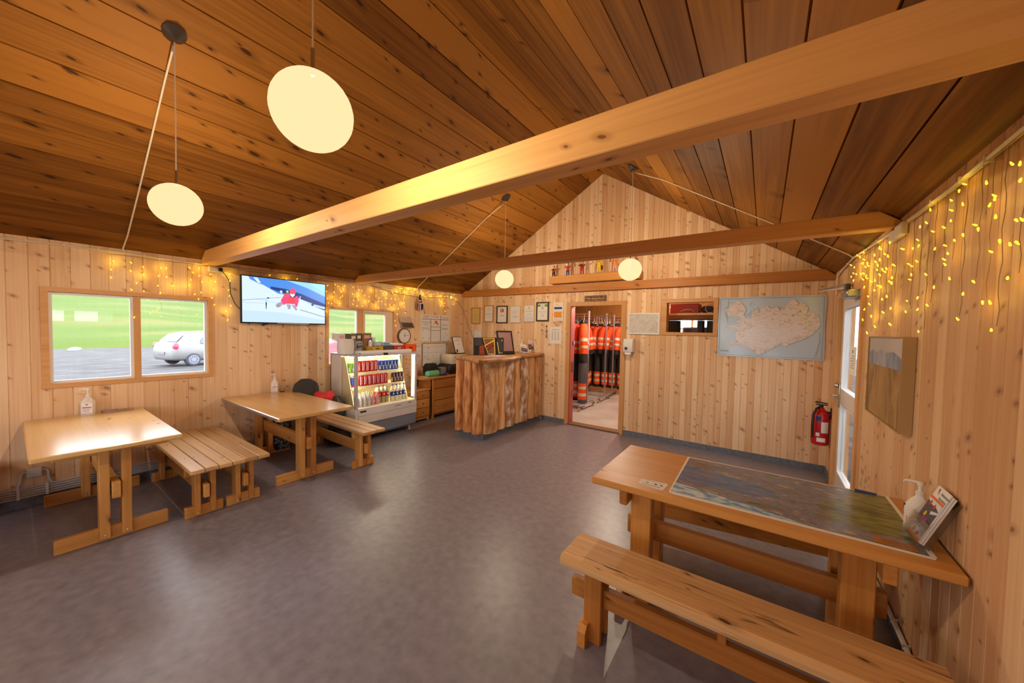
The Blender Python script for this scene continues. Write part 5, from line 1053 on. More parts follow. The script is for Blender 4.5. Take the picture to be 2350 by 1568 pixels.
hl_ = [(P1, 1.49), (3.3, 1.515), (3.2, 1.50), (3.1, 1.52), (2.98, 1.505), (2.85, 1.515), (2.75, 1.495), (P0, 1.47)]; pq([(P0, 1.42), (P1, 1.42)] + hl_, 1, 1)
pq([(P0, 1.43), (P1, 1.43)] + [(P1, Q1), (P0, Q1)], 2, 0) if 0 else pq(hl_[::-1] + [(P1, Q1), (P0, Q1)], 2, 1)
m.build('canvas', ['ochre paint', 'hill paint', 'sky paint'], pt)
# television
TVX = XL + .075; TA0, TA1, TZ0, TZ1 = 1.583, 2.577, 1.608, 2.178
tv = thing('television', (XL, 2.08, TZ0), 'wall-mounted flat television showing a snow climber in a pink jacket', 'television')
m = MB(); m.bbox(XL + .045, TVX, TA0, TA1, TZ0, TZ1, c=.004); m.build('case', 'black', tv)
def scr(name, c, es=1.0): return mat(name, (0, 0, 0), .25, emit=[s2l(v) for v in c], es=es)
TM = [scr('screen snow', (196, 214, 240)), scr('screen sky', (140, 196, 246)), scr('screen blue', (70, 130, 210)), scr('screen deep', (24, 56, 120)), scr('screen pale', (172, 196, 230)), scr('screen pink', (250, 70, 110)), scr('screen red', (250, 66, 84)), scr('screen face', (236, 206, 220)), scr('screen dark', (40, 40, 70)), scr('screen grey', (150, 150, 160)), scr('screen tan', (150, 130, 110)), scr('screen cyan', (150, 224, 250)), scr('screen lime', (180, 250, 60)), scr('screen shade', (180, 204, 236))]
m = MB(); S0, S1, S2, S3 = TA0 + .013, TA1 - .011, TZ0 + .016, TZ1 - .011
def tq(pts, mi, k=0):
    o = []
    for x, y in pts:
        u = (x - 95) / 2150; top_ = 115 + 215 * u; bot = 1300 + 25 * u; v = (y - top_) / (bot - top_)
        w_ = 1.28 * u / (1 + .28 * u) if 0 else u
        o.append((TVX + .0008 + .0003 * k, S0 + (S1 - S0) * (u * 1.193 / (1 + .193 * u) if 0 else u + .085 * u * (1 - u)), S3 - (S3 - S2) * v))
    m.face(o, mi)
tq([(95, 115), (2245, 330), (2240, 1325), (100, 1300)], 0)
tq([(470, 152), (2245, 330), (2242, 760), (1700, 640), (1400, 560), (900, 420), (560, 340)], 1, 1)
tq([(470, 152), (1100, 215), (1700, 420), (2243, 640), (2242, 900), (1400, 640), (900, 560), (560, 350)], 2, 2)
tq([(1750, 285), (2245, 330), (2245, 500), (2000, 430)], 11, 2)
tq([(720, 380), (1100, 440), (1500, 560), (2242, 830), (2242, 990), (1900, 890), (1500, 700), (1100, 570), (720, 440)], 3, 3)
tq([(230, 130), (480, 152), (520, 260), (600, 360), (430, 300), (260, 200)], 2, 3); tq([(330, 150), (420, 160), (500, 300), (430, 290)], 0, 4)
tq([(1500, 700), (1900, 830), (2242, 900), (2242, 960), (1850, 880)], 4, 4); tq([(1480, 960), (2240, 1150), (2240, 1170), (1480, 985)], 9, 1); tq([(100, 1000), (1000, 1050), (2240, 1240), (2240, 1325), (100, 1300)], 13, 1)
tq([(390, 700), (900, 800), (1400, 900), (1400, 910), (880, 815), (390, 712)], 4, 1); tq([(100, 738), (980, 655), (980, 662), (100, 746)], 8, 2); tq([(100, 796), (560, 812), (560, 818), (100, 803)], 9, 2); tq([(598, 790), (630, 790), (618, 965), (606, 965)], 8, 3); tq([(590, 720), (640, 690), (650, 780), (600, 800)], 4, 2); tq([(635, 660), (685, 665), (680, 695), (635, 690)], 8, 3)
tq([(1060, 560), (1200, 540), (1180, 620), (1340, 620), (1420, 620), (1440, 760), (1420, 880), (1340, 900), (1330, 830), (1110, 820), (1020, 850), (960, 740)], 5, 5); tq([(1180, 640), (1340, 650), (1340, 800), (1120, 800)], 6, 6)
tq([(1190, 540), (1195, 460), (1250, 420), (1310, 425), (1355, 480), (1350, 545), (1270, 560)], 5, 7); tq([(1180, 540), (1270, 565), (1350, 545), (1345, 640), (1270, 680), (1200, 640)], 8, 6); tq([(1200, 550), (1270, 572), (1330, 552), (1325, 610), (1265, 650), (1210, 610)], 7, 8)
tq([(830, 860), (890, 800), (980, 770), (1010, 830), (950, 900), (870, 925)], 9, 7); tq([(870, 850), (940, 840), (930, 900), (880, 900)], 10, 8); tq([(1110, 830), (1220, 840), (1215, 950), (1150, 965)], 9, 6); tq([(1240, 840), (1330, 860), (1400, 960), (1360, 1000), (1290, 920)], 9, 6); tq([(1470, 620), (1500, 620), (1420, 900), (1390, 900)], 4, 7)
tq([(1100, 480), (1160, 480), (1150, 540), (1110, 530)], 12, 6); tq([(935, 485), (1000, 480), (995, 565), (960, 550)], 0, 5); tq([(1800, 830), (1890, 785), (1900, 820), (1830, 885)], 3, 5)
m.build('screen', TM, tv)
m = MB(); m.bbox(XL, XL + .045, 1.95, 2.2, 1.75, 2.05, c=.004); m.build('wall_mount', 'black', tv)
m = MB(); m.tube([(XL + .05, 1.88, TZ0 + .01), (XL + .05, 1.81, TZ0 - .02)], .014, 8); m.tube([(XL + .03, 2.05, TZ0 + .01), (XL + .012, 2.06, TZ0 - .05)], .004, 5); m.build('bracket_arm', 'dark grey', tv)
m = MB(); m.box(TVX - .002, TVX + .0006, 1.97, 2.35, TZ0 + .003, TZ0 + .012); m.build('speaker_strip', 'steel', tv)
# clock, photograph, whiteboards, flag on the left wall
ck = thing('wall_clock', (XL, 3.952, 1.315), 'round white wall clock with dark rim between the small window and the whiteboards', 'clock')
CKX = XL + .035; mat('clock rim', rgb(96, 70, 52), .4)
m = MB(); m.lathe([(.128, XL + .002), (.132, XL + .02), (.13, XL + .04), (.118, XL + .042), (.116, CKX - .004)], (0, 3.952, 1.445), 32, axis=0); m.build('rim', 'clock rim', ck, smooth=True)
m = MB(); m.face([(CKX, 3.952 + .117 * math.cos(2 * PI * i / 32), 1.445 + .117 * math.sin(2 * PI * i / 32)) for i in range(32)])
m.build('dial', 'paper', ck)
m = MB()
for k in range(1, 13):
    a = PI / 2 - 2 * PI * k / 12; m.text(str(k), (CKX + .0008, 3.952 + .093 * math.cos(a), 1.445 + .093 * math.sin(a)), (0, 1, 0), (0, 0, 1), .028, 0)
m.build('numerals', 'grey ink', ck)
def hand(nm, ang, l, w):
    m = MB(); a = PI / 2 - ang; u = Vector((0, math.cos(a), math.sin(a))); v = Vector((0, -u.z, u.y)); c = Vector((CKX + .003, 3.952, 1.445))
    m.prism([(0, 0)] * 3, 0, 0, 0) if 0 else None
    P = [c - u * .012 - v * w, c + u * l - v * w * .5, c + u * l + v * w * .5, c - u * .012 + v * w]; m.add(P + [p + Vector((.001, 0, 0)) for p in P], [(0, 3, 2, 1), (4, 5, 6, 7), (0, 1, 5, 4), (1, 2, 6, 5), (2, 3, 7, 6), (3, 0, 4, 7)]); m.build(nm, 'black', ck)
hand('hour_hand', math.radians(4), .055, .004); hand('minute_hand', math.radians(78), .09, .003)
m = MB(); m.text('quartz', (CKX + .0008, 3.952, 1.39), (0, 1, 0), (0, 0, 1), .02, 0) if 0 else m.box(CKX, CKX + .0006, 3.925, 3.985, 1.386, 1.389); m.build('dial_print', 'grey ink', ck)
mat('photo sky', rgb(196, 180, 166), .5); mat('photo land', rgb(84, 62, 56), .5)
m = MB(); PH = lambda u, v, d: (XL + .006 + d + .03 * (1 - v), 3.845 + .257 * u + .06 * (1 - v), 1.586 + .187 * v)
m.add([PH(u, v, d) for d in (0, .004) for u, v in ((0, 0), (1, 0), (1, 1), (0, 1))], [(0, 3, 2, 1), (4, 5, 6, 7), (0, 1, 5, 4), (1, 2, 6, 5), (2, 3, 7, 6), (3, 0, 4, 7)])
m.face([PH(u, v, .0045) for u, v in ((.03, .02), (.97, .02), (.97, .5), (.9, .46), (.84, .52), (.7, .46), (.5, .5), (.3, .47), (.15, .5), (.03, .5))], 1)
tag(m.build('photo_print', ['photo sky', 'photo land']), 'small tilted photo print of a dark landscape above the wall clock', 'photo')
def board(name, a0, a1, z0, z1, label, cat, cut, art, fm=None):
    t = thing(name, (XL, (a0 + a1) / 2, z0), label, cat); m = MB()
    o = [(a0 + cut, z0), (a1 - cut, z0), (a1, z0 + cut), (a1, z1 - cut), (a1 - cut, z1), (a0 + cut, z1), (a0, z1 - cut), (a0, z0 + cut)]
    m.prism(o, 0, XL + .001, XL + .014); m.build('panel', 'white plastic', t)
    m = MB()
    def q(u0, u1, v0, v1, mi, k=1): m.face([(XL + .0145 + .0004 * k, a0 + (a1 - a0) * u, z0 + (z1 - z0) * v) for u, v in ((u0, v0), (u1, v0), (u1, v1), (u0, v1))], mi)
    def pg(pts, mi, k=1): m.face([(XL + .0145 + .0004 * k, a0 + (a1 - a0) * u, z0 + (z1 - z0) * v) for u, v in pts], mi)
    def tx(s_, u, v, sz, mi): m.text(s_, (XL + .0153, a0 + (a1 - a0) * u, z0 + (z1 - z0) * v), (0, 1, 0), (0, 0, 1), sz, mi)
    art(q, pg, tx); m.build('writing', ['black ink', 'orange', 'red', 'blue ink', 'grey ink'], t)
    if fm:
        m = MB(); casing(m, lambda a, z, d: PLL(a, z, d + .001), (a0 - .008, a1 + .008, z0 - .008, z1 + .008), (a0, a1, z0, z1), .018); m.build('frame', fm, t)
def wbart(q, pg, tx):
    q(.03, .99, .82, .835, 0); q(.33, .345, 0, .83, 0); q(.67, .685, 0, .99, 0); q(.335, .675, .535, .548, 0); q(.335, .675, .40, .413, 0)
    tx('DAILY TOURS', .35, .92, .062, 2); tx('SHACK', .84, .9, .055, 4)
    pg([(.42, .62), (.5, .79), (.54, .72), (.57, .6), (.5, .7)], 1); pg([(.48, .74), (.53, .79), (.61, .63), (.58, .62), (.53, .72)], 2, 2)
    tx('Snowmobile', .18, .72, .044, 4); tx('ATV', .18, .63, .05, 4); tx('Weather', .18, .49, .048, 4); tx('Snow', .84, .63, .06, 4); tx('Glacier?', .84, .48, .05, 3)
    for u, v in ((.06, .12), (.27, .1), (.06, .4), (.27, .4), (.92, .22)): q(u, u + .02, v, v + .03, 0)
    for k in range(4): q(.74, .92 - .03 * k, .30 - .07 * k, .305 - .07 * k, 1 if k < 2 else 3); q(.4, .62, .32 - .07 * k, .324 - .07 * k, 4)
board('whiteboard', 4.32, 5.035, 1.34, 1.84, 'white notice board with rounded corners, black grid and orange mountain mark', 'whiteboard', .03, wbart)
def calart(q, pg, tx):
    for v in (.86, .60, .34): q(.02, .98, v, v + .006, 4)
    for u in (.2, .58): q(u, u + .004, .02, .98, 4)
    for v in (.44, .12): tx('8  5', .12, v, .05, 4); tx('0', .44, v, .05, 4)
    q(.22, .25, .8, .84, 0); q(.22, .25, .3, .33, 0)
board('calendar_board', 4.37, 4.955, .872, 1.30, 'ruled white calendar board hanging below the notice board', 'whiteboard', .001, calart, 'grey metal')
sheet_on('price_list', PLL, 4.131, 4.346, 1.025, 1.321, 'white sheet with red lines on the wall right of the fridge top', 'paper', lambda m, q, pg: [q(.06, .94, v, v + h_, c) for v, h_, c in ((.93, .02, 1), (.82, .02, 1), (.74, .025, 1), (.5, .008, 2), (.42, .008, 2), (.3, .008, 2), (.22, .03, 1), (.1, .03, 1))], ('red', 'grey ink'))
fl = thing('flag', (XL, 4.35, 1.86), 'small drooping blue flag with a red and white cross on a thin stick', 'flag')
m = MB(); m.tube([(XL + .006, 4.425, 1.85), (XL + .05, 4.32, 2.03), (XL + .09, 4.25, 2.18)], .004, 5); m.build('stick', 'brown', fl)
mat('flag blue', rgb(30, 40, 96), .8); mat('flag red', rgb(206, 44, 44), .8); mat('flag white', rgb(230, 226, 226), .8)
m = MB(); G_ = {}; nu, nv = 8, 12
for i in range(nu + 1):
    for j in range(nv + 1):
        u, v = i / nu, j / nv
        G_[i, j] = (XL + .07 + .025 * math.sin(5 * u + 3 * v) - .02 * v, 4.25 + (u - .45) * (.035 + .11 * min(v * 1.5, 1) * (1 - .35 * max(0, v - .65) / .35)), 2.175 - .28 * v * (1 - .16 * abs(u - .55)))
for i in range(nu):
    for j in range(nv):
        c = 0
        if i in (3, 5) or j in (4, 6): c = 2
        if i == 4 or j == 5: c = 1
        m.face([G_[i, j], G_[i + 1, j], G_[i + 1, j + 1], G_[i, j + 1]], c)
m.build('cloth', ['flag blue', 'flag red', 'flag white'], fl, smooth=True)
# fire extinguisher
ex = thing('fire_extinguisher', (.545, 5.2, .36), 'red fire extinguisher hanging on the right wall beside the glazed door', 'fire extinguisher')
m = MB(); m.lathe([(.05, .383), (.074, .392), (.08, .42), (.08, .70), (.07, .745), (.035, .775), (.024, .80)], (.545, 5.2, 0), 24); m.build('cylinder', 'signal red', ex, smooth=True)
m = MB(); m.cyl((.545, 5.2, .79), (.545, 5.2, .83), .02, n=10); m.box(.50, .60, 5.19, 5.21, .825, .835); m.prism([(.49, .85), (.60, .842), (.60, .852), (.50, .866)], 1, 5.19, 5.21); m.build('valve', 'black', ex)
m = MB(); m.tube([(.53, 5.19, .80), (.50, 5.14, .79), (.475, 5.11, .72), (.468, 5.105, .6), (.475, 5.11, .47)], .011, 8); m.build('hose', 'black', ex, smooth=True)
m = MB()
def lab(a0, a1, z0, z1, mi):
    n = 6
    for k in range(n):
        p, q_ = math.radians(a0 + (a1 - a0) * k / n), math.radians(a0 + (a1 - a0) * (k + 1) / n); r = .0808
        m.face([(.545 + r * math.cos(p), 5.2 + r * math.sin(p), z0), (.545 + r * math.cos(q_), 5.2 + r * math.sin(q_), z0), (.545 + r * math.cos(q_), 5.2 + r * math.sin(q_), z1), (.545 + r * math.cos(p), 5.2 + r * math.sin(p), z1)], mi)
lab(235, 268, .66, .71, 1); lab(238, 262, .49, .53, 0); lab(270, 320, .53, .65, 0); lab(245, 300, .43, .475, 0); m.build('label', ['label white', 'navy'], ex)
m = MB(); m.box(XR - .012, XR - .001, 5.17, 5.23, .68, .8); m.box(.56, XR - .005, 5.19, 5.21, .735, .76); m.build('wall_bracket', 'black', ex)
# cable conduits, sockets, junction boxes
def cable(name, pts, r, label, m0='ivory plastic', clips=(), n=6):
    t = thing(name, pts[0], label, 'cable'); b = MB(); b.tube(pts, r, n); b.build('cable', m0, t, smooth=True)
    for p in clips:
        b = MB(); b.bbox(p[0] - r * 1.2, p[0] + r * 1.2, p[1] - .005, p[1] + .005, p[2] - r * 1.25, p[2] + r * 1.25, c=.001); b.build('clip', m0, t)
    return t
X1 = XL + .012
cable('cable_conduit', [(X1, -.6, 2.24), (X1, .2, 2.262), (X1, .66, 2.262), (X1, 1.1, 2.247), (X1, 1.3, 2.246)], .009, 'cream cable run along the top of the left wall before the front beam', clips=[(X1, y, z) for y, z in ((.1, 2.26), (.3, 2.263), (.5, 2.263), (.8, 2.257), (1.0, 2.25), (1.2, 2.246))])
cable('cable_conduit', [(X1, 1.42, 2.243), (X1, 2.0, 2.248), (X1, 2.82, 2.252), (X1, 3.8, 2.252), (X1, 4.6, 2.262), (X1, 5.2, 2.272)], .008, 'cream cable run along the top of the left wall between the beams', clips=[(X1, y, 2.25) for y in (1.6, 1.9, 2.2, 2.5, 2.8, 3.1, 3.5)])
sc = thing('socket_box', (XL, 1.36, 2.17), 'cream double socket box under the left end of the front beam', 'socket')
m = MB(); m.bbox(XL + .001, XL + .05, 1.30, 1.425, 2.172, 2.238, c=.006); m.build('housing', 'ivory plastic', sc)
m = MB(); m.cyl((XL + .05, 1.40, 2.205), (XL + .075, 1.40, 2.205), .02, n=10); m.build('plug', 'black', sc)
cable('power_cord', [(XL + .07, 1.405, 2.2), (XL + .03, 1.45, 2.16), (XL + .012, 1.50, 2.08), (XL + .01, 1.505, 1.95), (XL + .012, 1.55, 1.83), (XL + .03, 1.6, 1.76)], .004, 'thin dark cord drooping from the socket box to the television', 'soft black')
jb = thing('junction_box', (XL, .112, .25), 'grey junction box on the left wall under the first table', 'junction box')
m = MB(); m.bbox(XL + .001, XL + .045, .072, .155, .25, .332, c=.008); m.build('cover', 'bottle pale', jb)
for y0, y1, e in ((.072, .045, -1), (.155, .185, 1)):
    m = MB(); m.tube([(XL + .02, y0, .30), (XL + .02, (y0 + y1) / 2, .302), (XL + .02, y1, .285), (XL + .02, y1 + .004 * e, .22), (XL + .02, y1 + .02 * e, .175)], .008, 8); m.build('conduit', 'bottle pale', jb, smooth=True)
pp = thing('conduit_bundle', (XL, 1.0, .07), 'bundle of white parallel conduits along the foot of the left wall', 'conduits')
for k in range(5):
    m = MB(); z = .085 + .02 * k; x = XL + .016
    m.tube([(x, -1.2, z), (x, 2.66, z + .012)], .0075, 6); m.build('conduit', 'bottle pale', pp, smooth=True)
for y in (.02, .17, .62, 1.05, 1.5, 1.95, 2.4): m = MB(); m.box(XL + .001, XL + .028, y, y + .016, .078, .178); m.build('clip', 'white plastic', pp)
cable('floor_conduit', [(XR - .018, 1.2, .085), (XR - .018, 3.7, .085)], .012, 'white conduit along the foot of the right wall under the map table', 'white plastic', [(XR - .016, 1.5 + .2 * k, .085) for k in range(8)])
# socket by the corner on the left wall and the door cable on the right
m = MB(); m.bbox(XL + .001, XL + .04, 5.03, 5.13, 2.17, 2.235, c=.006); tag(m.build('socket_box', 'ivory plastic'), 'cream socket box high in the far left corner', 'socket')
cable('power_cord', [(XL + .02, 3.3, 2.243), (XL + .012, 3.7, 2.17), (XL + .012, 4.2, 2.145), (XL + .012, 4.6, 2.16), (XL + .012, 5.0, 2.19)], .003, 'thin dark cord sagging across the far part of the left wall', 'soft black')
cable('power_cord', [(XL + .03, 5.1, 2.18), (XL + .015, 5.3, 2.12), (XL + .02, 5.4, 2.0), (XL + .15, YB - .01, 1.6), (XL + .4, YB - .01, 1.15)], .003, 'thin cord running down the back left corner to the counter', 'soft black')
X2 = XR - .014
cable('cable_conduit', [(X2, 1.3, 2.25), (X2, 2.29, 2.226), (X2, 2.84, 2.235)], .011, 'cream conduit with cable ties at the top of the right wall, near part', clips=[(X2, y, z) for y, z in ((1.75, 2.238), (2.0, 2.232), (2.2, 2.228), (2.5, 2.23))])
cable('cable_conduit', [(X2, 3.16, 2.24), (X2, 4.32, 2.292), (X2, 4.94, 2.26), (X2, 5.14, 2.235), (X2, 5.16, 2.1), (X2, 5.16, 2.03)], .009, 'cream conduit along the top of the right wall down to the door closer', clips=[(X2, y, z) for y, z in ((3.5, 2.255), (3.9, 2.273), (4.6, 2.278))])
wb_ = thing('distribution_box', (XR, 3.0, 2.16), 'cream junction box under the right end of the middle beam', 'junction box')
m = MB(); m.bbox(XR - .032, XR - .001, 2.90, 3.035, 2.172, 2.25, c=.006); m.build('cover', 'ivory plastic', wb_)
m = MB(); m.bbox(XR - .03, XR - .001, 3.04, 3.17, 2.172, 2.24, c=.006); m.build('socket', 'ivory plastic', wb_)
# figurines on the trough shelf
sf = thing('trough_shelf', (-2.25, 5.4, 2.375), 'narrow pine trough shelf for figurines above the back beam', 'shelf')
wood('shelf pine', 0, rgb(206, 138, 64), rgb(232, 170, 92), rgb(110, 60, 24), thr=.8)
m = MB(); m.bbox(-2.99, -1.50, 5.29, 5.312, 2.375, 2.497, c=.004); m.build('front_board', 'shelf pine', sf)
m = MB(); m.box(-2.985, -1.505, 5.312, YB - .002, 2.375, 2.393); m.box(-2.985, -1.505, 5.312, YB - .002, 2.48, 2.495); m.box(-2.99, -2.975, 5.312, YB - .002, 2.393, 2.48); m.box(-1.515, -1.50, 5.312, YB - .002, 2.393, 2.48); m.build('deck', 'shelf pine', sf)
mat('skin', rgb(226, 176, 140), .6); mat('hair', rgb(110, 60, 40), .7); mat('base grey', rgb(150, 160, 170), .4); mat('bright yellow', rgb(240, 206, 20), .4); mat('dark red', rgb(130, 26, 30), .4); mat('peach', rgb(240, 150, 60), .5); mat('brownish', rgb(120, 50, 40), .5)
def figurine(x, h, top_m, leg_m, arm, label, extra=None, base=True, hair='hair'):
    z = 2.4955; y = 5.39; t = thing('figurine', (x, y, z), label, 'figurine'); s = h / .2
    if base:
        m = MB(); m.bbox(x - .055 * s, x + .045 * s, y - .04, y + .04, z, z + .014 * s, c=.003); m.build('base', 'base grey', t)
    zb = z + (.014 * s if base else 0)
    P = lambda a, b, c: (x + a * s, y + b * s, zb + c * s)
    m = MB()
    for sx_ in (-1, 1):
        m.tube([P(sx_ * .017, 0, .004), P(sx_ * .018, 0, .03), P(sx_ * .016, -.004, .05), P(sx_ * .012, 0, .085)], [.010 * s, .010 * s, .012 * s, .015 * s], 8)
        m.ball(P(sx_ * .018, -.008, .006), .011 * s, 8, 6, sc=(1, 1.6, .7))
    m.build('legs', leg_m, t, smooth=True)
    m = MB(); m.lathe([(.022 * s, .075 * s), (.026 * s, .085 * s), (.024 * s, .105 * s), (.028 * s, .13 * s), (.024 * s, .143 * s), (.009 * s, .15 * s), (.008 * s, .158 * s)], (x, y, zb), 12, sy=.75)
    m.build('torso', top_m, t, smooth=True)
    m = MB()
    for sx_ in (-1, 1):
        e = arm if sx_ < 0 else (arm[0] * .8, -arm[1], arm[2] * .9)
        m.tube([P(sx_ * .024, 0, .138), P(sx_ * .045, -.012, .115 + e[2] * .3), P(sx_ * (.03 + e[0]), -.03, .11 + e[2])], [.009 * s, .008 * s, .007 * s], 7)
    m.build('arms', top_m, t, smooth=True)
    m = MB(); m.ball(P(0, -.002, .172), .021 * s, 12, 8, sc=(.95, 1, 1.1)); m.ball(P(0, -.022, .17), .005 * s, 6, 5)
    for sx_ in (-1, 1): m.ball(P(sx_ * (.03 + arm[0]), -.032, .11 + arm[2] * (1 if sx_ < 0 else .9)), .008 * s, 6, 5)
    m.build('head', 'skin', t, smooth=True)
    m = MB(); m.ball(P(0, .004, .180), .0225 * s, 12, 8, sc=(1, 1, .85)); m.build('hair', hair, t, smooth=True)
    if extra: m = MB(); extra(m, P, s); m.build(extra.__name__, extra.mt, t, smooth=True)
    return t
def bag(m, P, s): m.ball(P(-.05, -.02, .11), .024 * s, 8, 6, sc=(1.3, .7, .7))
bag.mt = 'bright yellow'
def camera(m, P, s): m.bbox(*[v for a, b in zip(P(-.02, -.05, .15), P(.02, -.03, .18)) for v in (a, b)], c=.002)
camera.mt = 'snow white'
def tail_coat(m, P, s): m.ball(P(.03, .02, .07), .026 * s, 8, 6, sc=(.8, .7, 1.3))
tail_coat.mt = 'brownish'
figurine(-2.965, .20, 'dark red', 'soft black', (.01, 0, .01), 'figurine in dark clothes holding something yellow, leftmost on the trough shelf', bag, base=False)
figurine(-2.70, .205, 'red', 'navy', (.0, 0, .05), 'figurine in red top and blue trousers raising both hands to its face', camera)
figurine(-2.445, .225, 'dark red', 'red', (.005, 0, .03), 'figurine in a long red suit, third from the left on the shelf', None)
figurine(-2.16, .235, 'bright yellow', 'bright yellow', (.0, 0, .055), 'figurine in an all yellow suit with arms raised', tail_coat)
figurine(-1.905, .225, 'peach', 'pink print', (.0, 0, .06), 'figurine in an orange top, nearest the right hand globe lamp', None)
figurine(-1.62, .22, 'signal red', 'navy', (.0, 0, .05), 'small figurine mostly hidden behind the right hand globe lamp', None)
BULB_A=[(0.592,2.166),(0.706,2.175),(0.791,2.147),(0.575,2.087),(0.706,2.093),(0.792,2.069),(0.576,2.015),(0.744,1.982),(0.708,1.913),(0.794,1.907),(0.918,2.155),(0.958,2.157),(0.903,2.073),(0.961,2.068),(0.896,1.972),(1.007,1.984),(0.913,1.899),(0.883,1.719),(0.725,1.643),(1.141,2.192),(1.224,2.195),(1.172,2.143),(1.224,2.116),(1.154,2.066),(1.245,2.053),(1.137,2.003),(1.185,1.912),(1.236,1.935),(1.215,1.860),(1.330,1.885),(1.322,2.073),(1.361,2.069),(1.318,2.140),(1.346,2.229),(1.352,1.807),(1.345,1.981)]
BULB_B=[(1.488,2.167),(1.497,2.093),(1.483,1.987),(1.490,1.919),(1.506,1.807),(1.457,1.744),(1.477,1.641),(1.907,2.214),(1.852,2.167),(2.019,2.179),(2.094,2.190),(2.223,2.207),(2.284,2.172),(2.514,2.171),(2.518,2.094),(2.520,2.061),(2.629,2.165),(2.734,2.192),(2.785,2.172),(2.875,2.186),(2.865,2.137),(2.607,2.079),(2.722,2.082),(2.827,2.099),(2.623,1.980),(2.697,2.011),(2.852,2.038),(2.822,2.014),(2.639,1.921),(2.687,1.914),(2.805,1.930),(3.018,2.184),(3.108,2.153),(3.161,2.148),(3.001,2.080),(3.098,2.071),(3.206,2.073),(3.283,2.068),(3.098,2.001),(3.016,1.985),(3.213,1.984),(3.271,1.991),(3.016,1.928),(3.077,1.905),(3.168,1.911),(3.319,2.172),(3.398,2.170),(3.492,2.182),(3.395,2.085),(3.463,2.062),(3.586,2.141),(3.592,2.061),(3.449,2.003),(3.509,2.006),(3.581,1.966),(3.393,1.929),(3.448,1.900),(3.624,1.893),(3.683,2.063),(3.702,2.171),(3.778,2.184),(3.765,2.060),(3.836,2.071),(3.670,1.972),(3.739,1.962),(3.722,1.905),(3.829,1.908),(3.812,1.814),(3.967,1.844),(3.947,1.938),(3.901,1.995),(3.946,2.014),(3.954,2.129),(3.936,2.089),(3.866,2.174),(2.596,1.805),(2.596,1.740),(3.763,1.703),(3.773,1.620)]
BULB_C=[(3.868,2.257),(3.899,2.252),(3.863,2.211),(3.948,2.225),(3.948,2.203),(3.992,2.188),(3.863,2.174),(3.773,2.183),(3.703,2.171),(3.991,2.260),(4.048,2.260),(4.080,2.281),(4.017,2.232),(4.099,2.232),(4.173,2.284),(4.160,2.251),(4.210,2.261),(4.233,2.232),(4.301,2.239),(4.320,2.262),(4.355,2.204),(4.456,2.237),(4.484,2.262),(4.415,2.158),(4.440,2.142),(4.553,2.181),(4.622,2.229),(4.699,2.252),(4.663,2.182),(4.727,2.193),(4.795,2.202),(4.848,2.257),(4.858,2.161),(4.896,2.202),(4.986,2.207),(5.048,2.200),(5.087,2.254),(5.162,2.263),(4.766,2.126),(4.812,2.104),(4.831,2.076),(4.893,2.078),(4.798,2.026),(4.868,2.014),(5.129,2.072),(5.194,2.161),(4.912,1.921)]
BULB_D=[(2.146,2.195),(1.999,2.149),(2.173,2.178),(2.246,2.165),(2.178,2.127),(1.962,2.061),(1.898,2.075),(1.898,2.064),(1.792,2.136),(1.833,2.152),(2.492,2.195),(2.267,2.129),(2.617,2.147),(2.516,2.142),(2.329,2.074),(2.234,2.079),(2.066,2.018),(2.014,1.990),(1.898,2.005),(1.793,1.964),(2.476,2.090),(2.138,1.997),(2.228,1.997),(1.883,1.919),(1.804,1.895),(1.922,1.894),(2.632,2.085),(2.324,1.994),(2.692,2.054),(2.651,2.058),(2.257,1.950),(2.289,1.931),(2.419,2.000),(2.304,1.912),(2.624,1.979),(2.782,1.990),(2.750,1.974),(2.705,1.923),(2.536,1.901),(2.751,1.903),(1.789,1.789),(2.212,1.841),(2.038,1.806),(2.397,1.826),(2.128,1.771),(2.567,1.791),(2.765,1.792),(2.470,1.749),(2.616,1.738),(2.753,1.734),(1.959,1.724),(1.878,1.720),(2.132,1.674),(1.879,1.629),(2.540,1.628),(1.765,2.078),(1.752,1.957),(1.746,1.887)]
BULB_E=[(2.886,2.090),(2.925,2.197),(3.121,2.173),(3.226,2.125),(3.214,2.108),(3.434,2.204),(3.342,2.179),(3.855,2.252),(3.560,2.177),(4.140,2.278),(3.999,2.242),(3.866,2.197),(3.362,2.111),(3.451,2.112),(4.380,2.235),(4.172,2.184),(3.959,2.180),(3.883,2.170),(3.732,2.148),(3.827,2.132),(3.736,2.128),(3.427,2.083),(3.458,2.057),(3.329,2.038),(3.207,2.029),(3.242,2.014),(3.022,2.021),(4.278,2.146),(4.301,2.119),(4.261,2.081),(4.099,2.116),(3.815,2.082),(3.764,2.057),(3.965,2.100),(3.829,2.039),(3.737,2.035),(3.621,1.998),(3.461,1.986),(3.394,2.015),(3.397,1.942),(3.454,1.918),(3.272,1.922),(3.134,1.937),(3.064,1.922),(3.100,1.958),(3.743,1.968),(3.660,1.893),(3.604,1.831),(3.783,1.805),(3.764,1.725),(3.543,1.741),(3.587,1.625),(3.400,1.667),(3.262,1.841),(3.131,1.848),(3.052,1.770),(3.238,1.755),(3.024,1.672)]
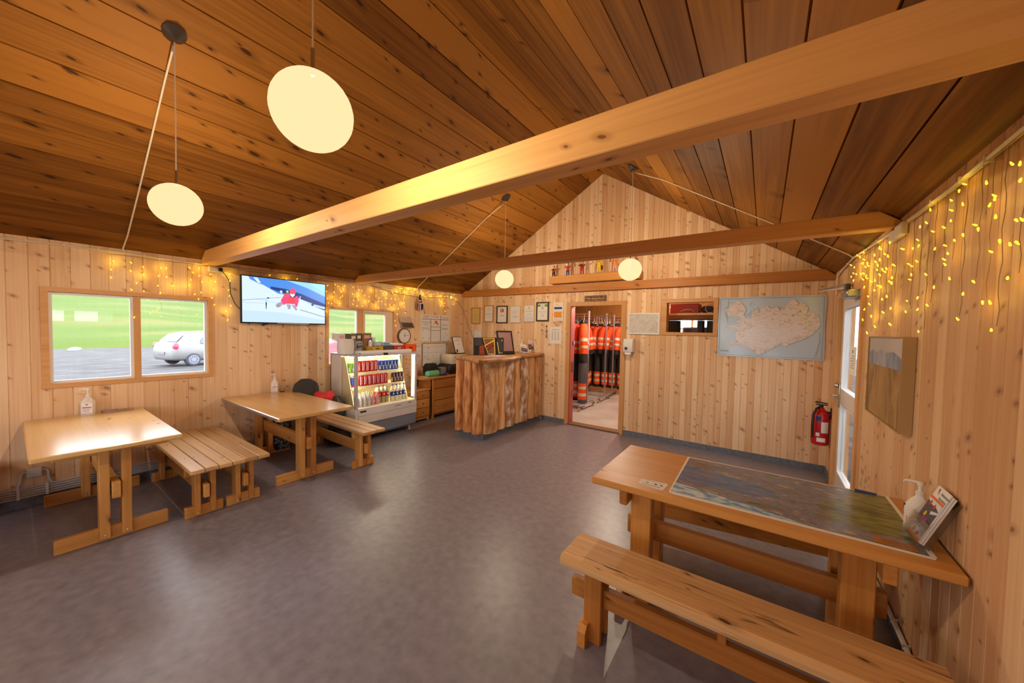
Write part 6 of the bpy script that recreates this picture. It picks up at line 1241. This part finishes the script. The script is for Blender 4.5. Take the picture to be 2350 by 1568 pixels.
# ================================================================ pendant lamps
def globe_mat():
    m = bpy.data.materials.new('opal glass'); m.use_nodes = True; nt = m.node_tree; nt.nodes.clear(); L = nt.links.new
    o = N(nt, 'ShaderNodeOutputMaterial'); tr = N(nt, 'ShaderNodeBsdfTransparent'); em = N(nt, 'ShaderNodeEmission'); em.inputs[0].default_value = (1, .73, .38, 1); em.inputs[1].default_value = GLOBE
    mx = N(nt, 'ShaderNodeMixShader'); mx.inputs[0].default_value = .62; L(tr.outputs[0], mx.inputs[1]); L(em.outputs[0], mx.inputs[2]); L(mx.outputs[0], o.inputs[0]); MATS['opal glass'] = m
globe_mat()
def pendant(x, y, z, zc, slope, r, label, watts):
    t = thing('pendant_lamp', (x, y, zc), label, 'lamp')
    m = MB(); m.ball((x, y, z), r, 32, 20, sc=(1, 1, .97)); m.build('globe', 'opal glass', t, smooth=True)
    m = MB(); m.cyl((x, y, z + r * .94), (x, y, z + r + .085), .0075, n=8); m.build('stem', 'steel', t, smooth=True)
    m = MB(); m.tube([(x, y, z + r + .08), (x + .004, y, (z + zc) / 2), (x, y, zc - .06)], .0035, 6); m.build('cord', 'bottle white', t)
    n = Vector((-slope, 0, -1)).normalized(); c = Vector((x, y, roof_z(x))); u = Vector((n.z, 0, -n.x)); v = Vector((0, 1, 0)); R = []
    for rr, d in ((.062, .004), (.06, .012), (.012, .06), (.008, .066)):
        R.append([tuple(c + n * d + (u * math.cos(2 * PI * i / 20) + v * math.sin(2 * PI * i / 20)) * rr) for i in range(20)])
    m = MB(); m.rings(R); m.build('canopy', 'lamp grey', t, smooth=True, angle=30)
    l = bpy.data.lights.new('bulb_light', 'POINT'); l.energy = watts; l.color = (1, .80, .55); l.shadow_soft_size = .0
    lo = bpy.data.objects.new('bulb_light', l); COL.objects.link(lo); lo.location = (0, 0, z - zc); lo.parent = t
    return t
SLL, SLR = (ZR - ZE) / (XRG - XL), (ZR - ZE) / (XRG - XR)
pendant(-3.18, .655, 2.372, roof_z(-3.18), -SLL, .136, 'globe pendant lamp hanging lower left, above the first table', LAMP)
pendant(-1.36, .65, 2.37, roof_z(-1.36), -SLR, .136, 'biggest globe pendant lamp, nearest the camera, in front of the front beam', LAMP)
pendant(-3.125, 4.2, 2.325, roof_z(-3.125), -SLL, .136, 'globe pendant lamp over the reception counter, below the middle beam', LAMP)
pendant(-1.345, 4.33, 2.342, roof_z(-1.345), -SLR, .136, 'globe pendant lamp hiding the right end of the figurine shelf', LAMP)
pendant(-3.18, -2.4, 2.372, roof_z(-3.18), -SLL, .136, 'globe pendant fill lamp added unseen behind the camera on the left slope', LAMP)  # this lamp and the next are added out of view to fill the room
pendant(-1.36, -2.4, 2.37, roof_z(-1.36), -SLR, .136, 'globe pendant fill lamp added unseen behind the camera on the right slope', LAMP * .35)
X1 = XL + .012
def on_roof(x, y, d=.012): return (x, y, roof_z(x) - d)
cl_ = lambda pts: [tuple(Vector(a).lerp(Vector(b), k / 3)) for a, b in zip(pts, pts[1:]) for k in (1, 2)]
p = [on_roof(-3.20, .655, .06), on_roof(-3.45, .662), on_roof(-3.9, .665), on_roof(-4.4, .667), on_roof(-4.9, .665), (XL + .03, .655, 2.30), (XL + .014, .66, 2.27)]
cable('lamp_cable', p, .006, 'cream clipped cable running down the ceiling from the lower left lamp', clips=cl_(p[1:5]))
p = [on_roof(-3.15, 4.2, .06), on_roof(-3.5, 4.202), on_roof(-4.2, 4.21), on_roof(-4.95, 4.22), (XL + .04, 4.225, 2.31), (XL + .014, 4.23, 2.25)]
cable('lamp_cable', p, .0055, 'cream cable running down the ceiling from the lamp over the counter', clips=cl_(p[1:4]))
p = [on_roof(-1.32, 4.335, .06), on_roof(-1.0, 4.335), on_roof(-.4, 4.32), on_roof(.3, 4.30), on_roof(.58, 4.31), (XR - .02, 4.32, 2.29)]
cable('lamp_cable', p, .0055, 'cream cable running down the right ceiling slope from the lamp by the figurines', clips=cl_(p[1:5]))
# ================================================================ string lights
mat('led', (1, .7, .1), .4, emit=(1, .5, .02), es=LED); mat('led tube', rgb(230, 200, 120), .3); mat('fairy wire', rgb(176, 140, 84), .6)
bm_ = MB(); bm_.lathe([(.0018, -.012), (.0035, -.008), (.0048, 0), (.0055, .008), (.003, .0125)], (0, 0, 0), 7)
LEDME = None
def fairy(label, pts, side, ztop, y0, y1, big=1.0):
    global LEDME
    BS = .62 if side > 0 and y0 < 2 else .85
    x = XL + .02 if side < 0 else XR - .02; s = -side
    t = thing('string_lights', (x, (y0 + y1) / 2, ztop), label, 'string lights')
    m = MB(); k = max(4, int((y1 - y0) / .15)); m.tube([(x - s * .004, y0 + (y1 - y0) * i / k, ztop + .006 * math.sin(i * 2.1)) for i in range(k + 1)], .003, 5); m.build('main_wire', 'fairy wire', t)
    # drops: bulbs gathered into hanging strands
    rem = sorted(pts); cols = []
    for p in rem:
        if cols and p[0] - cols[-1][0][0] < .085 * big: cols[-1].append(p)
        else: cols.append([p])
    rn = random.Random(len(pts))
    for c in cols:
        yy = sum(q[0] for q in c) / len(c); zb = min(q[1] for q in c) + .012; n = max(3, int((ztop - zb) / .05)); m = MB()
        m.tube([(x - s * .008, yy + .010 * math.sin(i * 1.9 + yy * 9) * (i > 0), ztop + (zb - ztop) * i / n) for i in range(n + 1)], .0008 if side < 0 else .0013, 4); m.build('drop_wire', 'fairy wire', t)
    for q in pts:
        if LEDME is None:
            ob = bm_.build('bulb', 'led', base=(0, 0, 0), smooth=True); LEDME = ob.data
        else:
            ob = bpy.data.objects.new('bulb', LEDME); COL.objects.link(ob)
        ob.parent = t; ob.location = (x + s * rn.uniform(-.004, .012) - t.location.x, q[0] - t.location.y, q[1] - t.location.z)
        ob.scale = (BS,) * 3
        ob.rotation_euler = (rn.uniform(-.9, .9) + PI * (rn.random() < .7), s * rn.uniform(-.2, .9), 0)
    for q in pts[::5]:
        l = bpy.data.lights.new('bulb_glow', 'POINT'); l.energy = GLOW * (.55 if BS < .7 else 1); l.color = (1, .68, .05); l.shadow_soft_size = .012; lo = bpy.data.objects.new('bulb_glow', l); COL.objects.link(lo); lo.parent = t
        lo.location = (s * .035, q[0] - t.location.y, q[1] - t.location.z)
    return t
fairy('warm fairy lights above the larger window', BULB_A, -1, 2.235, .56, 1.32)
fairy('warm fairy lights around the television and above the small window', BULB_B, -1, 2.236, 1.36, 4.1)
fairy('dense tangle of warm fairy lights high in the far left corner', BULB_C, -1, 2.245, 3.9, 5.15)
fairy('near curtain of warm fairy lights at the picture\'s right edge', BULB_D, 1, 2.226, 1.6, 2.86)
fairy('far curtain of warm fairy lights above the glazed door and the painting', BULB_E, 1, 2.245, 2.86, 4.5)
# ================================================================ changing room: rails, coveralls, shelf in the hatch
mat('hi-vis orange', rgb(244, 84, 28), .7); mat('reflective', rgb(214, 206, 184), .35); mat('suit black', rgb(38, 35, 36), .8); mat('suit grey', rgb(84, 80, 90), .7); mat('caster', rgb(196, 170, 120), .6); mat('rail steel', rgb(190, 190, 198), .3, .8)
def rail(x0, x1, y, label, h=2.0):
    t = thing('clothes_rail', ((x0 + x1) / 2, y, 0), label, 'clothes rail')
    m = MB(); m.cyl((x0, y, h - .06), (x1 + .02, y, h - .06), .016, n=10); m.cyl((x0, y, h - .12), (x1, y, h - .12), .008, n=8); m.build('top_rail', 'steel', t, smooth=True)
    for x in (x0, x1):
        m = MB(); m.bbox(x - .016, x + .016, y - .016, y + .016, .12, h, c=.003); m.build('post', 'rail steel', t)
        m = MB(); m.bbox(x - .02, x + .02, y - .36, y + .36, .085, .12, c=.004); m.build('foot', 'rail steel', t)
        for s in (-1, 1):
            m = MB(); m.lathe([(.02, -.016), (.04, -.013), (.04, .013), (.02, .016)], (x, y + s * .34, .041), 14, axis=0); m.build('caster', 'caster', t, smooth=True)
            m = MB(); m.box(x - .022, x + .022, y + s * .34 - .01, y + s * .34 + .02, .05, .09); m.build('fork', 'black', t)
    m = MB(); m.bbox(x0, x1, y - .012, y + .012, .085, .11, c=.003); m.build('lower_bar', 'rail steel', t)
    return t
HANG = None
def coverall(leg='suit black'):
    t = thing('coverall', (0, 0, 0), 'x', 'coverall'); n = 14
    def ring(cx, z, rx, ry, cy=0.): return [(cx + rx * math.cos(2 * PI * i / n), cy + ry * math.sin(2 * PI * i / n), z) for i in range(n)]
    B, O, S, G = 0, 1, 2, 3
    zt = [(.0, .06, .05), (-.06, .13, .07), (-.12, .20, .085), (-.3, .215, .10), (-.42, .21, .105), (-.47, .21, .105), (-.55, .208, .10), (-.60, .206, .10), (-.68, .205, .10), (-.82, .21, .10), (-.90, .2, .09)]
    mi = [B, O, O, O, S, O, S, O, B, B]
    m = MB(); m.rings([ring(0, z, rx, ry) for z, rx, ry in zt], mis=mi)
    lz = [-.86, -1.0, -1.2, -1.27, -1.33, -1.39, -1.47, -1.53, -1.60, -1.68]; lm = [G, G, G, O, S, O, S, O, G]
    for s in (-1, 1): m.rings([ring(s * (.105 + .012 * k / 9), z, .098 - .002 * k, .085 + .006 * math.sin(k)) for k, z in enumerate(lz)], mis=lm)
    m.build('body', ['suit black', 'hi-vis orange', 'reflective', leg], t, smooth=True, angle=60)
    for s in (-1, 1):
        m = MB(); P = [(s * .17, 0, -.10), (s * .235, -.01, -.2), (s * .27, -.02, -.36), (s * .278, -.025, -.42), (s * .284, -.03, -.5), (s * .288, -.03, -.55), (s * .295, -.03, -.66), (s * .30, -.03, -.78)]
        m.tube(P, [.06, .08, .078, .076, .074, .072, .068, .058], 10, mis=[O, O, S, O, S, O, B]); m.build('sleeve', ['suit black', 'hi-vis orange', 'reflective'], t, smooth=True, angle=60)
    m = MB(); m.rings([ring(0, .02, .075, .06), ring(0, -.03, .1, .08), ring(0, -.05, .09, .07)]); m.build('collar', 'suit black', t, smooth=True)
    return t
def hanger():
    t = thing('clothes_hanger', (0, 0, 0), 'x', 'hanger'); m = MB()
    m.tube([(.0, 0, .10), (.018, 0, .115), (.016, 0, .135), (0, 0, .145), (-.018, 0, .135)], .0025, 5); m.tube([(0, 0, .105), (0, 0, .06), (.18, 0, -.03), (-.18, 0, -.03), (0, 0, .06)], .0045, 5); m.build('wire', 'white plastic', t)
    return t
rail(-4.5, -2.93, 6.85, 'steel clothes rail on casters nearest the doorway'); rail(-4.5, -2.95, 7.9, 'second steel clothes rail on casters behind the nearest one'); rail(-4.5, -3.02, 8.6, 'third steel clothes rail behind the second'); rail(-4.3, -1.9, 9.25, 'long steel clothes rail along the far wall of the changing room')
cv0, cv1, hg0 = coverall('suit grey'), coverall(), hanger()
seq = []
def spare(x, y, rz): dup(hg0, (x, y, 1.80), 'empty white wire hanger at the free end of a changing room rail', 'empty hangers in the changing room', rz)
def hang(src, x, y, rz, label, grp, dz=0., hlabel='thin wire hanger carrying a coverall on a changing room rail'):
    if src in seq: o = dup(src, (x, y, 1.80 + dz), label, grp, rz)
    else: seq.append(src); o = src; o.location = (x, y, 1.80 + dz); o.rotation_euler = (0, 0, rz); o['label'] = label; (o.__setitem__('group', grp) if grp else None)
    if hg0 in seq: dup(hg0, (x, y, 1.80 + dz), hlabel, 'wire hangers on the changing room rails', rz)
    else: seq.append(hg0); hg0.location = (x, y, 1.80 + dz); hg0.rotation_euler = (0, 0, rz); hg0['label'] = hlabel; hg0['group'] = 'wire hangers on the changing room rails'
hang(cv0, -3.03, 6.85, PI / 2 + .35, 'front orange and grey high-visibility coverall on the nearest rail, seen through the doorway', None)
rn = random.Random(3)
for k in range(4): spare(-3.06 - .06 * k, 7.9, PI / 2 + .5 - .1 * k); spare(-3.12 - .07 * k, 8.6, PI / 2 + .3 + .1 * k)
for k in range(4): hang(cv1, -3.27 - .25 * k, 6.85, PI / 2 + rn.uniform(-.3, .1), 'orange and black coverall behind the front one on the nearest rail', 'coveralls behind the front one on the nearest rail')
for k in range(3): hang(cv1, -3.55 - .25 * k, 7.9, PI / 2 + rn.uniform(-.5, -.1), 'orange and black coverall on the second rail', 'coveralls on the second rail')
for k in range(3): hang(cv1, -3.75 - .25 * k, 8.6, PI / 2 + rn.uniform(-.5, .2), 'orange and black coverall on the third rail', 'coveralls on the third rail')
for k in range(9): hang(cv1, -2.05 - .22 * k, 9.25, PI / 2 + rn.uniform(-1.0, -.4), 'orange and black coverall on the far wall rail', 'coveralls on the far wall rail', -.02)
m = MB(); m.box(-4.4, -1.7, 8.9, 9.5, .06, .1); m.box(-4.4, -1.7, 8.9, 9.0, 0, .06); m.box(-4.4, -1.7, 9.4, 9.5, 0, .06); tag(m.build('pallet_bench', 'back room pine'), 'low wooden duckboard under the far clothes rail', 'platform')
# hatch view: shelf with a red case, black suits below
m = MB(); m.bbox(-1.5, -.3, 5.86, 6.25, 1.862, 1.892, c=.003); m.box(-1.49, -.31, 6.21, 6.24, 1.80, 1.862); tag(m.build('wall_shelf', 'trim pine x'), 'pale plank shelf seen through the hatch', 'shelf')
mat('case red', rgb(186, 62, 44), .3)
rc = thing('red_case', (-1.0, 6.05, 1.8925), 'red plastic case lying on the shelf behind the hatch', 'case')
m = MB(); m.bbox(-1.2, -.80, 5.9, 6.2, 1.8925, 2.035, c=.008); m.build('case', 'case red', rc, smooth=True)
m = MB(); m.tube([(-1.05, 5.895, 1.92), (-.98, 5.88, 1.945), (-.9, 5.88, 1.945), (-.86, 5.895, 1.91)], .006, 6); m.build('handle', 'white plastic', rc)
m = MB(); m.bbox(-.78, -.62, 5.95, 6.2, 1.8925, 2.0, c=.03); tag(m.build('dark_pouch', 'suit grey', smooth=True, angle=80), 'dark grey pouch on the shelf beside the red case', 'pouch')
m = MB(); m.tube([(-.66 + .055 * math.cos(a), 5.9, 1.955 + .06 * math.sin(a)) for a in (2 * PI * i / 16 for i in range(15))], .006, 6); tag(m.build('cable_loop', 'bottle pale'), 'grey cable loop at the right end of the shelf behind the hatch', 'cable')
mat('strip red', rgb(150, 44, 40), .5); m = MB(); m.bbox(-1.15, -.5, 6.26, 6.3, 1.80, 1.86, c=.003); tag(m.build('red_bar', 'strip red'), 'dark red bar under the shelf behind the hatch', 'bar')
rl = thing('hanging_rail', (-.9, 6.2, 1.78), 'thin steel rail under the shelf behind the hatch', 'rail')
m = MB(); m.cyl((-1.45, 6.12, 1.80), (-.35, 6.12, 1.80), .012, n=8); m.build('rod', 'steel', rl)
m = MB(); m.cyl((-1.44, 6.12, 1.80), (-1.44, 6.12, 1.865), .008, n=6); m.cyl((-.36, 6.12, 1.80), (-.36, 6.12, 1.865), .008, n=6); m.build('bracket', 'steel', rl)
def black_bib(x0, x1, label, grp=None):
    m = MB(); R = []
    for k in range(6):
        z = 1.785 - 1.1 * k / 5; ww = (x1 - x0) / 2 * (1 + .05 * math.sin(k)); R.append([((x0 + x1) / 2 + ww * math.copysign(abs(math.cos(a)) ** .6, math.cos(a)), 6.12 + .08 * math.sin(a), z) for a in (2 * PI * i / 12 for i in range(12))])
    m.rings(R); tag(m.build('black_trousers', 'suit black', smooth=True), label, 'trousers', grp)
black_bib(-1.38, -1.08, 'black trousers hanging left of the bright gap in the hatch'); black_bib(-.845, -.745, 'narrow black trousers hanging in the middle of the hatch'); black_bib(-.715, -.5, 'black trousers hanging right of the bright gap in the hatch')
m = MB(); R_ = [(-1.1, 6.3), (-.84, 6.3)]; m.bbox(-1.12, -.5, 6.5, 6.56, 1.0, 1.69, c=.02); tag(m.build('folded_blanket', 'suit grey', smooth=True), 'dark folded blanket standing behind the hatch below the bright gap', 'blanket')
# ================================================================ light
w = bpy.data.worlds.new('overcast sky'); SC.world = w; w.use_nodes = True; nt = w.node_tree; bg_ = nt.nodes['Background']
tc = N(nt, 'ShaderNodeTexCoord'); sp_ = N(nt, 'ShaderNodeSeparateXYZ'); nt.links.new(tc.outputs['Generated'], sp_.inputs[0])
cr = N(nt, 'ShaderNodeValToRGB'); e = cr.color_ramp.elements; e[0].position = .0; e[0].color = (.80, .88, 1, 1); e[1].position = .6; e[1].color = (1, 1, 1, 1); nt.links.new(sp_.outputs[2], cr.inputs[0]); nt.links.new(cr.outputs[0], bg_.inputs[0]); bg_.inputs[1].default_value = SKY
def portal(pl, w_, d, out):
    c = [pl((w_[0] + w_[1]) / 2, (w_[2] + w_[3]) / 2, d)]; l = bpy.data.lights.new('window_portal', 'AREA'); l.shape = 'RECTANGLE'; l.size = w_[1] - w_[0]; l.size_y = w_[3] - w_[2]; l.cycles.is_portal = True
    o = bpy.data.objects.new('window_portal', l); COL.objects.link(o); o.location = c[0]; o.rotation_euler = Vector(out).to_track_quat('-Z', 'Y').to_euler()
    return o
portal(PLL, W1, -.09, (1, 0, 0)); portal(PLL, W2, -.09, (1, 0, 0)); portal(PLR, BIG_FILL, -.09, (-1, 0, 0)); portal(PLF, FILL_RW1, -.09, (0, 1, 0)); portal(PLF, FILL_RW2, -.09, (0, 1, 0)); portal(PLR, DOORR, -.09, (-1, 0, 0)); portal(PLR, TR1, -.09, (-1, 0, 0)); portal(PLR, TR2, -.09, (-1, 0, 0)); portal(lambda a, z, d: (a, BR[3] - d, z), FW, -.08, (0, -1, 0))
def ceiling_light(x, y, z, watts, label):
    t = thing('ceiling_light', (x, y, z), label, 'lamp'); m = MB(); m.lathe([(.12, 2.419), (.12, 2.40), (.09, 2.37), (.02, 2.36)], (x, y, 0), 20); m.build('shade', 'ceiling shade', t, smooth=True)
    l = bpy.data.lights.new('bulb_light', 'POINT'); l.energy = watts; l.color = (1, .86, .68); l.shadow_soft_size = .08; lo = bpy.data.objects.new('bulb_light', l); COL.objects.link(lo); lo.location = (0, 0, 2.28 - z); lo.parent = t
mat('ceiling shade', (1, .9, .7), .5, emit=(1, .8, .5), es=3)
ceiling_light(-2.2, 6.4, 2.36, BACK, 'round ceiling light just inside the changing room'); ceiling_light(-2.2, 8.3, 2.36, BACK, 'round ceiling light deep in the changing room')
# ================================================================ camera
f = 818.4967; yaw, pitch, roll = -.6149, -.0347, .0198
cy_, sy_ = math.cos(yaw), math.sin(yaw); fw = Vector((sy_ * math.cos(pitch), cy_ * math.cos(pitch), math.sin(pitch))); rr = Vector((cy_, -sy_, 0)); uu = rr.cross(fw)
R0 = rr * math.cos(roll) + uu * math.sin(roll); U0 = uu * math.cos(roll) - rr * math.sin(roll)
cd = bpy.data.cameras.new('camera'); cd.sensor_fit = 'HORIZONTAL'; cd.sensor_width = 36; cd.lens = f / 2350 * 36; cd.clip_start = .02; cd.clip_end = 400
co = bpy.data.objects.new('camera', cd); COL.objects.link(co)
Mx = Matrix((R0, U0, -fw)).transposed().to_4x4(); Mx.translation = Vector((0, 0, 1.6)); co.matrix_world = Mx; SC.camera = co
vs = SC.view_settings; vs.view_transform = 'Standard'; vs.look = 'None'; vs.gamma = 1; vs.use_curve_mapping = False; vs.exposure = EXPO
cy = SC.cycles; cy.max_bounces = 6; cy.diffuse_bounces = 3; cy.glossy_bounces = 2; cy.transmission_bounces = 4; cy.transparent_max_bounces = 12; cy.caustics_reflective = False; cy.caustics_refractive = False; cy.sample_clamp_indirect = 6; cy.use_denoising = True; cy.use_adaptive_sampling = True; cy.adaptive_threshold = .04
